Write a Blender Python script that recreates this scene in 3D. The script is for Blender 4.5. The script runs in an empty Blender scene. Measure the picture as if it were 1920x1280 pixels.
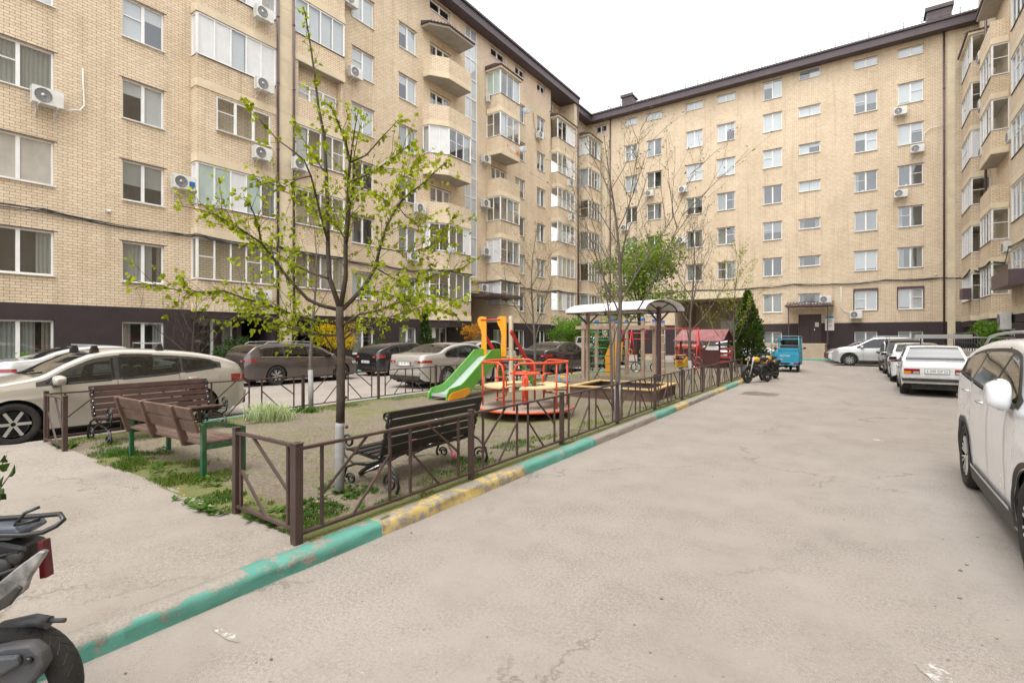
import bpy, bmesh, math, random
import numpy as np
from mathutils import Vector, Matrix, noise as mnoise
random.seed(7)
R = math.radians
PI = math.pi
scene = bpy.context.scene
COL = scene.collection

# ---------------------------------------------------------------- camera, sky, sun, exposure
CAM_H = 1.67
FPX = 950.0
YAW = R(34.59)
SN, CN = math.sin(YAW), math.cos(YAW)
cam_d = bpy.data.cameras.new('camera')
cam = bpy.data.objects.new('camera', cam_d)
COL.objects.link(cam)
cam.location = (0, 0, CAM_H)
cam.rotation_euler = (R(90), 0, YAW)
cam_d.sensor_width = 36
cam_d.lens = 36 * FPX / 1920
cam_d.shift_y = -8 / 1920
cam_d.clip_start = 0.05
cam_d.clip_end = 2000
scene.camera = cam

SUN_EL, SUN_AZ = 70, 165
world = bpy.data.worlds.new('World')
scene.world = world
world.use_nodes = True
wn = world.node_tree
wn.nodes.clear()
wo = wn.nodes.new('ShaderNodeOutputWorld')
wb = wn.nodes.new('ShaderNodeBackground')
hs = wn.nodes.new('ShaderNodeHueSaturation')
sk = wn.nodes.new('ShaderNodeTexSky')
sk.sky_type = 'NISHITA'
sk.sun_disc = False
sk.sun_elevation = R(SUN_EL)
sk.sun_rotation = R(SUN_AZ)
sk.air_density = 1.6
sk.dust_density = 3.0
sk.ozone_density = 0.6
hs.inputs['Saturation'].default_value = 0.10
wb.inputs['Strength'].default_value = 0.15
wn.links.new(sk.outputs[0], hs.inputs['Color'])
wn.links.new(hs.outputs[0], wb.inputs['Color'])
wn.links.new(wb.outputs[0], wo.inputs['Surface'])

sd = bpy.data.lights.new('sun', 'SUN')
sd.energy = 0.75
sd.angle = R(50)
sd.color = (1.0, 0.965, 0.91)
sun = bpy.data.objects.new('sun', sd)
COL.objects.link(sun)
az = R(SUN_AZ)
sdir = Vector((math.sin(az) * math.cos(R(SUN_EL)), math.cos(az) * math.cos(R(SUN_EL)), math.sin(R(SUN_EL))))
sun.rotation_euler = sdir.to_track_quat('Z', 'Y').to_euler()
sun.location = sdir * 60

scene.view_settings.view_transform = 'Standard'
scene.view_settings.look = 'None'
scene.view_settings.exposure = 1.5
scene.view_settings.gamma = 1
scene.view_settings.use_curve_mapping = False
scene.cycles.max_bounces = 6
scene.cycles.diffuse_bounces = 3
scene.cycles.glossy_bounces = 3
scene.cycles.transmission_bounces = 4
scene.cycles.transparent_max_bounces = 6

# ---------------------------------------------------------------- where things measured in the photograph really stand
def ray(u, v):
    x = (u - 960) / FPX
    return (-SN + x * CN, CN + x * SN, (632 - v) / FPX)
def on_ground(u, v, h=0.0):
    r = ray(u, v); t = (h - CAM_H) / r[2]
    return Vector((r[0] * t, r[1] * t, h))
def at_depth(u, v, d):
    r = ray(u, v)
    return Vector((r[0] * d, r[1] * d, CAM_H + r[2] * d))
def on_x(u, v, X):
    r = ray(u, v); t = X / r[0]
    return Vector((X, r[1] * t, CAM_H + r[2] * t))
def on_y(u, v, Y):
    r = ray(u, v); t = Y / r[1]
    return Vector((r[0] * t, Y, CAM_H + r[2] * t))

# ---------------------------------------------------------------- mesh builder
class MB:
    def __init__(s):
        s.v = []; s.f = []; s.m = []; s.sm = []
    def add(s, vs, fs, mi=0, smooth=False):
        o = len(s.v)
        s.v.extend([tuple(p) for p in vs])
        for f in fs:
            s.f.append(tuple(i + o for i in f)); s.m.append(mi); s.sm.append(smooth)
    def box(s, c, sz, rz=0, mi=0, M=None):
        x, y, z = sz[0] / 2, sz[1] / 2, sz[2] / 2
        vs = [Vector((a * x, b * y, d * z)) for d in (-1, 1) for a, b in ((-1, -1), (1, -1), (1, 1), (-1, 1))]
        if M is None: M = Matrix.Rotation(rz, 3, 'Z')
        vs = [M @ p + Vector(c) for p in vs]
        s.add(vs, [(3, 2, 1, 0), (4, 5, 6, 7), (0, 1, 5, 4), (1, 2, 6, 5), (2, 3, 7, 6), (3, 0, 4, 7)], mi)
        return s
    def b2(s, x0, x1, y0, y1, z0, z1, mi=0):
        return s.box(((x0 + x1) / 2, (y0 + y1) / 2, (z0 + z1) / 2), (abs(x1 - x0), abs(y1 - y0), abs(z1 - z0)), 0, mi)
    def bar(s, a, b, w, h=None, mi=0, up=(0, 0, 1)):
        a = Vector(a); b = Vector(b); h = h or w
        d = b - a; L = d.length
        if L < 1e-6: return s
        d.normalize(); up = Vector(up)
        if abs(d.dot(up)) > .98: up = Vector((0, 1, 0))
        x = d.cross(up).normalized(); z = x.cross(d).normalized()
        M = Matrix((x, d, z)).transposed()
        return s.box((a + b) / 2, (w, L, h), 0, mi, M)
    def tube(s, pts, r, seg=8, mi=0, caps=True, smooth=True, closed=False):
        pts = [Vector(p) for p in pts]; n = len(pts)
        if not hasattr(r, '__len__'): r = [r] * n
        vs = []; prev = None
        for i in range(n):
            if closed: t = pts[(i + 1) % n] - pts[i - 1]
            else: t = pts[min(i + 1, n - 1)] - pts[max(i - 1, 0)]
            if t.length < 1e-9: t = Vector((0, 0, 1))
            t.normalize()
            if prev is None:
                a = Vector((0, 0, 1)) if abs(t.z) < .9 else Vector((1, 0, 0))
                x = t.cross(a).normalized()
            else:
                x = (prev - t * prev.dot(t))
                x = x.normalized() if x.length > 1e-6 else t.orthogonal().normalized()
            prev = x; y = t.cross(x)
            for k in range(seg):
                an = 2 * PI * k / seg
                vs.append(pts[i] + (x * math.cos(an) + y * math.sin(an)) * r[i])
        fs = []
        for i in range(n if closed else n - 1):
            j = (i + 1) % n
            for k in range(seg):
                k2 = (k + 1) % seg
                fs.append((i * seg + k, i * seg + k2, j * seg + k2, j * seg + k))
        s.add(vs, fs, mi, smooth)
        if caps and not closed:
            o = len(s.v) - n * seg
            s.f.append(tuple(o + k for k in range(seg))[::-1]); s.m.append(mi); s.sm.append(False)
            s.f.append(tuple(o + (n - 1) * seg + k for k in range(seg))); s.m.append(mi); s.sm.append(False)
        return s
    def prism(s, poly, z0, z1, mi=0, mtop=None):
        n = len(poly)
        vs = [(p[0], p[1], z0) for p in poly] + [(p[0], p[1], z1) for p in poly]
        s.add(vs, [(i, (i + 1) % n, n + (i + 1) % n, n + i) for i in range(n)], mi)
        s.add(vs, [tuple(range(n))[::-1], tuple(range(n, 2 * n))], mi if mtop is None else mtop)
        return s
    def plate(s, poly, M, t, mi=0):
        # 2-D outline (x,z) given thickness t along local y, placed by 4x4 M
        n = len(poly)
        vs = [M @ Vector((p[0], -t / 2, p[1])) for p in poly] + [M @ Vector((p[0], t / 2, p[1])) for p in poly]
        s.add(vs, [tuple(range(n)), tuple(range(n, 2 * n))[::-1]] + [((i + 1) % n, i, n + i, n + (i + 1) % n) for i in range(n)], mi)
        return s
    def lathe(s, prof, seg=24, M=None, mi=0, smooth=True):
        M = M or Matrix.Identity(4); vs = []; n = len(prof)
        for k in range(seg):
            a = 2 * PI * k / seg
            for r_, z_ in prof: vs.append(M @ Vector((r_ * math.cos(a), r_ * math.sin(a), z_)))
        fs = []
        for k in range(seg):
            k2 = (k + 1) % seg
            for i in range(n - 1): fs.append((k * n + i, k2 * n + i, k2 * n + i + 1, k * n + i + 1))
        s.add(vs, fs, mi, smooth); return s
    def sphere(s, c, r, mi=0, seg=12, rings=8, sc=(1, 1, 1)):
        prof = [(max(math.sin(PI * i / rings), 1e-4) * r, -math.cos(PI * i / rings) * r) for i in range(rings + 1)]
        M = Matrix.Translation(Vector(c)) @ Matrix.Diagonal((sc[0], sc[1], sc[2], 1))
        return s.lathe(prof, seg, M, mi)
    def grid(s, P, mi=0, smooth=True):
        n = len(P); m = len(P[0])
        vs = [p for row in P for p in row]
        s.add(vs, [(i * m + j, i * m + j + 1, (i + 1) * m + j + 1, (i + 1) * m + j) for i in range(n - 1) for j in range(m - 1)], mi, smooth)
        return s
    def mesh(s, name, mats, uv=True):
        me = bpy.data.meshes.new(name)
        me.from_pydata(s.v, [], s.f)
        mats = mats if isinstance(mats, (list, tuple)) else [mats]
        for m in mats: me.materials.append(m)
        me.polygons.foreach_set('material_index', s.m)
        me.polygons.foreach_set('use_smooth', s.sm)
        if uv:
            ul = me.uv_layers.new(name='UVMap')
            nl = len(me.loops)
            vi = np.empty(nl, dtype=np.int32); me.loops.foreach_get('vertex_index', vi)
            co = np.empty(len(me.vertices) * 3, dtype=np.float32); me.vertices.foreach_get('co', co); co = co.reshape(-1, 3)[vi]
            np_ = len(me.polygons)
            nr = np.empty(np_ * 3, dtype=np.float32); me.polygons.foreach_get('normal', nr); nr = nr.reshape(-1, 3)
            lt = np.empty(np_, dtype=np.int32); me.polygons.foreach_get('loop_total', lt)
            nn = np.repeat(nr, lt, axis=0)
            flat = np.abs(nn[:, 2]) > .7
            tl = np.sqrt(nn[:, 0] ** 2 + nn[:, 1] ** 2) + 1e-9
            tx = -nn[:, 1] / tl; ty = nn[:, 0] / tl
            u = np.where(flat, co[:, 0], co[:, 0] * tx + co[:, 1] * ty)
            w = np.where(flat, co[:, 1], co[:, 2])
            ul.data.foreach_set('uv', np.stack([u, w], 1).astype(np.float32).ravel())
        me.update()
        return me
    def build(s, name, mats, parent=None, loc=None, rz=None, bevel=0, uv=True, bseg=2):
        o = link(name, s.mesh(name, mats, uv), parent, loc, rz)
        if bevel:
            b = o.modifiers.new('bevel', 'BEVEL'); b.width = bevel; b.segments = bseg; b.limit_method = 'ANGLE'; b.angle_limit = R(35)
        return o

def link(name, data, parent=None, loc=None, rz=None):
    o = bpy.data.objects.new(name, data); COL.objects.link(o)
    if parent is not None: o.parent = parent
    if loc is not None: o.location = loc
    if rz is not None: o.rotation_euler = (0, 0, rz)
    return o
def tag(o, label, cat, group=None):
    o['label'] = label; o['category'] = cat
    if group: o['group'] = group
    return o
def thing(name, label, cat, loc=(0, 0, 0), rz=0, group=None):
    o = link(name, None, None, loc, rz); o.empty_display_size = .2
    return tag(o, label, cat, group)
def struct(o): o['kind'] = 'structure'; return o
def stuff(o): o['kind'] = 'stuff'; return o
def dup(root, loc=None, rz=None, label=None, group=None):
    def rec(o, p):
        c = o.copy(); COL.objects.link(c); c.parent = p
        for ch in o.children: rec(ch, c)
        return c
    kids = list(root.children)
    r = root.copy(); COL.objects.link(r)
    for ch in kids: rec(ch, r)
    if loc is not None: r.location = loc
    if rz is not None: r.rotation_euler = (0, 0, rz)
    if label: r['label'] = label
    if group: r['group'] = group
    return r

# ---------------------------------------------------------------- materials
MATS = {}
def nodes(name):
    m = bpy.data.materials.new(name); m.use_nodes = True
    nt = m.node_tree; p = nt.nodes['Principled BSDF']
    return m, nt, p
def noise_node(nt, scale, detail=6, rough=.6, coord='Object', vec=None):
    n = nt.nodes.new('ShaderNodeTexNoise'); n.inputs['Scale'].default_value = scale
    n.inputs['Detail'].default_value = detail; n.inputs['Roughness'].default_value = rough
    if vec is None:
        tc = nt.nodes.new('ShaderNodeTexCoord'); vec = tc.outputs[coord]
    nt.links.new(vec, n.inputs['Vector'])
    return n
def ramp(nt, src, stops):
    r = nt.nodes.new('ShaderNodeValToRGB'); el = r.color_ramp.elements
    while len(el) < len(stops): el.new(.5)
    for e, (p, c) in zip(el, stops):
        e.position = p; e.color = (c[0], c[1], c[2], 1) if hasattr(c, '__len__') else (c, c, c, 1)
    nt.links.new(src, r.inputs[0]); return r
def mix(nt, fac, a, b, mode='MIX'):
    n = nt.nodes.new('ShaderNodeMix'); n.data_type = 'RGBA'; n.blend_type = mode
    for sock, val in ((n.inputs[0], fac), (n.inputs[6], a), (n.inputs[7], b)):
        if hasattr(val, 'links') or isinstance(val, bpy.types.NodeSocket): nt.links.new(val, sock)
        elif hasattr(val, '__len__'): sock.default_value = (val[0], val[1], val[2], 1)
        else: sock.default_value = val
    return n.outputs[2]
def bump(nt, p, src, strength=.3, dist=.01):
    b = nt.nodes.new('ShaderNodeBump'); b.inputs['Strength'].default_value = strength; b.inputs['Distance'].default_value = dist
    nt.links.new(src, b.inputs['Height']); nt.links.new(b.outputs[0], p.inputs['Normal']); return b
def pm(name, c, rough=.6, var=.18, scale=6, metal=0, coat=0, bp=0, bscale=60, dirt=0, dirtc=(.22, .18, .13), spec=None, ior=None, rrough=.03):
    if name in MATS: return MATS[name]
    m, nt, p = nodes(name)
    n = noise_node(nt, scale)
    lo = tuple(x * (1 - var) for x in c); hi = tuple(min(x * (1 + var), 1) for x in c)
    r = ramp(nt, n.outputs['Fac'], [(.3, lo), (.7, hi)])
    out = r.outputs[0]
    if dirt:
        n2 = noise_node(nt, scale * .35, 8, .7)
        r2 = ramp(nt, n2.outputs['Fac'], [(.45, 0), (.75, dirt)])
        out = mix(nt, r2.outputs[0], out, dirtc)
        rr = nt.nodes.new('ShaderNodeMath'); rr.operation = 'MULTIPLY_ADD'; rr.inputs[1].default_value = .35; rr.inputs[2].default_value = rough
        nt.links.new(r2.outputs[0], rr.inputs[0]); nt.links.new(rr.outputs[0], p.inputs['Roughness'])
    else: p.inputs['Roughness'].default_value = rough
    nt.links.new(out, p.inputs['Base Color'])
    p.inputs['Metallic'].default_value = metal
    if coat: p.inputs['Coat Weight'].default_value = coat; p.inputs['Coat Roughness'].default_value = rrough
    if ior: p.inputs['IOR'].default_value = ior
    if spec is not None: p.inputs['Specular IOR Level'].default_value = spec
    if bp:
        nb = noise_node(nt, bscale, 5); bump(nt, p, nb.outputs['Fac'], bp, .01)
    MATS[name] = m
    return m

def brick_mat(name, c1, c2, mortar, tint):
    m, nt, p = nodes(name)
    tc = nt.nodes.new('ShaderNodeTexCoord')
    b = nt.nodes.new('ShaderNodeTexBrick')
    b.offset = .5; b.squash = 1
    b.inputs['Scale'].default_value = 1
    b.inputs['Brick Width'].default_value = .262; b.inputs['Row Height'].default_value = .0985
    b.inputs['Mortar Size'].default_value = .0062; b.inputs['Mortar Smooth'].default_value = .25; b.inputs['Bias'].default_value = -.1
    b.inputs['Color1'].default_value = (*c1, 1); b.inputs['Color2'].default_value = (*c2, 1); b.inputs['Mortar'].default_value = (*mortar, 1)
    nt.links.new(tc.outputs['UV'], b.inputs['Vector'])
    n1 = noise_node(nt, .35, 5, .65); n2 = noise_node(nt, 1.6, 6, .7); n3 = noise_node(nt, 14, 3)
    r1 = ramp(nt, n1.outputs['Fac'], [(.3, (.86, .84, .80)), (.55, (1, 1, 1)), (.75, (1.06, 1.03, .98))])
    out = mix(nt, 1.0, b.outputs['Color'], r1.outputs[0], 'MULTIPLY')
    r2 = ramp(nt, n2.outputs['Fac'], [(.60, 0), (.78, .35)])
    out = mix(nt, r2.outputs[0], out, tint)
    r3 = ramp(nt, n3.outputs['Fac'], [(.3, .9), (.7, 1.07)])
    mps = nt.nodes.new('ShaderNodeMapping'); mps.inputs['Scale'].default_value = (2.6, 2.6, .16); nt.links.new(tc.outputs['Object'], mps.inputs[0])
    n6 = noise_node(nt, 1.0, 6, .65, vec=mps.outputs[0])
    out = mix(nt, .9, out, ramp(nt, n6.outputs['Fac'], [(.28, (.80, .78, .75)), (.48, (1, 1, 1)), (.7, (1.05, 1.04, 1.03))]).outputs[0], 'MULTIPLY')
    out = mix(nt, .8, out, r3.outputs[0], 'MULTIPLY')
    nt.links.new(out, p.inputs['Base Color'])
    p.inputs['Roughness'].default_value = .85
    inv = nt.nodes.new('ShaderNodeMath'); inv.operation = 'SUBTRACT'; inv.inputs[0].default_value = 1
    nt.links.new(b.outputs['Fac'], inv.inputs[1])
    bump(nt, p, inv.outputs[0], .5, .012)
    return m
BRICK = brick_mat('pale_brick', (.72, .60, .445), (.65, .515, .362), (.15, .11, .075), (.64, .59, .53))
BRICKP = brick_mat('pinkish_brick', (.68, .55, .43), (.62, .48, .36), (.34, .25, .18), (.62, .54, .47))
BAND = pm('beige_render', (.66, .56, .40), .8, .10, 1.5, dirt=.35, dirtc=(.36, .30, .22), bp=.15)
PLINTH = pm('brown_render', (.032, .021, .023), .75, .18, 2, dirt=.25, dirtc=(.07, .055, .05), bp=.5, bscale=40)
PVC = pm('white_plastic', (.78, .78, .77), .35, .04, 3, dirt=.12)
PVCP = pm('white_panel', (.66, .67, .68), .4, .05, 3, dirt=.15)
SOFFIT = pm('concrete_soffit', (.34, .31, .27), .85, .15, 2, bp=.2)
FASCIA = pm('brown_metal_fascia', (.07, .05, .056), .45, .12, 2, metal=.1)
TILE = pm('dark_roof_tile', (.06, .045, .045), .5, .2, 3)
PIPE = pm('brown_downpipe', (.075, .045, .05), .4, .15, 3)
CONC = pm('grey_concrete', (.40, .37, .33), .9, .15, 4, bp=.4)
CABLE = pm('black_cable', (.025, .025, .027), .6, .2, 3)
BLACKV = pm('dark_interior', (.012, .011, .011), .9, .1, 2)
def leaf_mat(name, c, t=.4, var=.35):
    m, nt, p = nodes(name); nt.nodes.remove(p)
    out = [n for n in nt.nodes if n.type == 'OUTPUT_MATERIAL'][0]
    d = nt.nodes.new('ShaderNodeBsdfDiffuse'); tr = nt.nodes.new('ShaderNodeBsdfTranslucent'); mx = nt.nodes.new('ShaderNodeMixShader')
    g = nt.nodes.new('ShaderNodeNewGeometry')
    r = ramp(nt, g.outputs['Random Per Island'], [(0, tuple(x * (1 - var) for x in c)), (1, tuple(x * (1 + var) for x in c))])
    nt.links.new(r.outputs[0], d.inputs[0])
    tc = mix(nt, 1, r.outputs[0], (1.25, 1.25, .6), 'MULTIPLY')
    nt.links.new(tc, tr.inputs[0])
    mx.inputs[0].default_value = t
    nt.links.new(d.outputs[0], mx.inputs[1]); nt.links.new(tr.outputs[0], mx.inputs[2]); nt.links.new(mx.outputs[0], out.inputs[0])
    MATS[name] = m; return m
def glass_mat(name, c, kind):
    m, nt, p = nodes(name)
    p.inputs['Roughness'].default_value = .04 if kind != 'film' else .25
    p.inputs['IOR'].default_value = 1.6
    p.inputs['Coat Weight'].default_value = 1.0; p.inputs['Coat Roughness'].default_value = .012; p.inputs['Coat IOR'].default_value = 1.75
    tc = nt.nodes.new('ShaderNodeTexCoord'); mp = nt.nodes.new('ShaderNodeMapping')
    nt.links.new(tc.outputs['Object'], mp.inputs['Vector'])
    if kind == 'curtain':
        mp.inputs['Scale'].default_value = (16, 16, .5)
        n = noise_node(nt, 1.0, 3, .5, vec=mp.outputs[0])
        r = ramp(nt, n.outputs['Fac'], [(.35, tuple(x * .45 for x in c)), (.6, c)])
    elif kind == 'blind':
        w = nt.nodes.new('ShaderNodeTexWave'); w.bands_direction = 'Z'; w.inputs['Scale'].default_value = 4; w.inputs['Distortion'].default_value = 0
        nt.links.new(tc.outputs['Object'], w.inputs['Vector'])
        r = ramp(nt, w.outputs['Fac'], [(.3, tuple(x * .6 for x in c)), (.55, c)])
    else:
        mp.inputs['Scale'].default_value = (2.2, 2.2, 1.2)
        n = noise_node(nt, 1.0, 4, .6, vec=mp.outputs[0])
        r = ramp(nt, n.outputs['Fac'], [(.35, tuple(x * .88 for x in c)), (.65, tuple(x * 1.1 for x in c))])
    nt.links.new(r.outputs[0], p.inputs['Base Color'])
    nb = noise_node(nt, .9, 2, .4); bump(nt, p, nb.outputs['Fac'], .05, .02)
    MATS[name] = m; return m
G_DARK = glass_mat('pane_glass_dark', (.035, .035, .034), 'plain')
G_GREY = glass_mat('pane_glass_grey', (.10, .10, .10), 'plain')
G_CURT = glass_mat('pane_glass_curtain', (.42, .42, .40), 'curtain')
G_BLIND = glass_mat('pane_glass_blind', (.50, .50, .48), 'blind')
G_PALE = glass_mat('pane_glass_pale', (.40, .43, .46), 'plain')
G_GREEN = glass_mat('pane_glass_frosted', (.36, .46, .42), 'film')
G_FILM = glass_mat('pane_crumpled_film', (.40, .38, .34), 'film')
GLASSES = [G_DARK, G_GREY, G_CURT, G_BLIND, G_PALE]
def clear_glass():
    m = bpy.data.materials.new('clear_window_glass'); m.use_nodes = True; nt = m.node_tree; nt.nodes.remove(nt.nodes['Principled BSDF'])
    out = [n for n in nt.nodes if n.type == 'OUTPUT_MATERIAL'][0]
    tr = nt.nodes.new('ShaderNodeBsdfTransparent'); tr.inputs[0].default_value = (.80, .83, .82, 1)
    gl = nt.nodes.new('ShaderNodeBsdfGlossy'); gl.inputs['Roughness'].default_value = .02; gl.inputs[0].default_value = (.93, .96, 1, 1)
    lw = nt.nodes.new('ShaderNodeLayerWeight'); lw.inputs['Blend'].default_value = .5
    pw = nt.nodes.new('ShaderNodeMath'); pw.operation = 'POWER'; pw.inputs[1].default_value = 4; nt.links.new(lw.outputs['Facing'], pw.inputs[0])
    fr = nt.nodes.new('ShaderNodeMath'); fr.operation = 'MULTIPLY_ADD'; fr.inputs[1].default_value = .85; fr.inputs[2].default_value = .14; nt.links.new(pw.outputs[0], fr.inputs[0])
    nb = noise_node(nt, .8, 2, .4); bp_ = nt.nodes.new('ShaderNodeBump'); bp_.inputs['Strength'].default_value = .05; bp_.inputs['Distance'].default_value = .02
    nt.links.new(nb.outputs['Fac'], bp_.inputs['Height']); nt.links.new(bp_.outputs[0], gl.inputs['Normal'])
    mx = nt.nodes.new('ShaderNodeMixShader'); nt.links.new(fr.outputs[0], mx.inputs[0]); nt.links.new(tr.outputs[0], mx.inputs[1]); nt.links.new(gl.outputs[0], mx.inputs[2]); nt.links.new(mx.outputs[0], out.inputs[0])
    return m
GL = clear_glass()
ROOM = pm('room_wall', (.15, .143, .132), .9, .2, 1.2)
CLOTH = leaf_mat('curtain_cloth', (.52, .515, .50), .35, .10)
SHEER = leaf_mat('warm_curtain_cloth', (.36, .32, .28), .3, .2)
BLINDM = pm('white_blind', (.62, .63, .64), .7, .04, 4)
def curtain(b, x0, x1, z0, z1, y, mi, r_, amp=.022, pitch=.11):
    n = max(6, int((x1 - x0) / .02)); ph = r_.uniform(0, 6)
    b.grid([[Vector((x0 + (x1 - x0) * i / n, y + amp * math.sin(ph + (x1 - x0) * i / n * 2 * PI / pitch + .8 * math.sin(i * .13)), z)) for z in (z0, z1)] for i in range(n + 1)], mi)
def dress(b, x0, x1, z0, z1, kind, r_, y=.07):
    W = x1 - x0; H = z1 - z0
    if kind == 'pane_glass_dark':
        if r_.random() < .5: curtain(b, x0, x0 + W * .18, z0, z1, y, 1, r_)
    elif kind == 'pane_glass_grey':
        curtain(b, x0, x0 + W * .24, z0, z1, y, 2 if r_.random() < .4 else 1, r_)
        curtain(b, x1 - W * .24, x1, z0, z1, y, 1, r_)
    elif kind == 'pane_glass_curtain':
        k = r_.choice([.5, .75, 1.0]); curtain(b, x0, x0 + W * k, z0, z1, y, 1, r_)
        if k < 1: curtain(b, x1 - W * .16, x1, z0, z1, y, 2, r_)
    elif kind == 'pane_glass_blind':
        k = r_.choice([.55, .78, 1.0]); zz = z1 - H * k; z = z1
        while z > zz: b.add([(x0, y - .012, z), (x1, y - .012, z), (x1, y + .012, z - .045), (x0, y + .012, z - .045)], [(0, 1, 2, 3)], 3); z -= .05
    elif kind == 'pane_glass_pale':
        for a, c in ((x0, (x0 + x1) / 2), ((x0 + x1) / 2, x1)):
            k = r_.choice([.35, .9, 1, 1, 1]); b.add([(a + .01, y - .03, z1 - H * k), (c - .01, y - .03, z1 - H * k), (c - .01, y - .03, z1), (a + .01, y - .03, z1)], [(0, 1, 2, 3)], 3)
    if kind in ('pane_glass_dark', 'pane_glass_grey') and r_.random() < .35:
        x = x0 + W * r_.uniform(.3, .8); b.tube([(x, y, z0), (x, y, z0 + .14)], .07, 8, 3)
        for k in range(12): b.bar((x, y, z0 + .12), (x + r_.uniform(-.16, .16), y + r_.uniform(-.05, .05), z0 + r_.uniform(.2, .5)), .015, .004, 4)
BARK = pm('grey_brown_bark', (.062, .045, .034), .9, .35, 14, bp=.7, bscale=70)
BARKG = pm('grey_bark', (.115, .095, .078), .9, .3, 14, bp=.6, bscale=70)
WHITEWASH = pm('whitewash', (.30, .295, .29), .9, .12, 9, dirt=.7, dirtc=(.16, .14, .12), bp=.4)
LEAF_LIME = leaf_mat('young_lime_leaf', (.27, .32, .028), .5, .42)
LEAF_MID = leaf_mat('mid_green_leaf', (.13, .25, .035), .35)
LEAF_SPR = leaf_mat('spring_green_leaf', (.165, .235, .045), .4, .45)
LEAF_DARK = leaf_mat('dark_green_leaf', (.045, .085, .022), .2)
LEAF_CONE = leaf_mat('conifer_green', (.062, .105, .026), .2, .6)
LEAF_YEL = leaf_mat('yellow_blossom', (.50, .36, .02), .35)
LEAF_ORG = leaf_mat('orange_leaf', (.50, .24, .03), .35)
BUD = leaf_mat('opening_bud', (.16, .17, .035), .3, .5)
GRASS = leaf_mat('grass_blade', (.125, .165, .035), .35, .5)
GRASSD = leaf_mat('grass_blade_deep', (.065, .125, .025), .3, .45)
GRASSP = leaf_mat('pale_striped_blade', (.36, .42, .26), .3, .4)
STEEL = pm('painted_brown_steel', (.050, .029, .024), .5, .22, 6, dirt=.55, dirtc=(.13, .08, .065), bp=.1)
WOODB = pm('brown_bench_wood', (.052, .024, .018), .55, .3, 8, bp=.3, bscale=30)
WOODD = pm('dark_bench_wood', (.012, .008, .007), .5, .25, 8, bp=.2, bscale=30)
WOODW = pm('weathered_bench_wood', (.085, .046, .032), .7, .28, 7, dirt=.6, dirtc=(.20, .145, .105), bp=.4, bscale=30)
IRON = pm('black_cast_iron', (.008, .008, .009), .35, .2, 10, spec=.6)
GREENP = pm('green_bench_paint', (.012, .085, .035), .5, .2, 7, dirt=.3)
REDP = pm('orange_red_paint', (.58, .065, .02), .38, .15, 6, dirt=.35, dirtc=(.3, .12, .06))
REDD = pm('red_paint', (.50, .02, .02), .4, .15, 6)
GREENS = pm('slide_green', (.10, .34, .04), .4, .1, 5, dirt=.2)
ORANGES = pm('slide_orange', (.72, .30, .01), .4, .1, 5, dirt=.25)
CREAM = pm('cream_post', (.62, .55, .42), .6, .12, 5, dirt=.3)
STEELS = pm('slide_steel', (.62, .66, .70), .28, .05, 3, metal=.55)
PLYW = pm('birch_ply', (.60, .42, .22), .55, .15, 4, dirt=.3)
TAN = pm('beige_brown_post', (.36, .26, .20), .6, .15, 5, dirt=.3)
RUBBER = pm('tyre_rubber', (.016, .0155, .015), .85, .25, 12, dirt=.5, dirtc=(.07, .06, .05), bp=.3)
ALLOY = pm('alloy_rim', (.62, .62, .60), .35, .1, 6, metal=.7, dirt=.3)
ALLOYD = pm('dark_rim', (.035, .035, .035), .4, .1, 6, metal=.5)
CHROME = pm('chrome', (.7, .7, .7), .12, .03, 3, metal=1)
BLKP = pm('black_plastic', (.012, .012, .0125), .5, .2, 8, dirt=.3)
CGLASS = glass_mat('car_glass', (.006, .007, .007), 'plain')
CGLASS.node_tree.nodes['Principled BSDF'].inputs['Coat Weight'].default_value = .45
CGLASS.node_tree.nodes['Principled BSDF'].inputs['Coat IOR'].default_value = 1.35; CGLASS.node_tree.nodes['Principled BSDF'].inputs['IOR'].default_value = 1.42
for l_ in list(CGLASS.node_tree.nodes['Principled BSDF'].inputs['Normal'].links): CGLASS.node_tree.links.remove(l_)
REDL = pm('red_lamp', (.22, .006, .008), .15, .2, 9, coat=1)
CLRL = pm('clear_lamp', (.45, .46, .47), .12, .2, 9, coat=1, metal=.3)
ORGL = pm('amber_lamp', (.75, .20, .01), .2, .1, 9, coat=1)
PLATEM = pm('number_plate', (.72, .72, .70), .4, .04, 5)
INK = pm('black_ink', (.015, .015, .015), .6, .1, 5)
YELP = pm('yellow_paint', (.50, .31, .015), .35, .12, 6, coat=.5, dirt=.3)
BLUEP = pm('blue_cargo_paint', (.012, .26, .40), .4, .12, 5, dirt=.35)
BLUEC = pm('blue_cap', (.03, .12, .40), .4, .1, 5)
ACW = pm('white_appliance', (.66, .66, .63), .45, .06, 5, dirt=.25)
ACG = pm('fan_grille', (.16, .16, .16), .5, .2, 9)
GALV = pm('galvanised_steel', (.42, .42, .43), .4, .15, 8, metal=.6)
POLYC = pm('white_polycarbonate', (.80, .80, .80), .35, .03, 2, dirt=.2)
DOORM = pm('brown_steel_door', (.055, .032, .032), .5, .15, 3)

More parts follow.
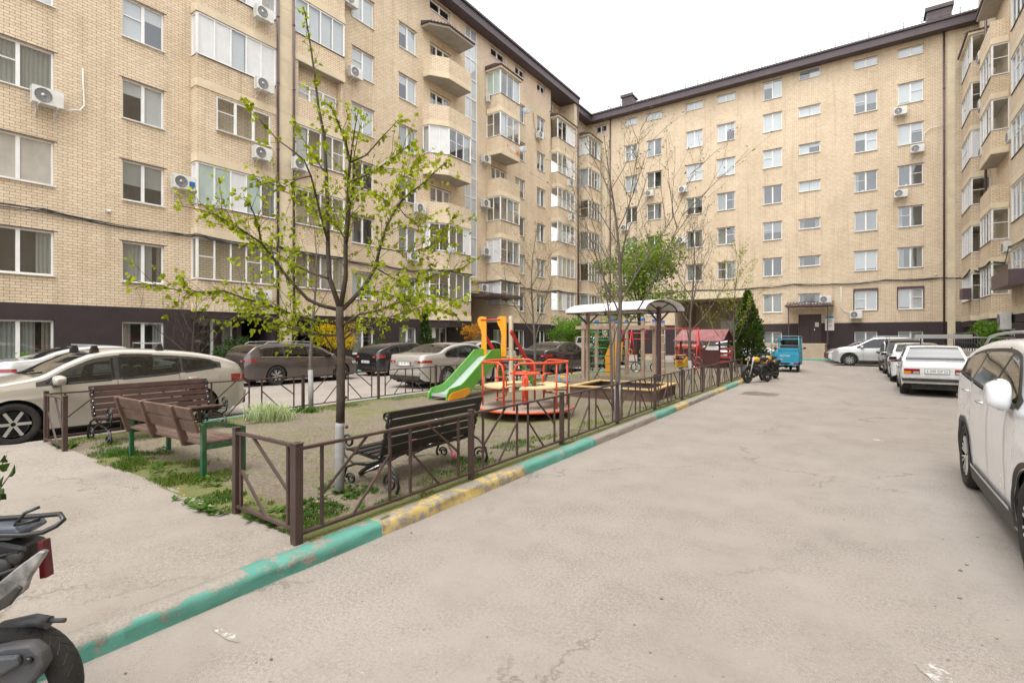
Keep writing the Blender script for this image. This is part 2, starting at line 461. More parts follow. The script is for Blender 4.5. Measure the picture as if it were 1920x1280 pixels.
# ---------------------------------------------------------------- ground, road, kerbs
def road_mat(name, base, warm, stain, crack=True):
    m, nt, p = nodes(name)
    n1 = noise_node(nt, .22, 6, .62); n2 = noise_node(nt, 1.7, 8, .7); n3 = noise_node(nt, 45, 4, .7); n4 = noise_node(nt, 220, 2, .6)
    tc = nt.nodes.new('ShaderNodeTexCoord'); mp = nt.nodes.new('ShaderNodeMapping'); mp.inputs['Scale'].default_value = (1.3, .28, 1)
    nt.links.new(tc.outputs['Object'], mp.inputs[0])
    n5 = noise_node(nt, 1.0, 6, .6, vec=mp.outputs[0])
    c = ramp(nt, n1.outputs['Fac'], [(.30, base), (.68, warm)]).outputs[0]
    c = mix(nt, ramp(nt, n5.outputs['Fac'], [(.46, 0), (.70, .32)]).outputs[0], c, stain)
    c = mix(nt, .8, c, ramp(nt, n2.outputs['Fac'], [(.3, .84), (.5, 1), (.72, 1.09)]).outputs[0], 'MULTIPLY')
    nm_ = noise_node(nt, .8, 5, .7); rough_ = ramp(nt, nm_.outputs['Fac'], [(.42, .15), (.58, 1)]).outputs[0]
    c = mix(nt, rough_, c, mix(nt, 1, c, ramp(nt, n3.outputs['Fac'], [(.32, .70), (.5, .97), (.7, 1.20)]).outputs[0], 'MULTIPLY'))
    c = mix(nt, rough_, mix(nt, .5, c, ramp(nt, n4.outputs['Fac'], [(.3, .75), (.5, 1), (.7, 1.15)]).outputs[0], 'MULTIPLY'), mix(nt, 1, c, ramp(nt, n4.outputs['Fac'], [(.34, .52), (.5, 1), (.68, 1.30)]).outputs[0], 'MULTIPLY'))
    np_ = noise_node(nt, 26, 2, .5); c = mix(nt, ramp(nt, np_.outputs['Fac'], [(.735, 0), (.76, .75)]).outputs[0], c, (.09, .075, .06))
    nw_ = noise_node(nt, 33, 2, .5); c = mix(nt, ramp(nt, nw_.outputs['Fac'], [(.73, 0), (.76, .6)]).outputs[0], c, (.42, .39, .35))
    if crack:
        v = nt.nodes.new('ShaderNodeTexVoronoi'); v.feature = 'DISTANCE_TO_EDGE'; v.inputs['Scale'].default_value = .38
        nd = noise_node(nt, 1.1, 6, .7)
        ad = nt.nodes.new('ShaderNodeVectorMath'); ad.operation = 'MULTIPLY_ADD'; ad.inputs[1].default_value = (1.6, 1.6, 1.6)
        nt.links.new(nd.outputs['Color'], ad.inputs[0]); nt.links.new(tc.outputs['Object'], ad.inputs[2]); nt.links.new(ad.outputs[0], v.inputs['Vector'])
        cr = ramp(nt, v.outputs['Distance'], [(0, .75), (.006, .3), (.014, 0)])
        msk = ramp(nt, noise_node(nt, .5, 2).outputs['Fac'], [(.47, 0), (.55, 1)])
        fm = mix(nt, 1, cr.outputs[0], msk.outputs[0], 'MULTIPLY')
        c = mix(nt, fm, c, (.12, .10, .085))
    nt.links.new(c, p.inputs['Base Color']); p.inputs['Roughness'].default_value = .9; p.inputs['Specular IOR Level'].default_value = .25
    sm = mix(nt, .5, n3.outputs['Fac'], n4.outputs['Fac'])
    bump(nt, p, sm, .55, .012)
    return m
ROAD = road_mat('worn_concrete_road', (.258, .227, .197), (.293, .261, .230), (.217, .189, .162))
PATH = road_mat('worn_path', (.245, .214, .181), (.278, .245, .211), (.208, .179, .151))
b = MB(); b.add([(-400, -400, 0), (400, -400, 0), (400, 400, 0), (-400, 400, 0)], [(0, 1, 2, 3)])
struct(b.build('road', ROAD))

def kx(Y): return -3.27 - .0125 * Y          # road edge of the right kerb
def lx(Y): return -10.28 - .004 * Y
b = MB()
P = [[Vector((x, y, .10 + .012 * mnoise.noise(Vector((x * .6, y * .6, 3))))) for x in np.linspace(-10.13, kx(y) - .12, 28)] for y in np.linspace(-8, 2.32, 40)]
b.grid(P); struct(b.build('path', PATH))

def moss_mat():
    m, nt, p = nodes('gravel_and_moss')
    at = nt.nodes.new('ShaderNodeAttribute'); at.attribute_name = 'moss'
    n1 = noise_node(nt, 3.2, 8, .72); n2 = noise_node(nt, 38, 5, .75); n0 = noise_node(nt, .5, 4, .6)
    v = nt.nodes.new('ShaderNodeTexVoronoi'); v.inputs['Scale'].default_value = 46
    tc = nt.nodes.new('ShaderNodeTexCoord'); nt.links.new(tc.outputs['Object'], v.inputs['Vector'])
    soil = ramp(nt, n0.outputs['Fac'], [(.3, (.125, .098, .070)), (.7, (.19, .152, .112))]).outputs[0]
    g = nt.nodes.new('ShaderNodeSeparateColor'); nt.links.new(v.outputs['Color'], g.inputs[0])
    stones = ramp(nt, g.outputs[0], [(0, (.065, .053, .042)), (.5, (.155, .131, .105)), (1, (.28, .25, .215))]).outputs[0]
    c = mix(nt, ramp(nt, n1.outputs['Fac'], [(.35, .15), (.62, .75)]).outputs[0], soil, stones)
    green = ramp(nt, n2.outputs['Fac'], [(.25, (.06, .08, .018)), (.5, (.115, .13, .032)), (.75, (.19, .185, .06))]).outputs[0]
    sub = nt.nodes.new('ShaderNodeMath'); sub.operation = 'ADD'
    nt.links.new(at.outputs['Fac'], sub.inputs[0]); nt.links.new(n1.outputs['Fac'], sub.inputs[1])
    mk = ramp(nt, sub.outputs[0], [(.78, 0), (1.05, .92)])
    mk2 = mix(nt, 1, mk.outputs[0], ramp(nt, n2.outputs['Fac'], [(.3, .55), (.6, 1)]).outputs[0], 'MULTIPLY')
    c = mix(nt, mk2, c, green)
    nt.links.new(c, p.inputs['Base Color']); p.inputs['Roughness'].default_value = .95; p.inputs['Specular IOR Level'].default_value = .15
    bb = mix(nt, .5, v.outputs['Distance'], n2.outputs['Fac']); bump(nt, p, bb, .7, .02)
    return m
def mossiness(x, y):
    e = 0
    e = max(e, .62 - abs(x - kx(y) + .15) * .75)            # along the right kerb
    e = max(e, .58 - abs(x + 9.9) * .55)                     # along the left fence
    e = max(e, .66 - abs(y - 2.5) * 1.1 if x > -8.3 else 0)
    e = max(e, .72 - .8 * math.hypot((x + 6.9) * .8, (y - 2.7) * 1.5))
    e = max(e, .45 - abs(y - 7.6 - .25 * (x + 7)) * .17)
    e = max(e, .5 - .35 * math.hypot(x + 4.6, y - 10.5))
    if y > 15: e = max(e, .25)
    return max(e, .31)
b = MB(); xs = 60; ys = np.concatenate([np.linspace(2.26, 8, 60), np.linspace(8.2, 24, 60)])
P = [[Vector((x, y, .10 + .02 * mnoise.noise(Vector((x * .8, y * .8, 0))) + .012 * mnoise.noise(Vector((x * 3, y * 3, 5))))) for x in np.linspace(-10.15, kx(y) - .1, xs)] for y in ys]
b.grid(P)
pg = b.build('playground_ground', moss_mat()); struct(pg)
a_ = pg.data.attributes.new('moss', 'FLOAT', 'POINT')
a_.data.foreach_set('value', [mossiness(v.co.x, v.co.y) for v in pg.data.vertices])
# far part of the yard and strips under the walls
b = MB(); b.grid([[Vector((x, y, .05 + .02 * mnoise.noise(Vector((x, y, 9))))) for x in np.linspace(-10.2, -3.7, 20)] for y in np.linspace(24.02, 33.5, 20)])
pf = b.build('playground_ground', pg.data.materials[0]); struct(pf)
a_ = pf.data.attributes.new('moss', 'FLOAT', 'POINT'); a_.data.foreach_set('value', [.12] * len(pf.data.vertices))
b = MB(); b.grid([[Vector((x, y, .09 + .03 * mnoise.noise(Vector((x, y, 2))))) for x in np.linspace(-22.2, -19.4, 12)] for y in np.linspace(-6, 44, 60)])
vg = b.build('verge', pg.data.materials[0]); struct(vg)
a_ = vg.data.attributes.new('moss', 'FLOAT', 'POINT'); a_.data.foreach_set('value', [.38] * len(vg.data.vertices))

def paint_mat(name, c, wear, lo=.50, hi=.60, topwear=.0):
    m, nt, p = nodes(name)
    n = noise_node(nt, 7, 9, .72); n2 = noise_node(nt, 2.2, 4, .6); n3 = noise_node(nt, 60, 4)
    base = ramp(nt, n3.outputs['Fac'], [(.3, (.19, .165, .138)), (.7, (.29, .26, .225))]).outputs[0]
    pc = ramp(nt, n2.outputs['Fac'], [(.3, tuple(x * .8 for x in c)), (.7, tuple(x * 1.1 for x in c))]).outputs[0]
    sm = nt.nodes.new('ShaderNodeMath'); sm.operation = 'ADD'
    gm = nt.nodes.new('ShaderNodeNewGeometry'); sx_ = nt.nodes.new('ShaderNodeSeparateXYZ'); nt.links.new(gm.outputs['True Normal'], sx_.inputs[0])
    wt = ramp(nt, sx_.outputs[2], [(.80, wear), (.97, wear + topwear)]); wt.color_ramp.interpolation = 'LINEAR'
    nt.links.new(wt.outputs[0], sm.inputs[1])
    nt.links.new(n.outputs['Fac'], sm.inputs[0])
    mk = ramp(nt, sm.outputs[0], [(lo, 0), (hi, 1)])
    nt.links.new(mix(nt, mk.outputs[0], pc, base), p.inputs['Base Color'])
    p.inputs['Roughness'].default_value = .75
    bump(nt, p, mix(nt, .5, mk.outputs[0], n3.outputs['Fac']), .4, .012)
    return m
KG = paint_mat('kerb_green_paint', (.085, .275, .22), -.05, .55, .61, .10)
KY = paint_mat('kerb_yellow_paint', (.48, .36, .13), .03, .52, .60, .06)
KW = paint_mat('kerb_green_paint_worn', (.09, .28, .225), -.02, .55, .61, .28)
KC = paint_mat('kerb_bare_concrete', (.28, .28, .23), .14)
def kerb(name, xf, y0, y1, segs, w=.17, step=.07, side=1, h=.11):
    b = MB(); n = int((y1 - y0) / step)
    prof = [(0, -.02), (.008, .03), (.012, .075), (.022, .105), (.045, .12), (.09, .125), (w, .125), (w + .015, .05)]
    rows = []
    for i in range(n + 1):
        y = y0 + (y1 - y0) * i / n; x0 = xf(y)
        row = []
        for j, (a, z) in enumerate(prof):
            d = .014 * mnoise.noise(Vector((y * 2.3, j * .9, 1.7))) + .008 * mnoise.noise(Vector((y * 9, j * 2.1, 4)))
            joint = .012 if min(abs((y / 1.0) % 1.0), 1 - (y / 1.0) % 1.0) < .045 and 1 < j < 6 else 0
            row.append(Vector((x0 - side * (a + d + joint), y, z * h / .125 - joint + .3 * d)))
        rows.append(row)
    for i in range(n):
        y = y0 + (y1 - y0) * (i + .5) / n
        mi = 2
        for s0, s1, k in segs:
            if s0 <= y < s1: mi = k
        b.grid([rows[i], rows[i + 1]], mi)
    return struct(b.build(name, [KG, KY, KC, KW]))
kerb('kerb', kx, -6, 20.6, [(-6, 1.75, 3), (1.75, 2.86, 0), (2.86, 5.12, 1), (5.12, 7.15, 0), (10.1, 11.4, 0), (11.4, 12.5, 1), (15.4, 16.9, 1), (16.9, 18.9, 0), (18.9, 20.6, 1)])
kerb('kerb', lx, -6, 32, [(4.5, 6, 0), (8, 10.2, 0), (14, 15.5, 0), (18, 20, 1)], side=-1, w=.16, step=.14, h=.11)
kerb('kerb', lambda y: -19.35, -6, 40, [(2, 4, 0), (7.8, 9, 0), (13, 16, 0), (22, 25, 0)], side=1, step=.3)
# painted kerb and ramp slab by the back entrance
b = MB(); b.b2(-4.9, .4, 42.2, 42.4, 0, .13); struct(b.build('kerb', paint_mat('kerb_green_fresh', (.10, .42, .32), -.15), bevel=.02))
# worn paint marks, damp stains and litter on the road
def blob(cx, cy, rx, ry, z, seed, n=26):
    pts = []
    for k in range(n):
        a = 2 * PI * k / n; q = 1 + .45 * mnoise.noise(Vector((math.cos(a) * 1.6, math.sin(a) * 1.6, seed)))
        pts.append((cx + rx * q * math.cos(a), cy + ry * q * math.sin(a), z))
    return pts
WPAINT = paint_mat('worn_white_paint', (.60, .59, .56), .10, .50, .58)
def mark(pts):
    b = MB(); b.add(pts, [tuple(range(len(pts)))]); return b
q = on_ground(1752, 1255); o = struct(mark(blob(q.x, q.y, .075, .12, .004, 1.2)).build('road_marking', WPAINT))
for u, v, rx, ry in ((1647, 825, .09, .05), (420, 1186, .13, .03), (1557, 706, .3, .2), (1640, 712, .35, .2)):
    q = on_ground(u, v); struct(mark(blob(q.x, q.y, rx, ry, .004, u * .01)).build('road_marking', WPAINT))
DAMP = pm('damp_stain', (.13, .105, .085), .45, .3, 4)
q = on_ground(1425, 738); struct(mark(blob(q.x, q.y, .55, .55, .004, 7.7)).build('puddle', DAMP))
b = MB(); rr = random.Random(5)
for k in range(45):
    u = rr.uniform(150, 1900); v = rr.uniform(700, 1270); q = on_ground(u, v)
    if q.x < kx(q.y) + .03 or q.x > 9: continue
    s_ = rr.uniform(.004, .011); b.sphere((q.x, q.y, s_ * .5), s_, 0, 6, 4, (1.3, 1, .6))
stuff(b.build('gravel', pm('loose_stones', (.20, .17, .14), .9, .5, 3), uv=False))

# ---------------------------------------------------------------- buildings
class Wing:
    def __init__(s, name, label, loc, rz):
        s.root = thing(name, label, 'apartment block', loc, R(rz))
        s.M = Matrix.Translation(Vector(loc)) @ Matrix.Rotation(R(rz), 4, 'Z'); s.rz = R(rz)
    def w(s, a, o, z): return s.M @ Vector((a, -o, z))
    def wall(s, a0, a1, z0, z1, o=0, holes=(), zs=(2.78,), mats=None, name='wall', depth=.16, mband=None):
        holes = [h for h in holes if h[1] > a0 and h[0] < a1]
        A = sorted({a0, a1, *[min(max(x, a0), a1) for h in holes for x in h[:2]]})
        Z = sorted({z0, z1, *[z for z in zs if z0 < z < z1], *[min(max(x, z0), z1) for h in holes for x in h[2:4]]})
        b = MB()
        for i in range(len(A) - 1):
            for j in range(len(Z) - 1):
                am, zm = (A[i] + A[i + 1]) / 2, (Z[j] + Z[j + 1]) / 2
                if any(h[0] < am < h[1] and h[2] < zm < h[3] for h in holes): continue
                mi = 1 if zm < 2.78 else 0
                if mband and mband(am, zm): mi = 2
                oo = -o - (.02 if mi == 1 else 0)
                b.add([(A[i], oo, Z[j]), (A[i + 1], oo, Z[j]), (A[i + 1], oo, Z[j + 1]), (A[i], oo, Z[j + 1])], [(0, 1, 2, 3)], mi)
        for h in holes:
            d = h[4] if len(h) > 4 else depth
            mi = 1 if h[3] < 2.78 else 0
            y0, y1 = -o - (.02 if mi == 1 else 0), -o + d
            c = [(h[0], h[2]), (h[1], h[2]), (h[1], h[3]), (h[0], h[3])]
            for k in range(4):
                p, q = c[k], c[(k + 1) % 4]
                b.add([(p[0], y0, p[1]), (q[0], y0, q[1]), (q[0], y1, q[1]), (p[0], y1, p[1])], [(0, 1, 2, 3)], mi)
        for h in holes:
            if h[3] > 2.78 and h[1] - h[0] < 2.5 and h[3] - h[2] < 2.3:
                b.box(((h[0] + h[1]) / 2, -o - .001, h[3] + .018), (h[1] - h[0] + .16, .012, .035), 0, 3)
        # ledge where the brown base stands proud
        if z0 < 2.78 < z1:
            b.add([(a0, -o - .02, 2.78), (a1, -o - .02, 2.78), (a1, -o, 2.78), (a0, -o, 2.78)], [(0, 1, 2, 3)], 1)
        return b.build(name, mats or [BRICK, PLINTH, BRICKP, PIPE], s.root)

wr = random.Random(11)
WCACHE = {}
def window_meshes(w, h, style, g):
    key = (round(w, 2), round(h, 2), style, g.name, wr.randint(0, 2))
    if key in WCACHE: return WCACHE[key]
    f = .055; b = MB(); p = MB()
    b.b2(0, w, -.035, .035, 0, f); b.b2(0, w, -.035, .035, h - f, h)
    b.b2(0, f, -.035, .035, f, h - f); b.b2(w - f, w, -.035, .035, f, h - f)
    if style == 'one': cuts = []
    elif style == 'three': cuts = [w / 3, 2 * w / 3]
    else: cuts = [w * .5]
    for c in cuts: b.b2(c - .05, c + .05, -.04, .035, f, h - f)
    edges = [f] + [x for c in cuts for x in (c - .05, c + .05)] + [w - f]
    for i in range(0, len(edges), 2):
        x0, x1 = edges[i], edges[i + 1]
        p.add([(x0, .005, f), (x1, .005, f), (x1, .005, h - f), (x0, .005, h - f)], [(0, 1, 2, 3)])
        if style in ('tr_l', 'three') and i == 0: b.b2(x0, x1, -.03, .02, h * .56, h * .56 + .035)
        if style == 'tr_r' and i == 2: b.b2(x0, x1, -.03, .02, h * .56, h * .56 + .035)
    sl = MB(); sl.b2(-.03, w + .03, -.19, -.02, -.035, -.005)
    opaque = g.name in ('pane_crumpled_film', 'pane_glass_frosted')
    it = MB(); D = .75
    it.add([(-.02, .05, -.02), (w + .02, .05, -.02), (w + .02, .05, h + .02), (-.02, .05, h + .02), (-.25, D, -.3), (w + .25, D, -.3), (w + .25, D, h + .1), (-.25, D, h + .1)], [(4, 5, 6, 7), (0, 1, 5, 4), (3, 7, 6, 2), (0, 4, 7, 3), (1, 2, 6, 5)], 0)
    rk = random.Random(hash(key[2] + key[3]) % 1000 if False else len(WCACHE) * 7 + 3)
    if not opaque: dress(it, 0, w, 0, h, g.name, rk)
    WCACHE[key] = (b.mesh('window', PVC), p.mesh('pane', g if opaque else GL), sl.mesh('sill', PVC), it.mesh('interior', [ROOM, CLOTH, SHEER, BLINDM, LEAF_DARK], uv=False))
    return WCACHE[key]
def window(wing, a0, a1, z0, z1, style=None, g=None, o=0, inset=.12):
    style = style or wr.choice(['two', 'two', 'tr_l', 'tr_r'])
    g = g or wr.choice(GLASSES)
    fm, gm, sm, im = window_meshes(a1 - a0 - .01, z1 - z0 - .01, style, g)
    f = link('window', fm, wing.root, (a0 + .005, -o + inset, z0 + .005))
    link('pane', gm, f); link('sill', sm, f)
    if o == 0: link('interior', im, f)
    return f
def offset_poly(pts, d):
    # pts: list of (a,o) from wall to wall; push outward by d
    c = Vector((sum(p[0] for p in pts) / len(pts), 0))
    out = []
    for i, (a, o) in enumerate(pts):
        if i in (0, len(pts) - 1): out.append((a + (d if a > c[0] else -d), o))
        else: out.append((a + (d if a > c[0] else -d), o + d))
    return out
def glazing(wing, par, pts, z0, z1, seed=0, white_first=False, kinds=None, inset=.03):
    """enclosed balcony: frame and panes follow the plan line pts (a,o)"""
    r_ = random.Random(seed); b = MB(); panes = {}
    for i in range(len(pts) - 1):
        p = Vector((pts[i][0], -pts[i][1])); q = Vector((pts[i + 1][0], -pts[i + 1][1]))
        L = (q - p).length
        if L < .15: continue
        d = (q - p) / L; nrm = Vector((d.y, -d.x)); n = max(1, round(L / .72))
        b.bar((*p, z0 + .03), (*q, z0 + .03), .07, .06); b.bar((*p, z1 - .03), (*q, z1 - .03), .07, .06)
        for k in range(n + 1):
            c = p + d * (L * k / n); ww = .09 if k in (0, n) else .055
            b.box((c.x, c.y, (z0 + z1) / 2), (ww, .065, z1 - z0 - .12), math.atan2(d.y, d.x))
        for k in range(n):
            c0 = p + d * (L * k / n + .03); c1 = p + d * (L * (k + 1) / n - .03)
            x = r_.random()
            if kinds: gi = kinds[(i * 3 + k) % len(kinds)]
            else: gi = 'w' if x < .16 else 'd' if x < .5 else 'g' if x < .72 else 'c' if x < .86 else 'p'
            if white_first and i == 0: gi = 'w'
            if gi in 'cpb' :
                y_ = -nrm * .09; m_ = panes.setdefault('_' + gi, MB()); zz = z0 + (.5 if gi == 'b' and k % 2 else .06)
                if gi == 'c':
                    q0, q1 = c0 + y_, c1 + y_; nn_ = 22; m_.grid([[Vector((*(q0.lerp(q1, i_ / nn_) + nrm * .018 * math.sin(i_ * 1.3)), z)) for z in (z0 + .05, z1 - .05)] for i_ in range(nn_ + 1)])
                else: m_.add([(*(c0 + y_), zz), (*(c1 + y_), zz), (*(c1 + y_), z1 - .05), (*(c0 + y_), z1 - .05)], [(0, 1, 2, 3)])
            panes.setdefault(gi, MB()).add([(*(c0 + nrm * -0), z0 + .06), (*c1, z0 + .06), (*c1, z1 - .06), (*c0, z1 - .06)], [(0, 1, 2, 3)])
            if gi in 'dg' and r_.random() < .4:
                zt = z0 + (z1 - z0) * .55; b.bar((*c0, zt), (*c1, zt), .05, .035)
    b.build('glazing_frame', PVC, par)
    for gi, m in panes.items():
        m.build('panel' if gi == 'w' else 'curtain' if gi == '_c' else 'blind' if gi[0] == '_' else 'pane', {'w': PVCP, 'f': G_GREEN, '_c': CLOTH, '_p': BLINDM, '_b': BLINDM}.get(gi, GL), par)
    # thin metal sill under the frame
    s_ = MB()
    for i in range(len(pts) - 1):
        s_.bar((pts[i][0], -pts[i][1] - .03, z0 - .012), (pts[i + 1][0], -pts[i + 1][1] - .03, z0 - .012), .12, .02)
    s_.build('sill', PIPE, par)
def balcony(wing, pts, k, kind='glazed', seed=0, top_roof=False, **kw):
    """pts (a,o) plan outline, wall to wall; storey k has its floor at 3k"""
    z = 3.0 * k
    poly = [(a, -o) for a, o in pts]
    b = MB(); b.prism(poly, z + .04, z + 1.0, 0)
    par = b.build('balcony', BRICK, wing.root)
    sl = MB(); pl = [(a, -o) for a, o in offset_poly(pts, .035)]
    sl.prism(pl, z - .28, z + .05, 0, 0); so = sl.build('balcony_slab', BAND, par, bevel=.05, bseg=3)
    un = MB(); pu = [(a, -o) for a, o in offset_poly(pts, -.03)]
    un.prism(pu, z - .292, z - .27, 0); un.build('soffit', SOFFIT, par)
    if kind == 'glazed':
        glazing(wing, par, offset_poly(pts, -.04), z + 1.0, z + 2.70, seed, **kw)
    if top_roof:
        rf = MB(); pr = [(a, -o) for a, o in offset_poly(pts, .14)]
        rf.prism(pr, z + 2.72, z + 2.86, 0); rf.build('canopy_slab', SOFFIT if kind == 'open' else BAND, par)
        t = MB(); pt = [(a, -o) for a, o in offset_poly(pts, .2)]
        n = len(pt)
        t.add([(x, y, z + 2.87) for x, y in pt] + [(x, y, z + 2.93) for x, y in pt] + [(x * .9 + .1 * pt[0][0], min(y + .6, 0), z + 3.12) for x, y in pt],
              [(i, i + 1, n + i + 1, n + i) for i in range(n - 1)] + [(n + i, n + i + 1, 2 * n + i + 1, 2 * n + i) for i in range(n - 1)] + [tuple(range(n))])
        for i in range(n - 1):
            L = math.dist(pt[i], pt[i + 1]); m_ = max(2, int(L / .2))
            for j in range(m_):
                t_ = (j + .5) / m_; c = (pt[i][0] + (pt[i + 1][0] - pt[i][0]) * t_, pt[i][1] + (pt[i + 1][1] - pt[i][1]) * t_)
                t.sphere((c[0], c[1], z + 2.91), .06, 0, 6, 4)
        t.build('canopy_tiles', TILE, par)
    return par
def downpipe(wing, a, o, z0, z1, r=.06):
    b = MB(); b.tube([(a, -o, z0), (a, -o, z1)], r, 10)
    for z in np.arange(z0 + 1, z1, 3.0): b.tube([(a, -o, z - .04), (a, -o, z + .04)], r + .012, 10)
    b.build('downpipe', PIPE, wing.root)
def pilaster(wing, a0, a1, o, z0, z1):
    b = MB()
    for i, z in enumerate(np.arange(z0, z1 - .05, 1.2)): b.b2(a0, a1, -o, -o + .12, z + .006, min(z + 1.2, z1) - .004)
    b.b2(a0 + .01, a1 - .01, -o + .012, -o + .1, z0, z1)
    b.build('pilaster', BAND, wing.root)
rows = [(3 * k + .72, 3 * k + 2.2) for k in range(1, 7)]

# ===== left wing =====
LW = Wing('apartment_block', 'long brick block along the left with stepped glazed balconies and dark plinth', (-22.3, 0, 0), 90)
holes = []
cols = {'L1': (3.52, 5.28), 'L2': (7.17, 8.54), 'L3': (17.37, 18.82), 'L4': (20.67, 22.10), 'L5': (32.78, 34.15), 'L6': (36.03, 37.33)}
spec = {('L1', 3): ('tr_l', G_CURT), ('L1', 2): ('two', G_FILM), ('L1', 1): ('two', G_GREY), ('L2', 4): ('tr_l', G_PALE), ('L2', 3): ('two', G_PALE), ('L2', 2): ('two', G_BLIND),
        ('L2', 1): ('two', G_CURT), ('L3', 5): ('tr_l', G_PALE), ('L3', 6): ('two', G_PALE), ('L3', 4): ('two', G_PALE), ('L3', 3): ('tr_r', G_DARK), ('L4', 6): ('two', G_PALE), ('L4', 5): ('two', G_PALE), ('L4', 4): ('two', G_CURT), ('L4', 3): ('two', G_BLIND)}
for n_, (a0, a1) in cols.items():
    for k, (z0, z1) in enumerate(rows, 1):
        holes.append((a0, a1, z0, z1)); st, g = spec.get((n_, k), (None, None)); window(LW, a0, a1, z0, z1, st, g)
    holes.append((a0, a1, .78, 2.24)); window(LW, a0, a1, .78, 2.24, 'two', G_CURT if n_ == 'L1' else None)
for a0, a1 in ((23.3, 25.2),):
    for k, (z0, z1) in enumerate(rows, 1):
        holes.append((a0, a1, z0 - .5, z1)); window(LW, a0, a1, z0 - .5, z1, 'three', G_GREY)
holes.append((29.7, 31.55, 12.3, 14.2)); window(LW, 29.7, 31.55, 12.3, 14.2, 'three', G_DARK)
holes.append((29.9, 31.3, .78, 2.24)); window(LW, 29.9, 31.3, .78, 2.24, 'two', G_PALE)
for a0, a1 in ((17.4, 18.8), (20.7, 22.1), (23.25, 25.15), (29.6, 31.34), (32.78, 34.07), (36.03, 37.33)):
    holes.append((a0, a1, 22.3, 22.95)); window(LW, a0, a1, 22.3, 22.95, 'two', G_DARK)
holes += [(9.62, 11.3, .5, 2.45, .5), (11.5, 12.75, 0, 2.5, 2.4), (14.0, 16.3, 0, 2.5, 2.4), (23.6, 24.9, .3, 2.3), (26.65, 29.05, 0, 4.75, 1.6), (26.7, 28.0, 5.85, 23.0)]
window(LW, 9.62, 11.3, .5, 2.45, 'two', G_GREY, inset=.4); window(LW, 23.6, 24.9, .3, 2.3, 'two', G_CURT)
pinkband = lambda a, z: 21.2 < z < 23.2 and (22.9 < a < 38.4)
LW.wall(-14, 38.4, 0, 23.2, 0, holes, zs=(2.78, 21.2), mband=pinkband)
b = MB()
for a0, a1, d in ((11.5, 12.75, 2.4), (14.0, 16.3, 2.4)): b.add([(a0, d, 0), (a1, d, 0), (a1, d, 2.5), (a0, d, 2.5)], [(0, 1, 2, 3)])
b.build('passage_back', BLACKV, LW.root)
# street entrance recess with door and dark canopy
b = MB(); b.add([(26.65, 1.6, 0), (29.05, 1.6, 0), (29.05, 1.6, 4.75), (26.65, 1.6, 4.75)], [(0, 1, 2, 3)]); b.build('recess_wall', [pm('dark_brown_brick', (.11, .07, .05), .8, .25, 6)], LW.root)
b = MB(); b.b2(27.3, 28.5, 1.5, 1.58, .9, 3.1); d_ = b.build('door', DOORM, LW.root)
b = MB(); b.b2(28.3, 28.34, 1.44, 1.49, 1.9, 2.1); b.build('handle', CHROME, d_)
b = MB(); b.prism([(26.4, -.1), (26.4, -2.3), (30.2, -2.3), (30.2, -.1)], 4.35, 4.5); 
for t in np.linspace(26.5, 30.1, 14): b.bar((t, -2.3, 4.52), (t, -.1, 4.85), .07, .03)
b.bar((26.4, -2.3, 4.5), (30.2, -2.3, 4.5), .08, .18); b.build('entrance_canopy', PIPE, LW.root)
# stair glazing strip
b = MB(); pz = MB()
b.b2(26.7, 26.76, .02, .09, 5.85, 23.0); b.b2(27.94, 28.0, .02, .09, 5.85, 23.0); b.b2(27.3, 27.36, .02, .09, 5.85, 23.0)
for i, z in enumerate(np.arange(5.85, 23.1, 1.37)): b.b2(26.7, 28.0, .015, .1, z, z + .07)
pz.add([(26.7, .06, 5.85), (28.0, .06, 5.85), (28.0, .06, 23.0), (26.7, .06, 23.0)], [(0, 1, 2, 3)])
sg = b.build('stair_window', PVC, LW.root); pz.build('pane', G_PALE, sg)
# block of two bays with downpipes between
o1 = .45
for k in range(1, 7):
    pts = [(9.5, 0), (9.5, o1), (12.85, o1), (12.85, 0)]
    kind = 'glazed'
    if k == 3:
        par = balcony(LW, pts, k, 'brick')
        b = MB()
        b.b2(9.5, 10.25, -o1, -.01, 10, 11.72); b.b2(12.6, 12.85, -o1, -.01, 10, 11.72); b.b2(10.25, 12.6, -o1, -.01, 10, 10.2); b.b2(10.25, 12.6, -o1, -.01, 11.62, 11.72)
        b.build('infill_wall', BRICK, par)
        window(LW, 10.26, 12.59, 10.2, 11.62, 'three', G_DARK, o=o1, inset=.05)
    else:
        kinds = {5: 'wdd', 4: 'wpww', 2: 'wfgff', 1: 'dggdg'}.get(k)
        balcony(LW, pts, k, 'glazed', seed=k, kinds=kinds)
    pts = [(13.75, 0), (13.75, o1), (16.55, o1), (16.55, 0)]
    if k == 4:
        balcony(LW, [(13.75, 0), (13.75, o1), (16.55, o1), (16.55, 0)], k, 'open')
        b = MB(); b.b2(13.75, 13.95, -o1 + .01, -.02, 13.0, 14.75); b.build('loggia_wall', BRICK, LW.root); b = MB(); b.b2(16.42, 16.54, -o1 + .1, -.02, 13, 14.75); b.build('loggia_wall', BRICK, LW.root)
        window(LW, 14.0, 16.3, 12.9, 13.9, 'three', G_DARK, o=.02, inset=-.04)
    else: balcony(LW, pts, k, 'glazed', seed=20 + k, kinds={5: 'ppp', 3: 'gcgb', 2: 'ggdg'}.get(k))
for a0, a1 in ((9.5, 12.85), (13.75, 16.55)):
    b = MB(); b.b2(a0, a1, -o1, -.01, 20.75, 23.2); b.build('bay_wall', BRICK, LW.root); b = MB(); b.b2(a0, a1, -o1, -.03, 2.45, 2.73); b.build('bay_base', PLINTH, LW.root)
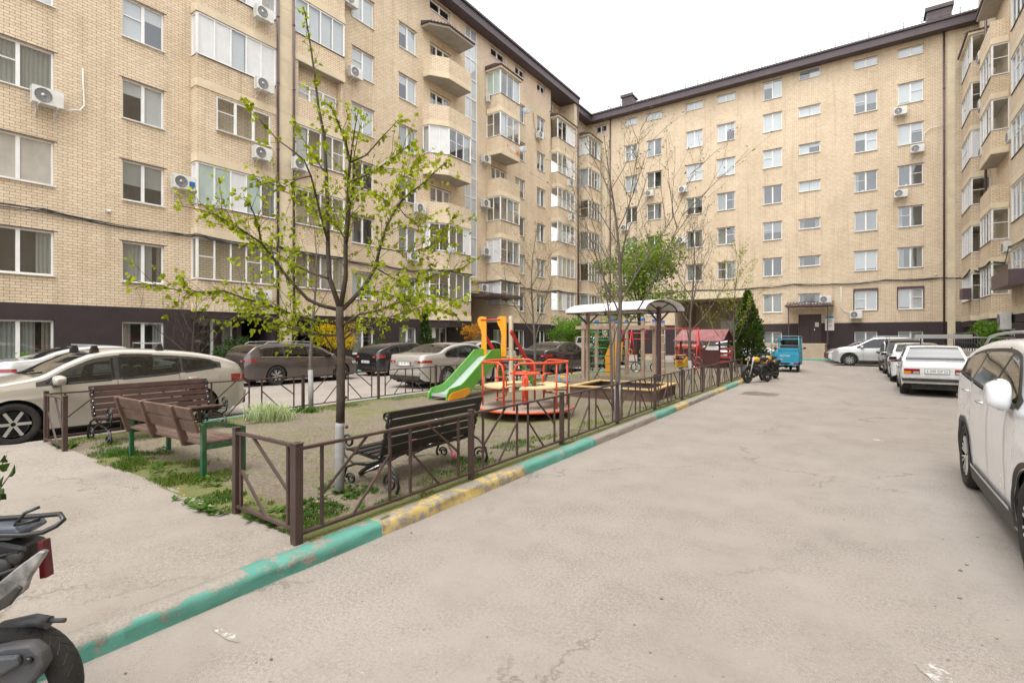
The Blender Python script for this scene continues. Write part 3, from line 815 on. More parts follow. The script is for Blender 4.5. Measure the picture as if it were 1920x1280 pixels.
b = MB(); b.b2(12.85, 12.97, -o1 + .005, -.01, 2.8, 23.2); b.b2(13.63, 13.75, -o1 + .005, -.01, 2.8, 23.2); b.b2(12.6, 12.97, -o1 + .005, -.03, 0, 2.79, 1); b.b2(13.63, 13.9, -o1 + .005, -.03, 0, 2.79, 1); b.build('bay_wall', [BRICK, PLINTH], LW.root)
pilaster(LW, 12.97, 13.63, o1 - .03, 0, 23.2); downpipe(LW, 12.9, o1 + .07, .2, 23.2, .055); downpipe(LW, 13.68, o1 + .07, .2, 23.2, .055)
# chamfered balconies beside the stair
cp = [(22.65, 0), (22.7, .5), (23.7, 1.2), (25.85, 1.2), (25.95, 0)]
for k in range(1, 7):
    balcony(LW, cp, k, 'glazed' if k in (1, 2, 4) else 'open', seed=40 + k, top_roof=(k == 6), kinds={4: 'pwwwwpgd', 2: 'www dgdgg'.replace(' ', ''), 1: 'pppdgcgdg'}.get(k))
b = MB(); b.prism([(a, -o) for a, o in offset_poly(cp, -.02)], 2.3, 2.75); b.build('bay_base', PLINTH, LW.root)
# square bays right of the stair
sp = [(29.1, 0), (29.1, 1.25), (31.55, 1.25), (31.55, 0)]
for k in range(1, 7):
    balcony(LW, sp, k, 'open' if k == 4 else 'glazed', seed=60 + k, top_roof=(k == 6), kinds={6: 'ffwgdpp', 5: 'dddpdg', 3: 'dddgcd', 2: 'wwwddg', 1: 'wwwgcgg'}.get(k))
b = MB(); b.prism([(a, -o) for a, o in sp], 2.3, 2.75); b.build('bay_base', PLINTH, LW.root)
# end of the wing: recessed loggia column, end pier
ep = [(38.4, -.9), (38.4, .65), (41.55, .65), (41.55, -.9)]
for k in range(1, 7):
    balcony(LW, ep, k, 'glazed', seed=80 + k, top_roof=(k == 6), kinds={6: 'wddgdw', 5: 'dddgdww', 4: 'dddgdd', 3: 'dddpdd'}.get(k))
b = MB(); b.prism([(a, -o) for a, o in ep], 0, 2.75); b.build('bay_base', PLINTH, LW.root)
LW.wall(38.4, 41.6, 18, 23.2, -.9, [(38.9, 40.4, 22.2, 22.9)], zs=()); window(LW, 38.9, 40.4, 22.2, 22.9, 'two', G_DARK, o=-.9)
b = MB(); b.b2(41.6, 42.15, -.6, 1.2, 0, 23.15); b.build('end_pier', BRICK, LW.root)
b = MB(); b.b2(38.3, 38.41, .0, .9, 18, 23.2); b.build('recess_side', BRICK, LW.root)
downpipe(LW, 42.2, .66, .2, 23.3, .06)
hl = []
LW.wall(42.15, 46.8, 0, 23.2, -.75, [(43.1, 44.9, 22.15, 22.85)], zs=(2.78, 21), mband=lambda a, z: z > 21); window(LW, 43.1, 44.9, 22.15, 22.85, 'two', G_DARK, o=-.75)
cb = [(43.6, -.75), (43.6, 1.05), (46.2, 1.05), (46.2, -.75)]
for k in range(1, 7):
    balcony(LW, cb, k, 'glazed', seed=100 + k, top_roof=(k == 6), kinds={6: 'wwdgdg', 5: 'ppwdgg', 4: 'dddgdd', 3: 'cccgdg', 2: 'gggdgc'}.get(k))
b = MB(); b.prism([(a, -o) for a, o in cb], 0, 2.75); b.build('bay_base', PLINTH, LW.root)
# eaves
def eaves(wing, path, o_in, zf=23.15, h=.62):
    b = MB()
    for i in range(len(path) - 1):
        (a0, oo0), (a1, oo1) = path[i], path[i + 1]
        b.add([(a0, -oo0, zf), (a1, -oo1, zf), (a1, -oo1, zf + h), (a0, -oo0, zf + h)], [(0, 1, 2, 3)])
        b.bar((a0, -oo0 - .05, zf + h), (a1, -oo1 - .05, zf + h), .12, .1)
        b.bar((a0, -oo0 - .01, zf + .03), (a1, -oo1 - .01, zf + .03), .03, .05)
    b.build('fascia', FASCIA, wing.root)
# left eaves
eaves(LW, [(-14, .75), (42.3, .75)], 0); eaves(LW, [(42.3, .75), (42.3, .1)], 0); eaves(LW, [(42.3, .1), (46.1, .1)], 0)
b = MB(); b.add([(-14, -.75, 23.16), (42.3, -.75, 23.16), (42.3, 1.4, 23.16), (-14, 1.4, 23.16)], [(0, 1, 2, 3)])
b.add([(42.3, -.1, 23.158), (46.9, -.1, 23.158), (46.9, 1.4, 23.158), (42.3, 1.4, 23.158)], [(0, 1, 2, 3)]); b.build('soffit', pm('brown_soffit', (.085, .062, .065), .6, .12, 3), LW.root)
def tiles(wing, a0, a1, o, z, slope=.35, depth=6):
    b = MB(); n = int((a1 - a0) / .22)
    P = []
    for i in range(n * 2 + 1):
        a = a0 + (a1 - a0) * i / (n * 2); dz = .03 * (1 if i % 2 else -1)
        P.append([Vector((a, -o - .1, z + dz)), Vector((a, -o - .1 + .05, z + .04 + dz)), Vector((a, -o + depth, z + depth * slope + dz))])
    b.grid(P); b.build('roof', TILE, wing.root)
tiles(LW, -14, 42.3, .78, 23.83); tiles(LW, 42.3, 46.8, .13, 23.83)
downpipe(LW, 43.0, -.6, .2, 22.9, .05)

# ===== back wing =====
BW = Wing('apartment_block', 'brick block across the far end of the yard with arched-over car passage', (0, 46.8, 0), 0)
holes = []
bc = {'a': (-18.92, -17.68), 'b': (-16.76, -15.31), 'c': (-13.06, -11.66), 'd': (-10.4, -8.96), 'e': (-6.76, -5.37), 'g': (-.44, .98), 'h': (2.22, 3.66)}
for n_, (a0, a1) in bc.items():
    for k, (z0, z1) in enumerate(rows, 1):
        if n_ in 'cd' and k == 1: continue
        rim = (n_ in 'gh' and k == 1)
        g = None
        if k >= 5: g = wr.choice([G_PALE, G_PALE, G_BLIND, G_CURT])
        holes.append((a0, a1, z0, z1)); window(BW, a0, a1, z0, z1, None, g)
        if rim:
            b = MB(); b.b2(a0 - .07, a1 + .07, -.04, .0, z1 + .0, z1 + .17); b.b2(a0 - .07, a0, -.03, .0, z0, z1); b.b2(a1, a1 + .07, -.03, .0, z0, z1); b.build('roller_shutter_box', PIPE, BW.root)
    if n_ in 'gh' or n_ in 'e':
        holes.append((a0, a1, .85, 2.1)); window(BW, a0, a1, .85, 2.1, 'two', G_BLIND)
    if n_ == 'e':
        holes.append((a0, a1, 21.4, 22.9)); window(BW, a0, a1, 21.4, 22.9, 'two', G_PALE)
    else:
        holes.append((a0, a1, 22.12, 22.75)); window(BW, a0, a1, 22.12, 22.75, 'two', G_PALE)
for k in range(1, 8):
    z0 = 3 * k + 1.35; holes.append((-4.15, -2.68, z0, z0 + .78)); window(BW, -4.15, -2.68, z0, z0 + .78, 'one', G_PALE if k > 3 else G_GREY)
holes.append((5.94, 7.2, 22.0, 22.7)); window(BW, 5.94, 7.2, 22.0, 22.7, 'two', G_DARK)
holes.append((-20.9, -20.1 + .6, 22.1, 22.75)); 
holes.append((-22.3 + .25, -20.85, 22.15, 22.8)); holes.remove((-20.9, -19.5, 22.1, 22.75)); window(BW, -22.05, -20.85, 22.15, 22.8, 'two', G_DARK)
holes.append((-14.1, -8.25, 0, 5.05, 7.0)); holes.append((-4.19, -2.6, 1.2, 3.5, .3))
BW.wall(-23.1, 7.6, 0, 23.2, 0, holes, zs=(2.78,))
b = MB()
b.add([(-14.1, 7, 0), (-8.25, 7, 0), (-8.25, 7, 5.05), (-14.1, 7, 5.05)], [(0, 1, 2, 3)])
b.build('passage_wall', BRICK, BW.root)
b = MB(); b.b2(-14.3, -8.0, -.10, -.012, 5.07, 5.75); b.build('passage_lintel', BAND, BW.root)
for a0 in (-11.6, -10.0):
    b = MB(); b.b2(a0, a0 + 1.2, 6.85, 6.95, 1.3, 3.3); f_ = b.build('window', PVC, BW.root)
    b = MB(); b.b2(a0 + .08, a0 + .56, 6.82, 6.84, 1.38, 3.22); b.b2(a0 + .64, a0 + 1.12, 6.82, 6.84, 1.38, 3.22); b.build('pane', G_PALE, f_)
# entrance door, platform, canopy
b = MB(); b.b2(-4.19, -2.6, .2, .26, 1.2, 3.5); d_ = b.build('door', DOORM, BW.root)
b = MB(); b.b2(-3.1, -3.04, .12, .19, 2.2, 2.35); b.build('handle', CHROME, d_)
b = MB(); b.b2(-3.42, -3.39, .185, .2, 1.25, 3.48); b.build('door_gap', INK, d_)
b = MB(); b.b2(-3.05, -2.78, .18, .197, 2.5, 2.85); b.build('notice', PLATEM, d_)
b = MB(); b.b2(-6.2, -2.2, -3.2, -.03, 0, 1.18); b.build('entrance_platform', pm('sand_render', (.42, .335, .245), .85, .12, 2, dirt=.5), BW.root, bevel=.02)
b = MB(); b.b2(-4.95, -1.75, -2.0, -.05, 4.03, 4.09)
for t in np.linspace(-4.9, -1.8, 16): b.bar((t, -2.0, 4.1), (t, -.05, 4.5), .09, .03)
for sx in (-4.7, -2.1): b.bar((sx, -1.8, 1.18), (sx, -1.8, 4.03), .07)
b.bar((-4.95, -2.0, 4.1), (-3.35, -2.0, 4.42), .05); b.bar((-1.75, -2.0, 4.1), (-3.35, -2.0, 4.42), .05); b.bar((-4.95, -2.0, 4.08), (-1.75, -2.0, 4.08), .06, .08)
for t in np.linspace(-4.6, -2.1, 7): b.bar((t, -2.0, 4.08), (t + .2, -2.0, 4.08 + .30 * (1 - abs(t + 3.25) / 1.6)), .025)
b.build('entrance_canopy', PIPE, BW.root)
b = MB(); b.tube([(-3.35, -.25, 3.72), (-3.35, -.25, 3.82)], .1, 12); b.build('entrance_lamp', PVC, BW.root)
pilaster(BW, 4.98, 5.29 + .12, .035, 0, 23.2); downpipe(BW, 4.8, .09, .2, 23.3); downpipe(BW, -20.47 + .05, .09, .2, 23.3)
pilaster(BW, -21.3, -20.75, .035, 0, 21.5)
eaves(BW, [(-22.4, .72), (6.7, .72)], 0)
b = MB(); b.add([(-23, -.72, 23.161), (8, -.72, 23.161), (8, .3, 23.161), (-23, .3, 23.161)], [(0, 1, 2, 3)]); b.build('soffit', MATS['brown_soffit'], BW.root)
tiles(BW, -22.5, 7.0, .75, 23.83)
b = MB(); zr = 24.35
for a in np.arange(-21.6, 6.6, 1.05): b.bar((a, .35, 24.0), (a, .2, zr + .42), .035)
for z in (zr + .12, zr + .42): b.tube([(-21.6, .24, z), (6.6, .24, z)], .017, 5)
b.build('roof_rail', PIPE, BW.root)
for a, w_ in ((-19.9, 1.1), (4.0, 1.4)):
    b = MB(); b.b2(a, a + w_, 1.6, 2.8, 24.0, 25.75); c_ = b.build('chimney', FASCIA, BW.root)
    b = MB(); b.b2(a - .12, a + w_ + .12, 1.48, 2.92, 25.75, 25.85); b.prism([(a - .12, 1.48), (a + w_ + .12, 1.48), (a + w_ / 2 + .3, 2.2), (a + w_ / 2 - .3, 2.2)], 25.86, 26.02); b.build('chimney_cap', TILE, c_)

# ===== right wing (coordinates run along -Y) =====
RW = Wing('apartment_block', 'brick block on the right edge with angled white-framed bays', (6.6, 0, 0), -90)
def nbal(y0, y1, oo, k, **kw): return balcony(RW, [(-y1, 0), (-y1, oo), (-y0, oo), (-y0, 0)], k, **kw)
RW.wall(-46.8, 6, 0, 27, 0, [], zs=(2.78,))
for k in range(1, 7):
    nbal(42.8, 46.3, .9, k, seed=200 + k, top_roof=(k == 6), kinds={6: 'ggdgpw', 5: 'ddgdd', 3: 'ggdcww', 2: 'ggdgww', 1: 'ggdgww'}.get(k))
    nbal(37.9, 41.1, .72, k, kind='open' if k in (6, 3) else 'glazed', seed=220 + k, top_roof=(k == 6), kinds={5: 'dgdgp', 4: 'ddgdw', 2: 'gggdb', 1: 'gggdd'}.get(k))
    nbal(27.0, 32.9, .8, k, seed=240 + k, top_roof=(k == 6))
for y0, y1, oo in ((42.8, 46.3, .9), (37.9, 41.1, .72), (27, 32.9, .8)):
    b = MB(); b.b2(-y1, -y0, -oo, -.03, 2.35, 2.74); b.build('bay_base', PLINTH, RW.root)
window(RW, -41.0, -38.2, .6, 2.3, 'three', G_CURT, o=.06, inset=0); window(RW, -32.0, -30, .6, 2.3, 'two', G_CURT, o=.06, inset=0)
downpipe(RW, -42.2, .3, .2, 27, .07)
# brown metal air-conditioner baskets on two of the bays
b = MB(); b.b2(-43.6, -42.5, -1.35, -.92, 4.1, 4.75); b.build('railing_basket', PIPE, RW.root)
b = MB(); b.b2(-32.9, -29.5, -1.5, -.86, 3.9, 4.55); b.build('railing_basket', PIPE, RW.root)

# ---------------------------------------------------------------- small fittings on the walls
def ac_builder(big=False):
    w, h, d = (.78, .54, .28) if not big else (.95, .8, .34)
    t = thing('air_conditioner', 'x', 'air conditioner')
    b = MB(); b.b2(-w / 2, w / 2, -d - .14, -.14, 0, h)
    for k in range(9): b.b2(-w / 2 - .004, -w / 2 + .01, -d - .12, -.2, .05 + k * h * .1, .065 + k * h * .1, 1)
    b.build('casing', [ACW, ACG], t, bevel=.012)
    r_ = h * .39; cx = -w * .16
    b = MB(); M = Matrix.Translation((cx, -d - .142, h / 2)) @ Matrix.Rotation(R(90), 4, 'X')
    b.lathe([(.001, 0), (r_, 0), (r_, .012), (r_ + .012, .012), (r_ + .012, 0)], 24, M, 0)
    b.lathe([(.001, .016), (r_ * .28, .016), (r_ * .28, 0)], 14, M, 1)
    for k in range(4): b.lathe([(r_ * (.38 + .16 * k), .014), (r_ * (.42 + .16 * k), .014)], 24, M, 1)
    for k in range(12):
        a = 2 * PI * k / 12; b.bar((cx + .28 * r_ * math.cos(a), -d - .152, h / 2 + .28 * r_ * math.sin(a)), (cx + r_ * math.cos(a), -d - .152, h / 2 + r_ * math.sin(a)), .005, .005, 1)
    b.build('fan_grille', [ACG, GALV], t)
    b = MB()
    for x in (-w * .3, w * .3):
        b.bar((x, 0, -.02), (x, -d - .16, -.02), .03, .03); b.bar((x, -.01, -.3), (x, -d - .1, -.03), .02, .02); b.bar((x, -.01, -.34), (x, -.01, .04), .03, .02)
    b.build('bracket', ACW, t)
    return t
acs = {False: ac_builder(), True: ac_builder(True)}
ac_used = set()
def put_ac(wing, u, v, o, label, big=False, turn=0):
    r = ray(u, v)
    if wing is LW: p = on_x(u, v, -22.3 + o + .25)
    elif wing is BW: p = on_y(u, v, 46.8 - o - .25)
    else: p = on_x(u, v, 6.6 - o - .25)
    loc = p.copy(); loc.z -= .27 if not big else .4
    if wing is LW: loc.x = -22.3 + o
    elif wing is BW: loc.y = 46.8 - o
    else: loc.x = 6.6 - o
    if big not in ac_used: ac_used.add(big); t = acs[big]; t.location = loc; t.rotation_euler = (0, 0, wing.rz + turn)
    else: t = dup(acs[big], loc, wing.rz + turn)
    return tag(t, label, 'air conditioner', 'air conditioners on the facades')
L_ = 'white air conditioner '
for a in [
    (LW, 88, 184, 0, L_ + 'with greenish fan under the potted-plant window at far left'),
    (LW, 494, 28, .45, L_ + 'highest beside the first downpipe, near the top edge'),
    (LW, 495, 161, .45, L_ + 'below the white-panelled balcony glazing, second from the top'),
    (LW, 491, 289, .45, L_ + 'under the brick-infilled balcony window'),
    (LW, 563, 309, .45, L_ + 'at the lower left corner of the pale balcony glazing after the downpipes'),
    (LW, 490, 556, .45, L_ + 'behind the lime leaves, above the black passage opening'),
    (LW, 666, 138, 0, L_ + 'under the upper window beside the open loggia'),
    (LW, 657, 2, 0, L_ + 'cut by the top edge, above the loggia side window'),
    (LW, 787, 391, 0, L_ + 'beside the striped-blind window on the third floor'),
    (LW, 775, 481, 0, L_ + 'beside the window one floor below the striped blind'),
    (LW, 920, 187, 0, L_ + 'at the foot of the topmost square bay, side on'),
    (LW, 911, 299, 0, L_ + 'with red stickers left of the square bay with open loggia below'),
    (LW, 910, 382, 0, L_ + 'left of the square bay under the open loggia'),
    (LW, 911, 472, 0, L_ + 'left of the white-panelled square bay'),
    (LW, 907, 540, 0, L_ + 'just above the dark entrance canopy'),
    (LW, 1012, 254, 0, L_ + 'below the window with a hanging black cable'),
    (LW, 1070, 344, .9, L_ + 'upper one clinging to the end pier downpipe'),
    (LW, 1072, 408, .9, L_ + 'middle one clinging to the end pier downpipe'),
    (LW, 1071, 449, .9, L_ + 'lowest one clinging to the end pier downpipe'),
    (BW, 1688, 209, 0, L_ + 'under the right-hand white-blind window near the roof'),
    (BW, 1720, 279, 0, L_ + 'with a long white pipe, below the plant window on the right'),
    (BW, 1689, 363, 0, L_ + 'with a red sticker, below a right-hand curtain window'),
    (BW, 1605, 590, 0, L_ + 'with a curved white pipe, just above the dark base wall'),
    (BW, 1548, 561, .3, L_ + 'sitting on top of the entrance canopy'),
    (BW, 1281, 355, 0, L_ + 'between two windows with grey wires rising above it'),
    (BW, 1218, 363, 0, L_ + 'hung below a left-hand window of the far block'),
    (BW, 1278, 450, 0, L_ + 'beside the window above the leafy green tree'),
    (BW, 1172, 427, 0, L_ + 'far left on the far block beside the drainpipe'),
    (RW, 1840, 107, .35, L_ + 'topmost by the right-hand downpipe'),
    (RW, 1841, 197, .35, L_ + 'second from top by the right-hand downpipe'),
    (RW, 1844, 284, .35, L_ + 'third by the right-hand downpipe with a curved white pipe'),
    (RW, 1897, 255, .05, L_ + 'on the wall between the two nearest right-hand bays'),
    (RW, 1888, 463, .05, L_ + 'with a slanting white pipe, right block above the cables')]:
    put_ac(*a)
put_ac(LW, 802, 621, 0, 'large off-white air conditioner on the dark base wall beside a glass door', True)
put_ac(RW, 1886, 601, .75, 'large white air conditioner behind the green shrub at the right edge', True)
# the one with a blue badge
t = put_ac(LW, 343, 343, 0, 'white air conditioner with a blue badge beside the frosted balcony glazing')
b = MB(); b.b2(.16, .36, -.435, -.424, .14, .34); b.build('badge', pm('blue_badge', (.02, .12, .42), .4), t)

def dish(p, rz, label, r=.4):
    r *= .72
    t = thing('satellite_dish', label, 'satellite dish', p, rz, 'satellite dishes on the facades')
    M = Matrix.Rotation(R(68), 4, 'X')
    b = MB(); b.lathe([(max(r * i / 8, .001), .05 * (i / 8) ** 2) for i in range(9)] + [(r, .054), (r * .5, .02), (.001, .008)], 24, M @ Matrix.Diagonal((1, 1, -1, 1))); b.build('reflector', pm('dish_grey', (.27, .27, .27), .5, .08), t)
    b = MB(); b.tube([(0, 0, -.1), (0, -.45, -.12)], .012, 6); b.tube([(0, -.45, -.14), (0, -.45, -.02)], .03, 8); b.tube([(0, .06, -.05), (0, .35, -.1), (0, .4, -.35)], .02, 6); b.build('feed_arm', GALV, t)
dish(on_x(408, 381, -21.45), R(60), 'small tilted satellite dish at the foot of the frosted balcony glazing', .33)
dish(on_x(846, 468, -20.7), R(60), 'pale satellite dish under the chamfered balcony, behind leaves', .38)
dish(on_x(987, 207, -21.2), R(50), 'round pale satellite dish right of the topmost glazed bays', .45)
dish(on_x(981, 279, -20.6), R(50), 'grey satellite dish on the bay corner beside orange graffiti', .42)
# cable bundles strung along the facades
def cables(name, pts, label, n=5, sag=.10, spread=.10, seed=1):
    b = MB(); r_ = random.Random(seed)
    for c in range(n):
        P = []
        for i in range(len(pts) - 1):
            p, q = Vector(pts[i]), Vector(pts[i + 1]); m_ = max(2, int((q - p).length / .5)); sg = r_.uniform(.3, 1.4) * sag * min(1, (q - p).length / 3)
            for j in range(m_):
                t_ = j / m_; w_ = p.lerp(q, t_); w_.z += -sg * 4 * t_ * (1 - t_) + r_.uniform(-.012, .012) + (c / n - .5) * spread + .03 * math.sin(i * 2.1 + c * 1.7)
                P.append(w_)
        P.append(Vector(pts[-1])); b.tube(P, r_.uniform(.008, .018), 5)
    tag(b.build(name, CABLE, uv=False), label, 'cables')
X0 = -22.22
cables('cable_bundle', [(X0, -6, 6.1), (X0, 1, 5.95), (X0, 5, 5.85), (X0, 9.4, 5.75), (-21.78, 9.42, 5.75), (-21.78, 13, 5.75), (-21.78, 16.6, 5.72), (X0, 16.7, 5.72), (X0, 19.5, 5.72), (X0, 22.6, 5.72), (-21.75, 22.66, 5.8), (-21.02, 23.7, 5.8), (-21.02, 25.9, 5.78), (X0, 26.0, 5.6), (X0, 29.0, 5.6),
       (-20.98, 29.05, 5.72), (-20.98, 31.6, 5.7), (X0, 31.7, 5.65), (X0, 34.5, 5.6), (X0, 38.3, 5.65), (-21.6, 38.35, 5.7), (-21.6, 41.7, 5.7), (-21.0, 43.0, 5.7)], 'sagging black cable bundle along the left block above the first floor', 8)
Y0 = 46.7
cables('cable_bundle', [(-21.2, Y0, 5.75), (-17, Y0, 5.8), (-12, Y0, 5.85), (-7, Y0, 5.8), (-4.5, Y0, 5.95), (-2, Y0, 5.8), (1.5, Y0, 5.9), (4.7, Y0, 5.85), (5.7, 46.4, 5.75), (5.62, 42.8, 5.9), (6.4, 42.7, 5.7), (5.8, 41.1, 5.8), (5.8, 37.9, 5.8), (6.4, 37.8, 5.7), (5.7, 32.9, 5.9), (5.7, 28, 5.9)], 'black cable bundle across the far and right blocks above the entrance', 6, seed=4)
def pipe_run(pts, label, r=.022, m=PVC, nm='refrigerant_pipe', cat='pipe'):
    b = MB(); P = [Vector(p) for p in pts]; Q = [P[0]]
    for i in range(1, len(P) - 1): Q += [P[i].lerp(P[i - 1], .25), P[i], P[i].lerp(P[i + 1], .25)]
    Q.append(P[-1]); b.tube(Q, r, 7); tag(b.build(nm, m), label, cat)
pipe_run([on_x(113, 205, -22.2), on_x(150, 207, -22.2), on_x(158, 198, -22.2), on_x(156, 160, -22.2), on_x(155, 128, -22.26)], 'white refrigerant pipe curling up the brick beside the potted-plant window')
pipe_run([on_y(1577, 537, 46.72), on_y(1577, 575, 46.72), on_y(1585, 583, 46.7), on_y(1597, 587, 46.7)], 'white curved pipe on the far block right of the entrance')
pipe_run([on_y(1731, 280, 46.7), on_y(1733, 250, 46.7), on_y(1741, 242, 46.72), on_y(1768, 234, 46.72)], 'long white pipe from a plant window to the corner downpipe')
pipe_run([on_x(1000, 212, -22.2), on_x(1002, 240, -22.2), on_x(1008, 251, -22.1)], 'black cable hanging beside a bracketed air conditioner', .02, CABLE, 'hanging_cable', 'cable')
def wall_camera(p, rz, label):
    b = MB(); b.tube([(0, 0, 0), (0, -.12, -.03)], .03, 8); b.sphere((0, -.16, -.04), .055); b.box((0, .0, 0), (.1, .03, .1)); tag(b.build('security_camera', ACW, None, p, rz), label, 'camera')
wall_camera(on_x(203, 395, -22.27), R(90), 'small white security camera above the cables on the left block')
wall_camera(on_y(1755, 514, 46.75), 0, 'small white security camera above the cables near the corner downpipe')
wall_camera(on_y(1399, 467, 46.75), 0, 'grey wall lamp-like camera on the far block above the conifer')
# notice boards by the entrance
b = MB(); b.b2(-2.35, -1.75, -.08, -.02, 2.2, 3.35); nb_ = b.build('notice_board', PLATEM, None, (0, 46.8, 0)); tag(nb_, 'white notice board with blue heading beside the brown entrance door', 'notice board')
b = MB(); b.b2(-2.33, -1.77, -.09, -.082, 3.15, 3.33); b.build('heading', pm('blue_print', (.03, .25, .5), .5), nb_)
b = MB()
for z in (3.0, 2.9, 2.8, 2.6, 2.5): b.b2(-2.2, -1.85 - .1 * (z % .2), -.087, -.082, z, z + .03)
b.build('printed_lines', INK, nb_)
# graffiti on the square bay
b = MB(); rr = random.Random(2)
for k in range(9):
    y = 29.95 + k * .16; z = 15.55 - k * .03 - .35 * 0
    b.bar((-21.04, y, z - .14), (-21.04, y + rr.uniform(-.05, .08), z + .16), .02, .05, 1 if k in (0, 7, 8) else 0)
    b.bar((-21.04, y, z + .1 * rr.uniform(-1, 1)), (-21.04, y + .14, z + .1 * rr.uniform(-1, 1)), .02, .05, 1 if k in (0, 1, 7, 8) else 0)
gf = b.build('graffiti', [pm('white_spray', (.75, .66, .6), .8), pm('orange_spray', (.75, .22, .08), .8)], None); gf.parent = LW.root; gf.matrix_parent_inverse = (Matrix.Translation((-22.3, 0, 0)) @ Matrix.Rotation(R(90), 4, 'Z')).inverted()

# ---------------------------------------------------------------- fences
GZ = .10
def fence_run(name, pts, label, flip=0, hgt=.75, first=True, last=True, big_first=False):
    """welded railing: posts at pts, a panel between each pair; one thing"""
    t = thing(name, label, 'fence', (pts[0][0], pts[0][1], GZ), 0, 'brown railings round the playground')
    o0 = Vector((pts[0][0], pts[0][1]))
    fr = random.Random(len(pts))
    for i, p in enumerate(pts):
        q = Vector(p) - o0
        if (i == 0 and not first) or (i == len(pts) - 1 and not last): continue
        w = .055 if not (i == 0 and big_first) else .068
        b = MB()
        ln = fr.uniform(-.006, .006)
        b.bar((q.x, q.y, -.08), (q.x + ln, q.y, hgt + .01), w, w, up=(0, 1, 0)); b.box((q.x + ln, q.y, hgt + .015), (w + .012, w + .012, .01))
        if i == 0 and big_first: b.bar((q.x - .06, q.y + .02, -.06), (q.x - .06, q.y + .02, hgt - .01), .05, .05, up=(0, 1, 0))
        b.build('post', STEEL, t, bevel=.004, bseg=1)
    for i in range(len(pts) - 1):
        a = Vector(pts[i]) - o0; c = Vector(pts[i + 1]) - o0; d = (c - a); L = d.length; d /= L
        P = lambda s_, z: (a.x + d.x * s_, a.y + d.y * s_, z)
        e = .035; zt = hgt - .03; zb = .07
        b = MB()
        b.bar(P(e, zt), P(L - e, zt), .04, .022); b.bar(P(e, zb), P(L - e, zb), .04, .022)
        if L < 1.3:
            xs = [.09, L - .13]; b.bar(P(xs[0], zb), P(xs[0], zt), .022, .022); b.bar(P(xs[1], zb), P(xs[1], zt), .022, .022)
            if flip == 0:
                b.bar(P(xs[0], zt - .32), P(xs[0] + .5 * (xs[1] - xs[0]) + .05, zb), .02, .02); b.bar(P(xs[0] + .2 * L, zt), P(xs[1], zb + .28), .02, .02)
            else:
                b.bar(P(xs[1], zt - .25), P(xs[0] + .3 * L, zb), .02, .02); b.bar(P(xs[0], zb + .2), P(xs[0] + .4 * L, zt), .02, .02)
        else:
            m_ = L / 2
            v4 = [.22, m_ - .13, m_ + .13, L - .22]
            for s_ in v4: b.bar(P(s_, zb), P(s_, zt), .022, .022)
            b.bar(P(v4[0], zb + .25), P(v4[1] - .25, zt), .018, .018, up=(1, 0, .2)); b.bar(P(v4[0] + .3, zb), P(v4[1], zt - .22), .018, .018, up=(1, 0, .2))
            b.bar(P(v4[2] + .22, zt), P(v4[3], zb + .27), .018, .018, up=(1, 0, .2)); b.bar(P(v4[2], zt - .24), P(v4[3] - .3, zb), .018, .018, up=(1, 0, .2))
        b.build('panel', STEEL, t, uv=False)
    return t
fx = lambda y: -3.53 - .0165 * (y - 2.24)
yy = [2.24 + 2.13 * k for k in range(10)]
fence_run('railing_fence', [(fx(y), y) for y in yy], 'brown welded railing fence running back beside the painted kerb', big_first=True)
fence_run('railing_fence', [(-4.60, 2.33), (-3.62, 2.30)], 'short brown railing across the near end beside the corner post', last=False)
gx = lambda y: -10.02 - .012 * (y - 2.28)
yl = [2.28 + 2.13 * k for k in range(10)]
fence_run('railing_fence', [(gx(y), y) for y in yl], 'brown railing fence in front of the cars along the left lane')
fence_run('railing_fence', [(-9.0, 2.24), (-9.95, 2.26)], 'short two-post brown railing beside the gold hatchback front wheel', flip=1, last=False)
# iron gate fence in the car passage
t = thing('iron_fence', 'dark upright-bar iron fence behind the parked white hatchback', 'fence', (-8.6, 39.5, 0))
b = MB(); b.bar((-3.2, 0, 2.0), (1.6, 0, 2.0), .05); b.bar((-3.2, 0, .3), (1.6, 0, .3), .05); b.build('rail', IRON, t)
b = MB()
for k in range(34): b.bar((-3.2 + k * .145, 0, .1), (-3.2 + k * .145, 0, 2.15), .022)
b.build('bars', IRON, t)

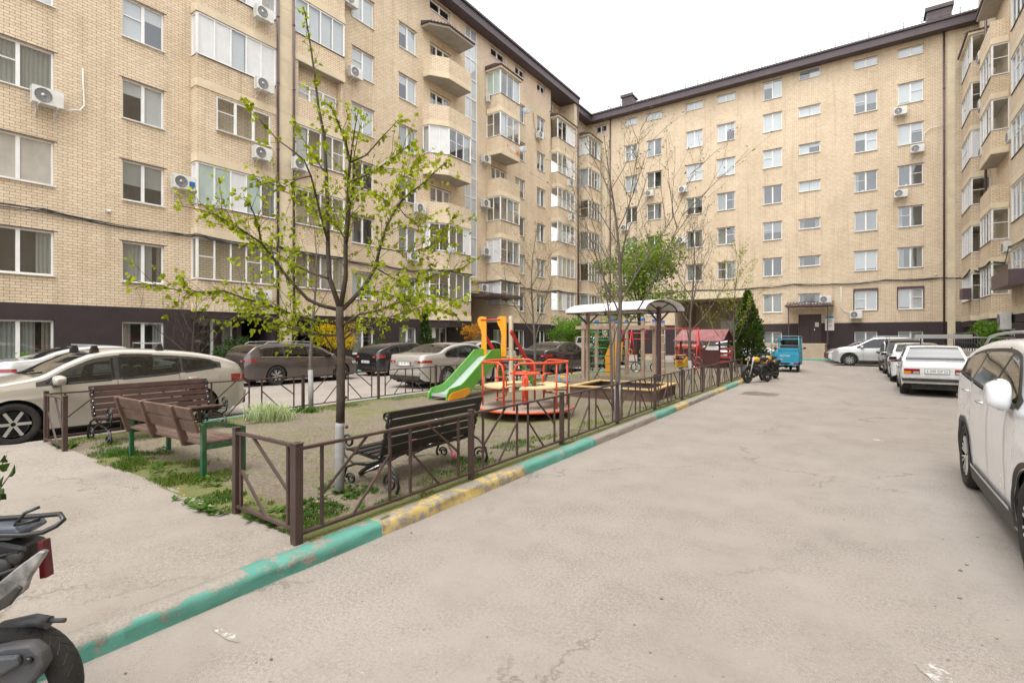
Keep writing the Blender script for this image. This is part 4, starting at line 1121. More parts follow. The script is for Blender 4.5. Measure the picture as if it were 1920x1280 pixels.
# ---------------------------------------------------------------- benches
def spiral(c, r0, r1, a0, turns, n=28, plane='xz'):
    pts = []
    for i in range(n + 1):
        t_ = i / n; a = a0 + turns * 2 * PI * t_; r = r0 + (r1 - r0) * t_
        pts.append(Vector((c[0] + r * math.cos(a), 0, c[1] + r * math.sin(a))))
    return pts
def scroll_bench(name, label, loc, rz, wood, L=1.75, nb=5, knob=False):
    """local: seat faces -x, length along y"""
    t = thing(name, label, 'bench', loc, rz, 'benches of the playground')
    for s_ in (0, L):
        b = MB(); f = lambda P: [p + Vector((0, s_, 0)) for p in P]
        # back upright ending in a scroll
        up = [Vector((.06, 0, .36)), Vector((.10, 0, .55)), Vector((.16, 0, .75)), Vector((.20, 0, .86))]
        b.tube(f(up), .018, 8); b.tube(f(spiral((.145, .87), .06, .015, 0, 1.4)), .013, 6)
        # seat bow and arm scroll
        seat = [Vector((.08, 0, .40)), Vector((-.05, 0, .37)), Vector((-.25, 0, .40)), Vector((-.42, 0, .43))]
        b.tube(f(seat), .018, 8)
        b.tube(f(spiral((-.44, .52), .10, .025, -PI / 2, -1.5)), .014, 6)
        b.tube(f([Vector((-.54, 0, .5)), Vector((-.50, 0, .34)), Vector((-.36, 0, .26)), Vector((-.16, 0, .27)), Vector((.04, 0, .36))]), .014, 6)
        # legs: front and rear C-scrolls
        b.tube(f([Vector((.05, 0, .38)), Vector((.18, 0, .33)), Vector((.28, 0, .22)), Vector((.31, 0, .08)), Vector((.28, 0, 0))]), .016, 7)
        b.tube(f(spiral((.19, .115), .115, .03, -.3, 1.6)), .014, 6)
        b.tube(f([Vector((-.1, 0, .30)), Vector((-.3, 0, .27)), Vector((-.47, 0, .20)), Vector((-.52, 0, .06)), Vector((-.50, 0, 0))]), .016, 7)
        b.tube(f(spiral((-.40, .07), .07, .02, PI, -1.5)), .013, 6)
        b.build('iron_frame', IRON, t, uv=False)
    b = MB(); b.bar((.02, 0, .36), (.02, L, .36), .02, .04); b.bar((-.35, 0, .38), (-.35, L, .38), .02, .03); b.build('stretcher', IRON, t)
    for k in range(nb):
        z = .47 + k * (.44 / (nb - 1)) * .98; x = .085 + (z - .47) * .26
        b = MB(); b.bar((x, -.03, z), (x, L + .03, z), .028, .44 / nb * .95 * 1.08, up=(.25, 0, 1)); b.build('back_slat', wood, t, bevel=.004)
    for k in range(4):
        x = -.02 - k * .115
        b = MB(); b.bar((x, -.03, .405 + k * .009), (x, L + .03, .405 + k * .009), .095, .028); b.build('seat_slat', wood, t, bevel=.004)
    t.scale = (1, 1, .87)
    if knob:
        b = MB()
        for k in range(nb):
            z = .47 + k * (.44 / (nb - 1)) * .98; x = .085 + (z - .47) * .26
            for y in (.0, L): b.sphere((x - .016, y, z + .0), .011, 0, 8, 5); 
        b.build('bolts', CHROME, t)
    return t
scroll_bench('park_bench', 'dark slatted bench with black iron scrolls, back turned to the painted kerb', (-4.10, 3.50, .1), R(2), WOODD, 1.52)
scroll_bench('park_bench', 'brown slatted bench with iron scroll ends in front of the gold hatchback', (-9.62, 4.42, .1), R(180 + 3), WOODB, 1.68, 5, True)
# wooden bench with green legs
t = thing('park_bench', 'weathered plank bench on green steel legs, seen from behind', 'bench', (-7.95, 2.66, .1), R(1), 'benches of the playground')
L = 1.92
for x in (0, L):
    b = MB()
    b.bar((x, 0, 0), (x, 0, .60 if x else .52), .05, .05, up=(0, 1, 0)); b.bar((x, .44, 0), (x, .44, .52), .05, .05, up=(0, 1, 0)); b.bar((x, 0, .34), (x, .44, .34), .05, .05)
    if x: b.bar((x, 0, .60), (x, .1, .605), .05, .05); b.bar((x, .1, .605), (x, .44, .50), .05, .05)
    b.build('leg_frame', GREENP, t, bevel=.004)
for k in range(4):
    b = MB(); b.bar((-.06, .03 + k * .118, .385), (L + .02, .03 + k * .118, .385), .105, .03); b.build('seat_slat', WOODW, t, bevel=.004)
for z, y in ((.58, -.075), (.73, -.125)):
    b = MB(); b.bar((-.1, y, z), (L + .02, y, z), .03, .135, up=(0, -.32, 1)); b.build('back_slat', WOODW, t, bevel=.004)
for x in (.0, .75, 1.55):
    b = MB(); b.bar((x, -.155, .80), (x, -.02, .34), .045, .075, up=(0, 1, 0)); b.bar((x, -.04, .345), (x, .15, .345), .045, .04); b.build('bracket', WOODW, t, bevel=.004)
# distant benches
for (x, y, rz, lb) in ((-9.75, 14.6, 0, 'low bench with green hoop ends beyond the slide'), (-8.5, 23.2, 90, 'small dark bench beyond the climbing frame')):
    t = thing('park_bench', lb, 'bench', (x, y, .1), R(rz), 'benches of the playground')
    for s_ in (0, 1.3):
        b = MB(); b.tube([(-.25 * math.cos(a), s_, .25 + .42 * math.sin(a)) if False else (-.28 * math.cos(a), s_, .3 + .38 * math.sin(a)) for a in np.linspace(0, PI, 12)], .02, 6)
        b.tube([(-.28, s_, .3), (-.28, s_, 0)], .02, 6); b.tube([(.28, s_, .3), (.28, s_, 0)], .02, 6); b.build('hoop', GREENP, t)
    b = MB(); b.b2(-.2, .2, -.05, 1.35, .38, .42); b.build('seat', WOODW, t)

# ---------------------------------------------------------------- playground
# slide
sx, sy = -8.62, 9.35; sd_ = Vector((-.16, 2.75, 0)); SLr = math.atan2(sd_.y, sd_.x) - PI / 2
t = thing('slide', 'green playground slide with steel chute and orange shoulder panels', 'slide', (sx, sy, .1), SLr)
W_ = .26
prof = [(0, .16), (.25, .15), (.5, .18), (.75, .28), (2.0, .98), (2.15, 1.03), (2.75, 1.03)]
def strip(b, prof, x0, x1, mi=0, smooth=True): b.grid([[Vector((x0, y, z)), Vector((x1, y, z))] for y, z in prof], mi, smooth)
b = MB(); strip(b, prof, -W_, W_); b.bar((-W_, 0, .13), (W_, 0, .13), .05, .07); b.build('chute', STEELS, t)
side = [(-.12, .03), (-.1, .18), (0, .30), (.45, .36), (.62, .44), (1.55, 1.02), (1.85, 1.22), (2.35, 1.24), (2.35, .98), (2.1, .86), (.95, .22), (.75, .06), (.55, .02)]
for s_ in (-1, 1):
    b = MB(); M = Matrix.Translation((s_ * (W_ + .025), 0, 0)) @ Matrix.Rotation(R(90), 4, 'Z'); b.plate(side, M, .035); b.build('side_board', GREENS, t, bevel=.006)
b = MB(); M = Matrix.Translation((W_ + .052, 0, 0)) @ Matrix.Rotation(R(90), 4, 'Z'); b.plate([(-.08, .02), (-.02, .14), (.1, .2), (.75, .27), (.85, .24), (.8, .12), (.6, .03)], M, .02); b.build('kick_board', ORANGES, t, bevel=.004)
shoulder = [(0, 0), (.17, 0), (.17, 1.13), (-.02, 1.15), (-.1, 1.12), (-.13, 1.02), (-.09, .9), (-.02, .78), (.02, .6), (.0, .3)]
for s_ in (-1, 1):
    b = MB(); M = Matrix.Translation((s_ * (W_ + .08), 2.32, 1.02)) @ Matrix.Rotation(0, 4, 'Z'); b.plate([(x * s_ if s_ < 0 else x, z) for x, z in shoulder] if False else [(-x * 1.05 * -1 - .02, z) for x, z in shoulder], M, .035); b.build('shoulder_panel', ORANGES, t, bevel=.006)
b = MB(); b.tube([(-W_ - .1, 2.3, 2.07), (W_ + .05, 2.3, 2.07)], .018, 8); b.build('hand_bar', REDD, t)
for x, y, h_ in ((W_ + .25, 2.55, 2.17), (-W_ - .2, 2.6, 1.1), (W_ + .25, 3.3, .95), (-W_ - .2, 3.3, .95)):
    b = MB(); b.box((x, y, h_ / 2), (.1, .1, h_)); b.build('post', CREAM, t, bevel=.008)
b = MB(); b.b2(-W_ - .2, W_ + .25, 2.4, 3.0, .97, 1.02); b.build('platform', PLYW, t)
for s_ in (-W_ - .16, W_ + .3):
    b = MB(); b.bar((s_, 2.45, 1.75), (s_, 3.75, .55), .04, .12, up=(0, 1, 1)); b.build('handrail', REDD, t, bevel=.01)
    b = MB(); b.bar((s_ - .02, 2.95, .98), (s_ - .02, 3.95, .05), .04, .16, up=(0, 1, 1)); b.build('stair_string', GREENS, t, bevel=.01)
for k in range(4):
    b = MB(); b.b2(-W_ - .12, W_ + .25, 3.05 + k * .22, 3.25 + k * .22, .78 - k * .2, .81 - k * .2); b.build('step', BLKP, t)
# roundabout
ct = thing('roundabout', 'orange-red children roundabout with ring rail and birch seat ring', 'roundabout', (-5.62, 8.62, .1), R(12))
b = MB(); b.lathe([(.001, .2), (.96, .2), (.965, .17)], 40); b.build('deck', pm('weathered_deck', (.26, .2, .16), .8, .2, 6, dirt=.4), ct)
b = MB(); b.lathe([(.95, .15), (.985, .15), (.985, .185), (.95, .19), (.95, .15)], 48); b.lathe([(.001, .14), (.9, .14)], 30); b.build('deck_rim', REDP, ct)
b = MB(); b.tube([(0, 0, -.1), (0, 0, .16)], .12, 14); b.build('pivot', BLKP, ct)
RR = .86
b = MB(); b.tube([(0, 0, .18), (0, 0, .82)], .065, 16); b.build('centre_post', REDP, ct)
b = MB(); b.tube([(.3 * math.cos(a), .3 * math.sin(a), .84) for a in np.linspace(0, 2 * PI, 30)[:-1]], .018, 8, closed=True)
for k in range(4): a = k * PI / 2; b.tube([(0, 0, .84), (.3 * math.cos(a), .3 * math.sin(a), .84)], .015, 6)
b.tube([(0, 0, .8), (0, 0, .89)], .055, 12); b.build('hand_wheel', REDP, ct)
gaps = [R(-105), R(75)]
b = MB()
for g0 in (R(-75), R(105)):
    arc = [(RR * math.cos(a), RR * math.sin(a), 1.08) for a in np.linspace(g0, g0 + R(150), 30)]
    e0 = Vector(arc[0]); e1 = Vector(arc[-1])
    a0_ = g0 - R(8); a1_ = g0 + R(158)
    P = [(RR * math.cos(a0_), RR * math.sin(a0_), .2), (RR * math.cos(a0_), RR * math.sin(a0_), .92), (RR * math.cos(g0 - R(5)), RR * math.sin(g0 - R(5)), 1.04)] + arc + [(RR * math.cos(g0 + R(155)), RR * math.sin(g0 + R(155)), 1.04), (RR * math.cos(a1_), RR * math.sin(a1_), .92), (RR * math.cos(a1_), RR * math.sin(a1_), .2)]
    b.tube(P, .023, 8)
    for aa in (g0 + R(50), g0 + R(100)): b.tube([(RR * math.cos(aa), RR * math.sin(aa), .2), (RR * math.cos(aa), RR * math.sin(aa), 1.08)], .02, 8)
b.build('ring_rail', REDP, ct)
for g0 in (R(-75), R(105)):
    b = MB(); A = np.linspace(g0 - R(2), g0 + R(152), 26)
    poly = [(.84 * math.cos(a), .84 * math.sin(a)) for a in A] + [(.42 * math.cos(a), .42 * math.sin(a)) for a in A[::-1]]
    b.prism(poly, .585, .61); b.build('seat', PLYW, ct)
    b = MB()
    for aa in (g0 + R(6), g0 + R(144)):
        c, s_ = math.cos(aa), math.sin(aa)
        b.tube([(RR * c, RR * s_, .8), (.62 * c, .62 * s_, .8), (.55 * c, .55 * s_, .76), (.55 * c, .55 * s_, .45), (.62 * c, .62 * s_, .4), (RR * c, RR * s_, .4)], .016, 7)
    for aa in (g0 + R(50), g0 + R(100)):
        c, s_ = math.cos(aa), math.sin(aa); b.tube([(RR * c, RR * s_, .5), (.6 * c, .6 * s_, .5), (.5 * c, .5 * s_, .58)], .014, 6)
    b.build('seat_bracket', REDP, ct)
# sandbox
t = thing('sandbox', 'low wooden sandbox with yellow-painted rim under the canopy', 'sandbox', (-5.3, 13.0, .1), R(3))
x0, x1, y0, y1, h_ = -1.1, 1.12, -1.05, 1.05, .27
b = MB(); b.b2(x0, x1, y0, y0 + .04, -.05, h_); b.b2(x0, x1, y1 - .04, y1, -.05, h_); b.b2(x0, x0 + .04, y0 + .04, y1 - .04, -.05, h_); b.b2(x1 - .04, x1, y0 + .04, y1 - .04, -.05, h_); b.build('side_board', WOODW, t)
b = MB(); b.b2(x0 - .04, x1 + .04, y0 - .04, y0 + .12, h_, h_ + .035); b.b2(x0 - .04, x1 + .04, y1 - .12, y1 + .04, h_, h_ + .035); b.b2(x0 - .04, x0 + .12, y0 + .12, y1 - .12, h_, h_ + .035); b.b2(x1 - .12, x1 + .04, y0 + .12, y1 - .12, h_, h_ + .035); b.build('rim', pm('ochre_rim', (.50, .33, .13), .6, .2, 5, dirt=.4), t)
b = MB(); b.grid([[Vector((x, y, .15 + .04 * mnoise.noise(Vector((x * 2, y * 2, 0))))) for x in np.linspace(x0 + .05, x1 - .05, 14)] for y in np.linspace(y0 + .05, y1 - .05, 14)]); b.build('liner', pm('dark_blue_liner', (.02, .035, .06), .6, .3, 4), t)
# canopy on two posts
t = thing('sun_canopy', 'white arched polycarbonate canopy on two brown posts above the sandbox', 'canopy', (-4.95, 14.85, .1), R(-19))
# local x runs to -x: length 3.1
for x in (-.0, -2.95):
    b = MB(); b.box((x, 0, 1.2), (.10, .10, 2.55)); b.build('post', PIPE if x == 0 else TAN, t, bevel=.005)
    b = MB(); A = np.linspace(0, PI, 15); rw, rh = .88, .30
    b.tube([(x, rw * math.cos(a), 2.34 + rh * math.sin(a)) for a in A], .022, 6)
    b.bar((x, -rw, 2.34), (x, rw, 2.34), .03, .03)
    for s_ in (-.5, .5): b.bar((x, 0, 2.0), (x, s_, 2.36), .04, .04); b.bar((x, 0, 2.36), (x, s_, 2.34 + rh * math.sin(math.acos(abs(s_)))), .03, .03)
    b.build('arch_truss', PIPE, t)
b = MB(); b.grid([[Vector((x, .91 * math.cos(a), 2.36 + .31 * math.sin(a))) for a in np.linspace(0, PI, 21)] for x in (.25, -.5, -1.5, -2.5, -3.1)])
o = b.build('roof_sheet', POLYC, t); sm_ = o.modifiers.new('thick', 'SOLIDIFY'); sm_.thickness = .008
b = MB(); b.bar((.2, -.88, 2.34), (-3.05, -.88, 2.34), .03, .03); b.bar((.2, .88, 2.34), (-3.05, .88, 2.34), .03, .03); b.bar((.2, 0, 2.63), (-3.05, 0, 2.63), .03, .03); b.build('purlins', PIPE, t)
# climbing frame
t = thing('climbing_frame', 'tall play frame of beige posts with green rungs, red bars and yellow rings', 'climbing frame', (-8.6, 17.2, .1), R(4))
posts = [(0, 0), (0, 1.35), (1.15, 0), (1.15, 1.6), (2.25, 0), (2.25, 1.5), (2.2, 3.0), (.3, 2.9)]
for i, (x, y) in enumerate(posts):
    b = MB(); b.box((x, y, 1.05), (.12, .12, 2.2 if i != 3 else 1.9)); po = b.build('post', TAN, t, bevel=.01)
    b = MB(); b.box((x, y, 2.2), (.13, .13, .1)); b.build('post_cap', BLUEC, po, bevel=.01)
b = MB(); b.bar((-.3, 0, 1.93), (2.5, 0, 1.93), .12, .12); b.bar((2.25, -.1, 1.93), (2.25, 3.1, 1.93), .12, .12); b.bar((0, -.1, 1.93), (0, 3.0, 1.93), .1, .1); b.bar((.3, 2.9, 1.93), (2.3, 3.0, 1.93), .1, .1); b.build('beam', TAN, t)
b = MB(); 
for y in (.5, 1.0): b.tube([(0, y, 2.12), (2.25, y, 2.12)], .02, 6)
for k in range(8): b.tube([(.2 + k * .27, .5, 2.12), (.2 + k * .27, 1.0, 2.12)], .016, 6)
b.build('monkey_bars', GREENP, t)
for k in range(6):
    b = MB(); b.tube([(.06, -.02, .3 + k * .29), (1.1, -.02, .3 + k * .29)], .018, 6); b.build('rung', pm('bright_green_rung', (.03, .26, .12), .4, .1), t)
b = MB(); b.bar((-.35, .6, .0), (.1, .5, .55), .05, .05); b.bar((.35, .2, .0), (.75, .3, .75), .04, .04); b.build('brace', GREENP, t)
b = MB(); M = Matrix.Translation((.7, 1.2, .1)); b.plate([(-.25, 0), (.1, 0), (.35, .5), (.45, 1.3), (-.05, 1.3), (-.3, .7)], M, .04); b.build('climbing_board', ORANGES, t)
b = MB(); b.tube([(1.15, .9, 1.72), (2.25, .9, 1.72)], .02, 6); b.tube([(1.15, .9, 1.5), (2.25, .9, 1.5)], .02, 6)
for x in (1.25, 2.1): b.tube([(x, .9, 1.9), (x - .06, .9, 1.6), (x + .04, .9, 1.4)], .022, 6)
b.build('red_bars', REDD, t)
for x in (1.5, 1.95):
    b = MB(); b.tube([(x, .9, 1.5), (x, .9, 1.12)], .008, 5, 1); b.tube([(x + .09 * math.cos(a), .9, 1.03 + .09 * math.sin(a)) for a in np.linspace(0, 2 * PI, 16)[:-1]], .014, 6, closed=True); b.build('ring', [YELP, GALV], t)
b = MB()
for x in (2.38, 2.62): b.tube([(x, 1.6, 1.85), (x + .05, 1.5, .1)], .01, 5, 1)
for k in range(5): b.tube([(2.36, 1.58 - .02 * k, .35 + .32 * k), (2.66, 1.58 - .02 * k, .37 + .32 * k)], .02, 6)
b.build('rope_ladder', [PLYW, GALV], t)
# swing set
t = thing('swing_set', 'red A-frame swing set with yellow and red seats', 'swing', (-5.85, 22.8, .1), R(2))
for x in (0, -3.0):
    b = MB(); b.tube([(x, -.65, -.03), (x, 0, 1.95)], .022, 7); b.tube([(x, .65, -.03), (x, 0, 1.95)], .022, 7); b.build('leg_frame', REDD, t)
b = MB(); b.tube([(.05, 0, 1.95), (-3.05, 0, 1.95)], .022, 7); b.build('top_bar', REDD, t)
for x in (-.8, -2.2):
    b = MB(); b.tube([(x - .18, 0, 1.94), (x - .18, 0, .6)], .006, 4); b.tube([(x + .18, 0, 1.94), (x + .18, 0, .6)], .006, 4); ch = b.build('chain', GALV, t)
    b = MB(); b.b2(x - .22, x + .22, -.15, .15, .48, .54); b.tube([(x - .22, -.16, .55), (x - .22, -.16, .78), (x + .22, -.16, .78), (x + .22, -.16, .55)], .018, 6); b.tube([(x - .22, .16, .55), (x - .22, .16, .78), (x + .22, .16, .78), (x + .22, .16, .55)], .018, 6, 1); b.build('seat', [YELP, REDD], ch)
# playhouse
t = thing('playhouse', 'small wooden playhouse with faded red roof and dark red walls', 'playhouse', (-7.05, 28.7, .05), R(-8))
rw = pm('faded_red_roof', (.20, .065, .068), .7, .35, 5, dirt=.5, dirtc=(.32, .22, .21))
dw = pm('dark_red_board', (.065, .018, .016), .6, .2, 5)
b = MB(); b.b2(-1.1, 1.1, -.7, -.65, 0, .95); b.b2(-1.1, -1.05, -.65, .65, 0, .95); b.b2(1.05, 1.1, -.65, .65, 0, .5); b.build('wall', dw, t)
for x in (-1.05, 1.05):
    for y in (-.64, .64): b = MB(); b.box((x, y, .75), (.08, .08, 1.5)); b.build('post', dw, t)
b = MB(); M = Matrix.Rotation(R(90), 4, 'Z')
b.add([(-1.35, -.95, 1.42), (1.35, -.95, 1.42), (1.3, 0, 2.02), (-1.3, 0, 2.02)], [(0, 1, 2, 3)]); b.add([(-1.35, .95, 1.42), (1.35, .95, 1.42), (1.3, 0, 2.02), (-1.3, 0, 2.02)], [(0, 1, 2, 3)])
o = b.build('roof', rw, t); so = o.modifiers.new('t', 'SOLIDIFY'); so.thickness = .03
b = MB(); b.add([(1.22, -.85, 1.44), (1.22, .85, 1.44), (1.22, 0, 1.98)], [(0, 1, 2)]); b.add([(-1.22, -.85, 1.44), (-1.22, .85, 1.44), (-1.22, 0, 1.98)], [(0, 1, 2)]); b.build('gable', dw, t)
b = MB()
for k in range(4): b.b2(1.1, 1.7, -.66, -.6, .3 + k * .22, .42 + k * .22)
b.box((1.68, -.63, .6), (.07, .07, 1.2)); b.build('side_rail', pm('dull_red_rail', (.22, .03, .03), .6), t)
# spring rider and small toy
t = thing('spring_rider', 'yellow and red spring rider near the swing set', 'spring rider', (-6.15, 21.3, .1), R(60))
b = MB(); b.tube([(.09 * math.cos(a), .09 * math.sin(a), a * .018) for a in np.linspace(0, 18, 60)], .014, 5); b.build('spring', IRON, t)
b = MB(); b.plate([(-.35, 0), (.3, 0), (.42, .3), (.3, .42), (.1, .2), (-.3, .25)], Matrix.Translation((0, 0, .34)), .05); b.build('body', YELP, t)
b = MB(); b.tube([(.15, -.14, .7), (.15, .14, .7)], .016, 6); b.box((-.1, 0, .58), (.25, .2, .03)); b.build('handle', REDD, t)
tp = on_ground(1055, 713, .15)
t = thing('toy_car', 'tiny blue and orange toy lying on the sand left of the sandbox', 'toy', (tp.x, tp.y, .12), R(20))
b = MB(); b.box((0, 0, .13), (.2, .16, .12)); b.build('body', pm('toy_orange', (.7, .3, .05), .5), t, bevel=.02)
b = MB(); 
for x in (-.15, .15): b.tube([(x, -.11, .09), (x, .11, .09)], .09, 12)
b.build('wheels', pm('toy_blue', (.1, .35, .5), .5), t)

# ---------------------------------------------------------------- bicycles and motorcycles
def wheel_ring(b, c, r, axis='y', rt=.022, mi=0, spokes=14, ms=1, M=None):
    pts = []
    M = M or Matrix.Identity(4)
    for a in np.linspace(0, 2 * PI, 29)[:-1]: pts.append(M @ Vector((c[0] + r * math.cos(a), c[1], c[2] + r * math.sin(a))))
    b.tube(pts, rt, 8, mi, closed=True)
    b.tube([M @ Vector((c[0] + (r - rt * 1.2) * math.cos(a), c[1], c[2] + (r - rt * 1.2) * math.sin(a))) for a in np.linspace(0, 2 * PI, 29)[:-1]], rt * .5, 6, ms, closed=True)
    for k in range(spokes):
        a = 2 * PI * k / spokes; b.tube([M @ Vector(c), M @ Vector((c[0] + r * math.cos(a), c[1], c[2] + r * math.sin(a)))], .002, 3, ms, caps=False)
    b.tube([M @ Vector((c[0], c[1] - .04, c[2])), M @ Vector((c[0], c[1] + .04, c[2]))], .02, 8, ms)
def bicycle(loc, rot, label, col, r=.24, sc=1):
    t = thing('bicycle', label, 'bicycle', loc, 0, 'bicycles in the playground'); t.rotation_euler = rot; t.scale = (sc, sc, sc)
    pk = pm('bike_' + col[0], col[1], .35, .1, coat=.5)
    for x in (-.42, .42):
        b = MB(); wheel_ring(b, (x, 0, r), r); b.build('wheel', [RUBBER, CHROME], t, uv=False)
    b = MB(); bb = Vector((-.05, 0, r)); seat = Vector((-.18, 0, r + .3)); hd = Vector((.3, 0, r + .3))
    for p, q in ((bb, seat), (bb, hd), (seat, hd + Vector((0, 0, -.05))), (Vector((-.42, 0, r)), bb), (Vector((-.42, 0, r)), seat), (hd, Vector((.42, 0, r)))): b.tube([p, q], .014, 7)
    b.build('frame', pk, t)
    b = MB(); b.tube([hd, hd + Vector((-.02, 0, .14))], .012, 6); b.tube([hd + Vector((-.08, -.25, .2)), hd + Vector((-.02, 0, .14)), hd + Vector((-.08, .25, .2))], .012, 6); b.build('handlebar', CHROME, t)
    b = MB(); b.tube([hd + Vector((-.08, s_ * .25, .2)) for s_ in (-1,)] + [hd + Vector((-.11, -.34, .21))], .017, 7); b.tube([hd + Vector((-.08, .25, .2)), hd + Vector((-.11, .34, .21))], .017, 7); b.build('grips', pk, t)
    b = MB(); b.sphere(seat + Vector((-.02, 0, .09)), .09, 0, 10, 6, (1.4, .8, .35)); b.tube([seat, seat + Vector((0, 0, .08))], .012, 6); b.build('saddle', pk, t)
    b = MB(); b.tube([(-.05, .03, r), (-.05, .05, r)], .07, 14); b.bar((-.05, .06, r), (.06, .06, r - .1), .02, .012); b.build('crank', CHROME, t)
bicycle((-4.80, 4.32, .13), (R(60), R(-3), R(97)), 'child bicycle in pink lying on the gravel behind the dark bench', ('pink', (.55, .03, .16)), .24)
bicycle((-8.0, 22.2, .1), (0, 0, R(20)), 'small green and blue bicycle beyond the yellow rings', ('green', (.02, .3, .2)), .22)
bicycle((-7.3, 26.5, .1), (0, 0, R(0)), 'dark bicycle parked beyond the climbing frame', ('dark', (.03, .03, .04)), .3)

def motorbike(loc, rz, label, tank, steer=0):
    """local: front at +x"""
    t = thing('motorcycle', label, 'motorcycle', loc, rz, 'motorcycles at the kerb end')
    for x, r_, w in ((-.62, .29, .06), (.66, .30, .05)):
        b = MB(); pts = [(x + (r_ - w) * math.cos(a), 0, r_ + (r_ - w) * math.sin(a)) for a in np.linspace(0, 2 * PI, 29)[:-1]]; b.tube(pts, w, 9, 0, closed=True)
        wh = b.build('wheel', RUBBER, t)
        b = MB(); b.lathe([(.001, -.03), (.06, -.03), (.06, .03), (.001, .03)], 12, Matrix.Translation((x, 0, r_)) @ Matrix.Rotation(R(90), 4, 'X'))
        for k in range(8): a = k * PI / 4; b.bar((x, 0, r_), (x + (r_ - w) * math.cos(a), 0, r_ + (r_ - w) * math.sin(a)), .015, .03)
        b.build('rim', ALLOYD, wh)
    b = MB()
    for s_ in (-.09, .09): b.tube([(.66, s_, .30), (.50, s_, .72), (.42, s_, .98)], .024, 8)
    b.build('fork', GALV, t)
    b = MB(); b.sphere((.05, 0, .45), .2, 0, 12, 8, (1.2, .7, .85)); b.tube([(.1, 0, .5), (.18, 0, .7)], .09, 10); b.tube([(-.1, -.1, .36), (-.3, -.14, .3), (-.75, -.17, .36)], .045, 8); b.build('engine', GALV if False else ALLOYD, t)
    b = MB()
    for s_ in (-.1, .1): b.tube([(.40, 0, .88), (.1, s_, .72), (-.35, s_, .66), (-.75, s_ * .7, .76)], .018, 6); b.tube([(.36, 0, .8), (.22, s_, .35), (-.2, s_, .28), (-.62, s_, .29)], .018, 6)
    b.build('frame', IRON, t)
    b = MB(); b.sphere((.15, 0, .84), .18, 0, 14, 9, (1.25, .7, .62)); b.sphere((-.35, 0, .70), .13, 0, 12, 8, (1.3, .6, .6)); b.build('tank', tank, t)
    b = MB(); b.sphere((-.30, 0, .86), .2, 0, 14, 9, (1.9, .7, .4)); b.build('seat', BLKP, t)
    b = MB(); b.tube([(.40, -.36, 1.06), (.46, -.15, 1.0), (.44, 0, 1.0), (.46, .15, 1.0), (.40, .36, 1.06)], .014, 7); b.build('handlebar', IRON, t)
    b = MB(); b.sphere((.56, 0, .88), .095, 0, 14, 9, (.7, 1, 1)); hl_ = b.build('headlight', IRON, t)
    b = MB(); b.lathe([(.001, .0), (.07, -.01)], 16, Matrix.Translation((.625, 0, .88)) @ Matrix.Rotation(R(90), 4, 'Y')); b.build('lens', CLRL, hl_)
    for s_ in (-1, 1):
        b = MB(); b.sphere((.50, s_ * .17, .85), .035, 0, 8, 6); b.sphere((-.85, s_ * .14, .76), .035, 0, 8, 6); b.build('indicator', ORGL, t)
        b = MB(); b.tube([(.42, s_ * .3, 1.05), (.40, s_ * .36, 1.2)], .007, 5); b.sphere((.40, s_ * .38, 1.23), .06, 0, 10, 6, (.3, 1, .7)); b.build('mirror', IRON, t)
    for x, r_ in ((-.62, .33), (.66, .335)):
        b = MB(); b.grid([[Vector((x + r_ * math.cos(a), y, .3 + r_ * math.sin(a))) for y in (-.07, .07)] for a in np.linspace(R(20), R(130) if x > 0 else R(150), 10)]); b.build('mudguard', BLKP, t)
    b = MB(); b.box((-.95, 0, .68), (.02, .16, .12)); b.bar((-.8, 0, .72), (-.98, 0, .60), .12, .02); b.build('tail_bracket', BLKP, t)
    b = MB(); b.tube([(0, .12, .25), (-.1, .32, 0)], .012, 6); b.build('kickstand', IRON, t)
    return t
motorbike((-3.15, 20.6, 0), R(-112), 'black and yellow motorcycle with orange indicators, nearest to the kerb end', YELP)
motorbike((-3.0, 22.3, 0), R(-103), 'yellow-tanked motorcycle with round headlight, second behind the first', YELP)

# scooter cut off by the left edge
st = thing('scooter', 'dark battered scooter rear with rack and red tail lamp, cut by the left edge', 'scooter', (0, 0, 0))
sc_dir = Vector((-.80, -.60, 0)); rear = at_depth(22, 1292, 1.96); rear.z = 0
sc_n = sc_dir.normalized(); st.location = (rear.x + sc_n.x * .0, rear.y + sc_n.y * .0, 0); st.rotation_euler = (0, 0, math.atan2(sc_dir.y, sc_dir.x))
# local +x forward (to the left of the picture), rear axle at origin
def tw(b, c, R_, w, mi=0, k_=1.9):
    prof = []
    for i in range(13):
        a = -PI / 2 + PI * i / 12; prof.append((R_ - w * .6 + w * .6 * math.cos(a), w * math.sin(a)))
    b.lathe([(R_ - w * k_, -w * .75)] + prof + [(R_ - w * k_, w * .75)], 40, Matrix.Translation(c) @ Matrix.Rotation(R(90), 4, 'X'), mi)
WC = .315
COVER = [(-.20, .43), (-.225, .475), (-.215, .52), (-.175, .555), (-.10, .55), (.0, .53), (.10, .52), (.55, .50), (.62, .40), (.58, .28), (.2, .27), (.02, .32), (-.08, .36), (-.16, .39)]
b = MB(); tw(b, (0, 0, WC), .25, .062, 0, 1.05)
for k in range(34):
    a = 2 * PI * k / 34
    for s_ in (-1, 1): b.bar((.2490 * math.cos(a), s_ * .004, WC + .2490 * math.sin(a)), (.2440 * math.cos(a + .12), s_ * .034, WC + .2440 * math.sin(a + .12)), .005, .004, 1)
wh = b.build('wheel', [RUBBER, INK], st)
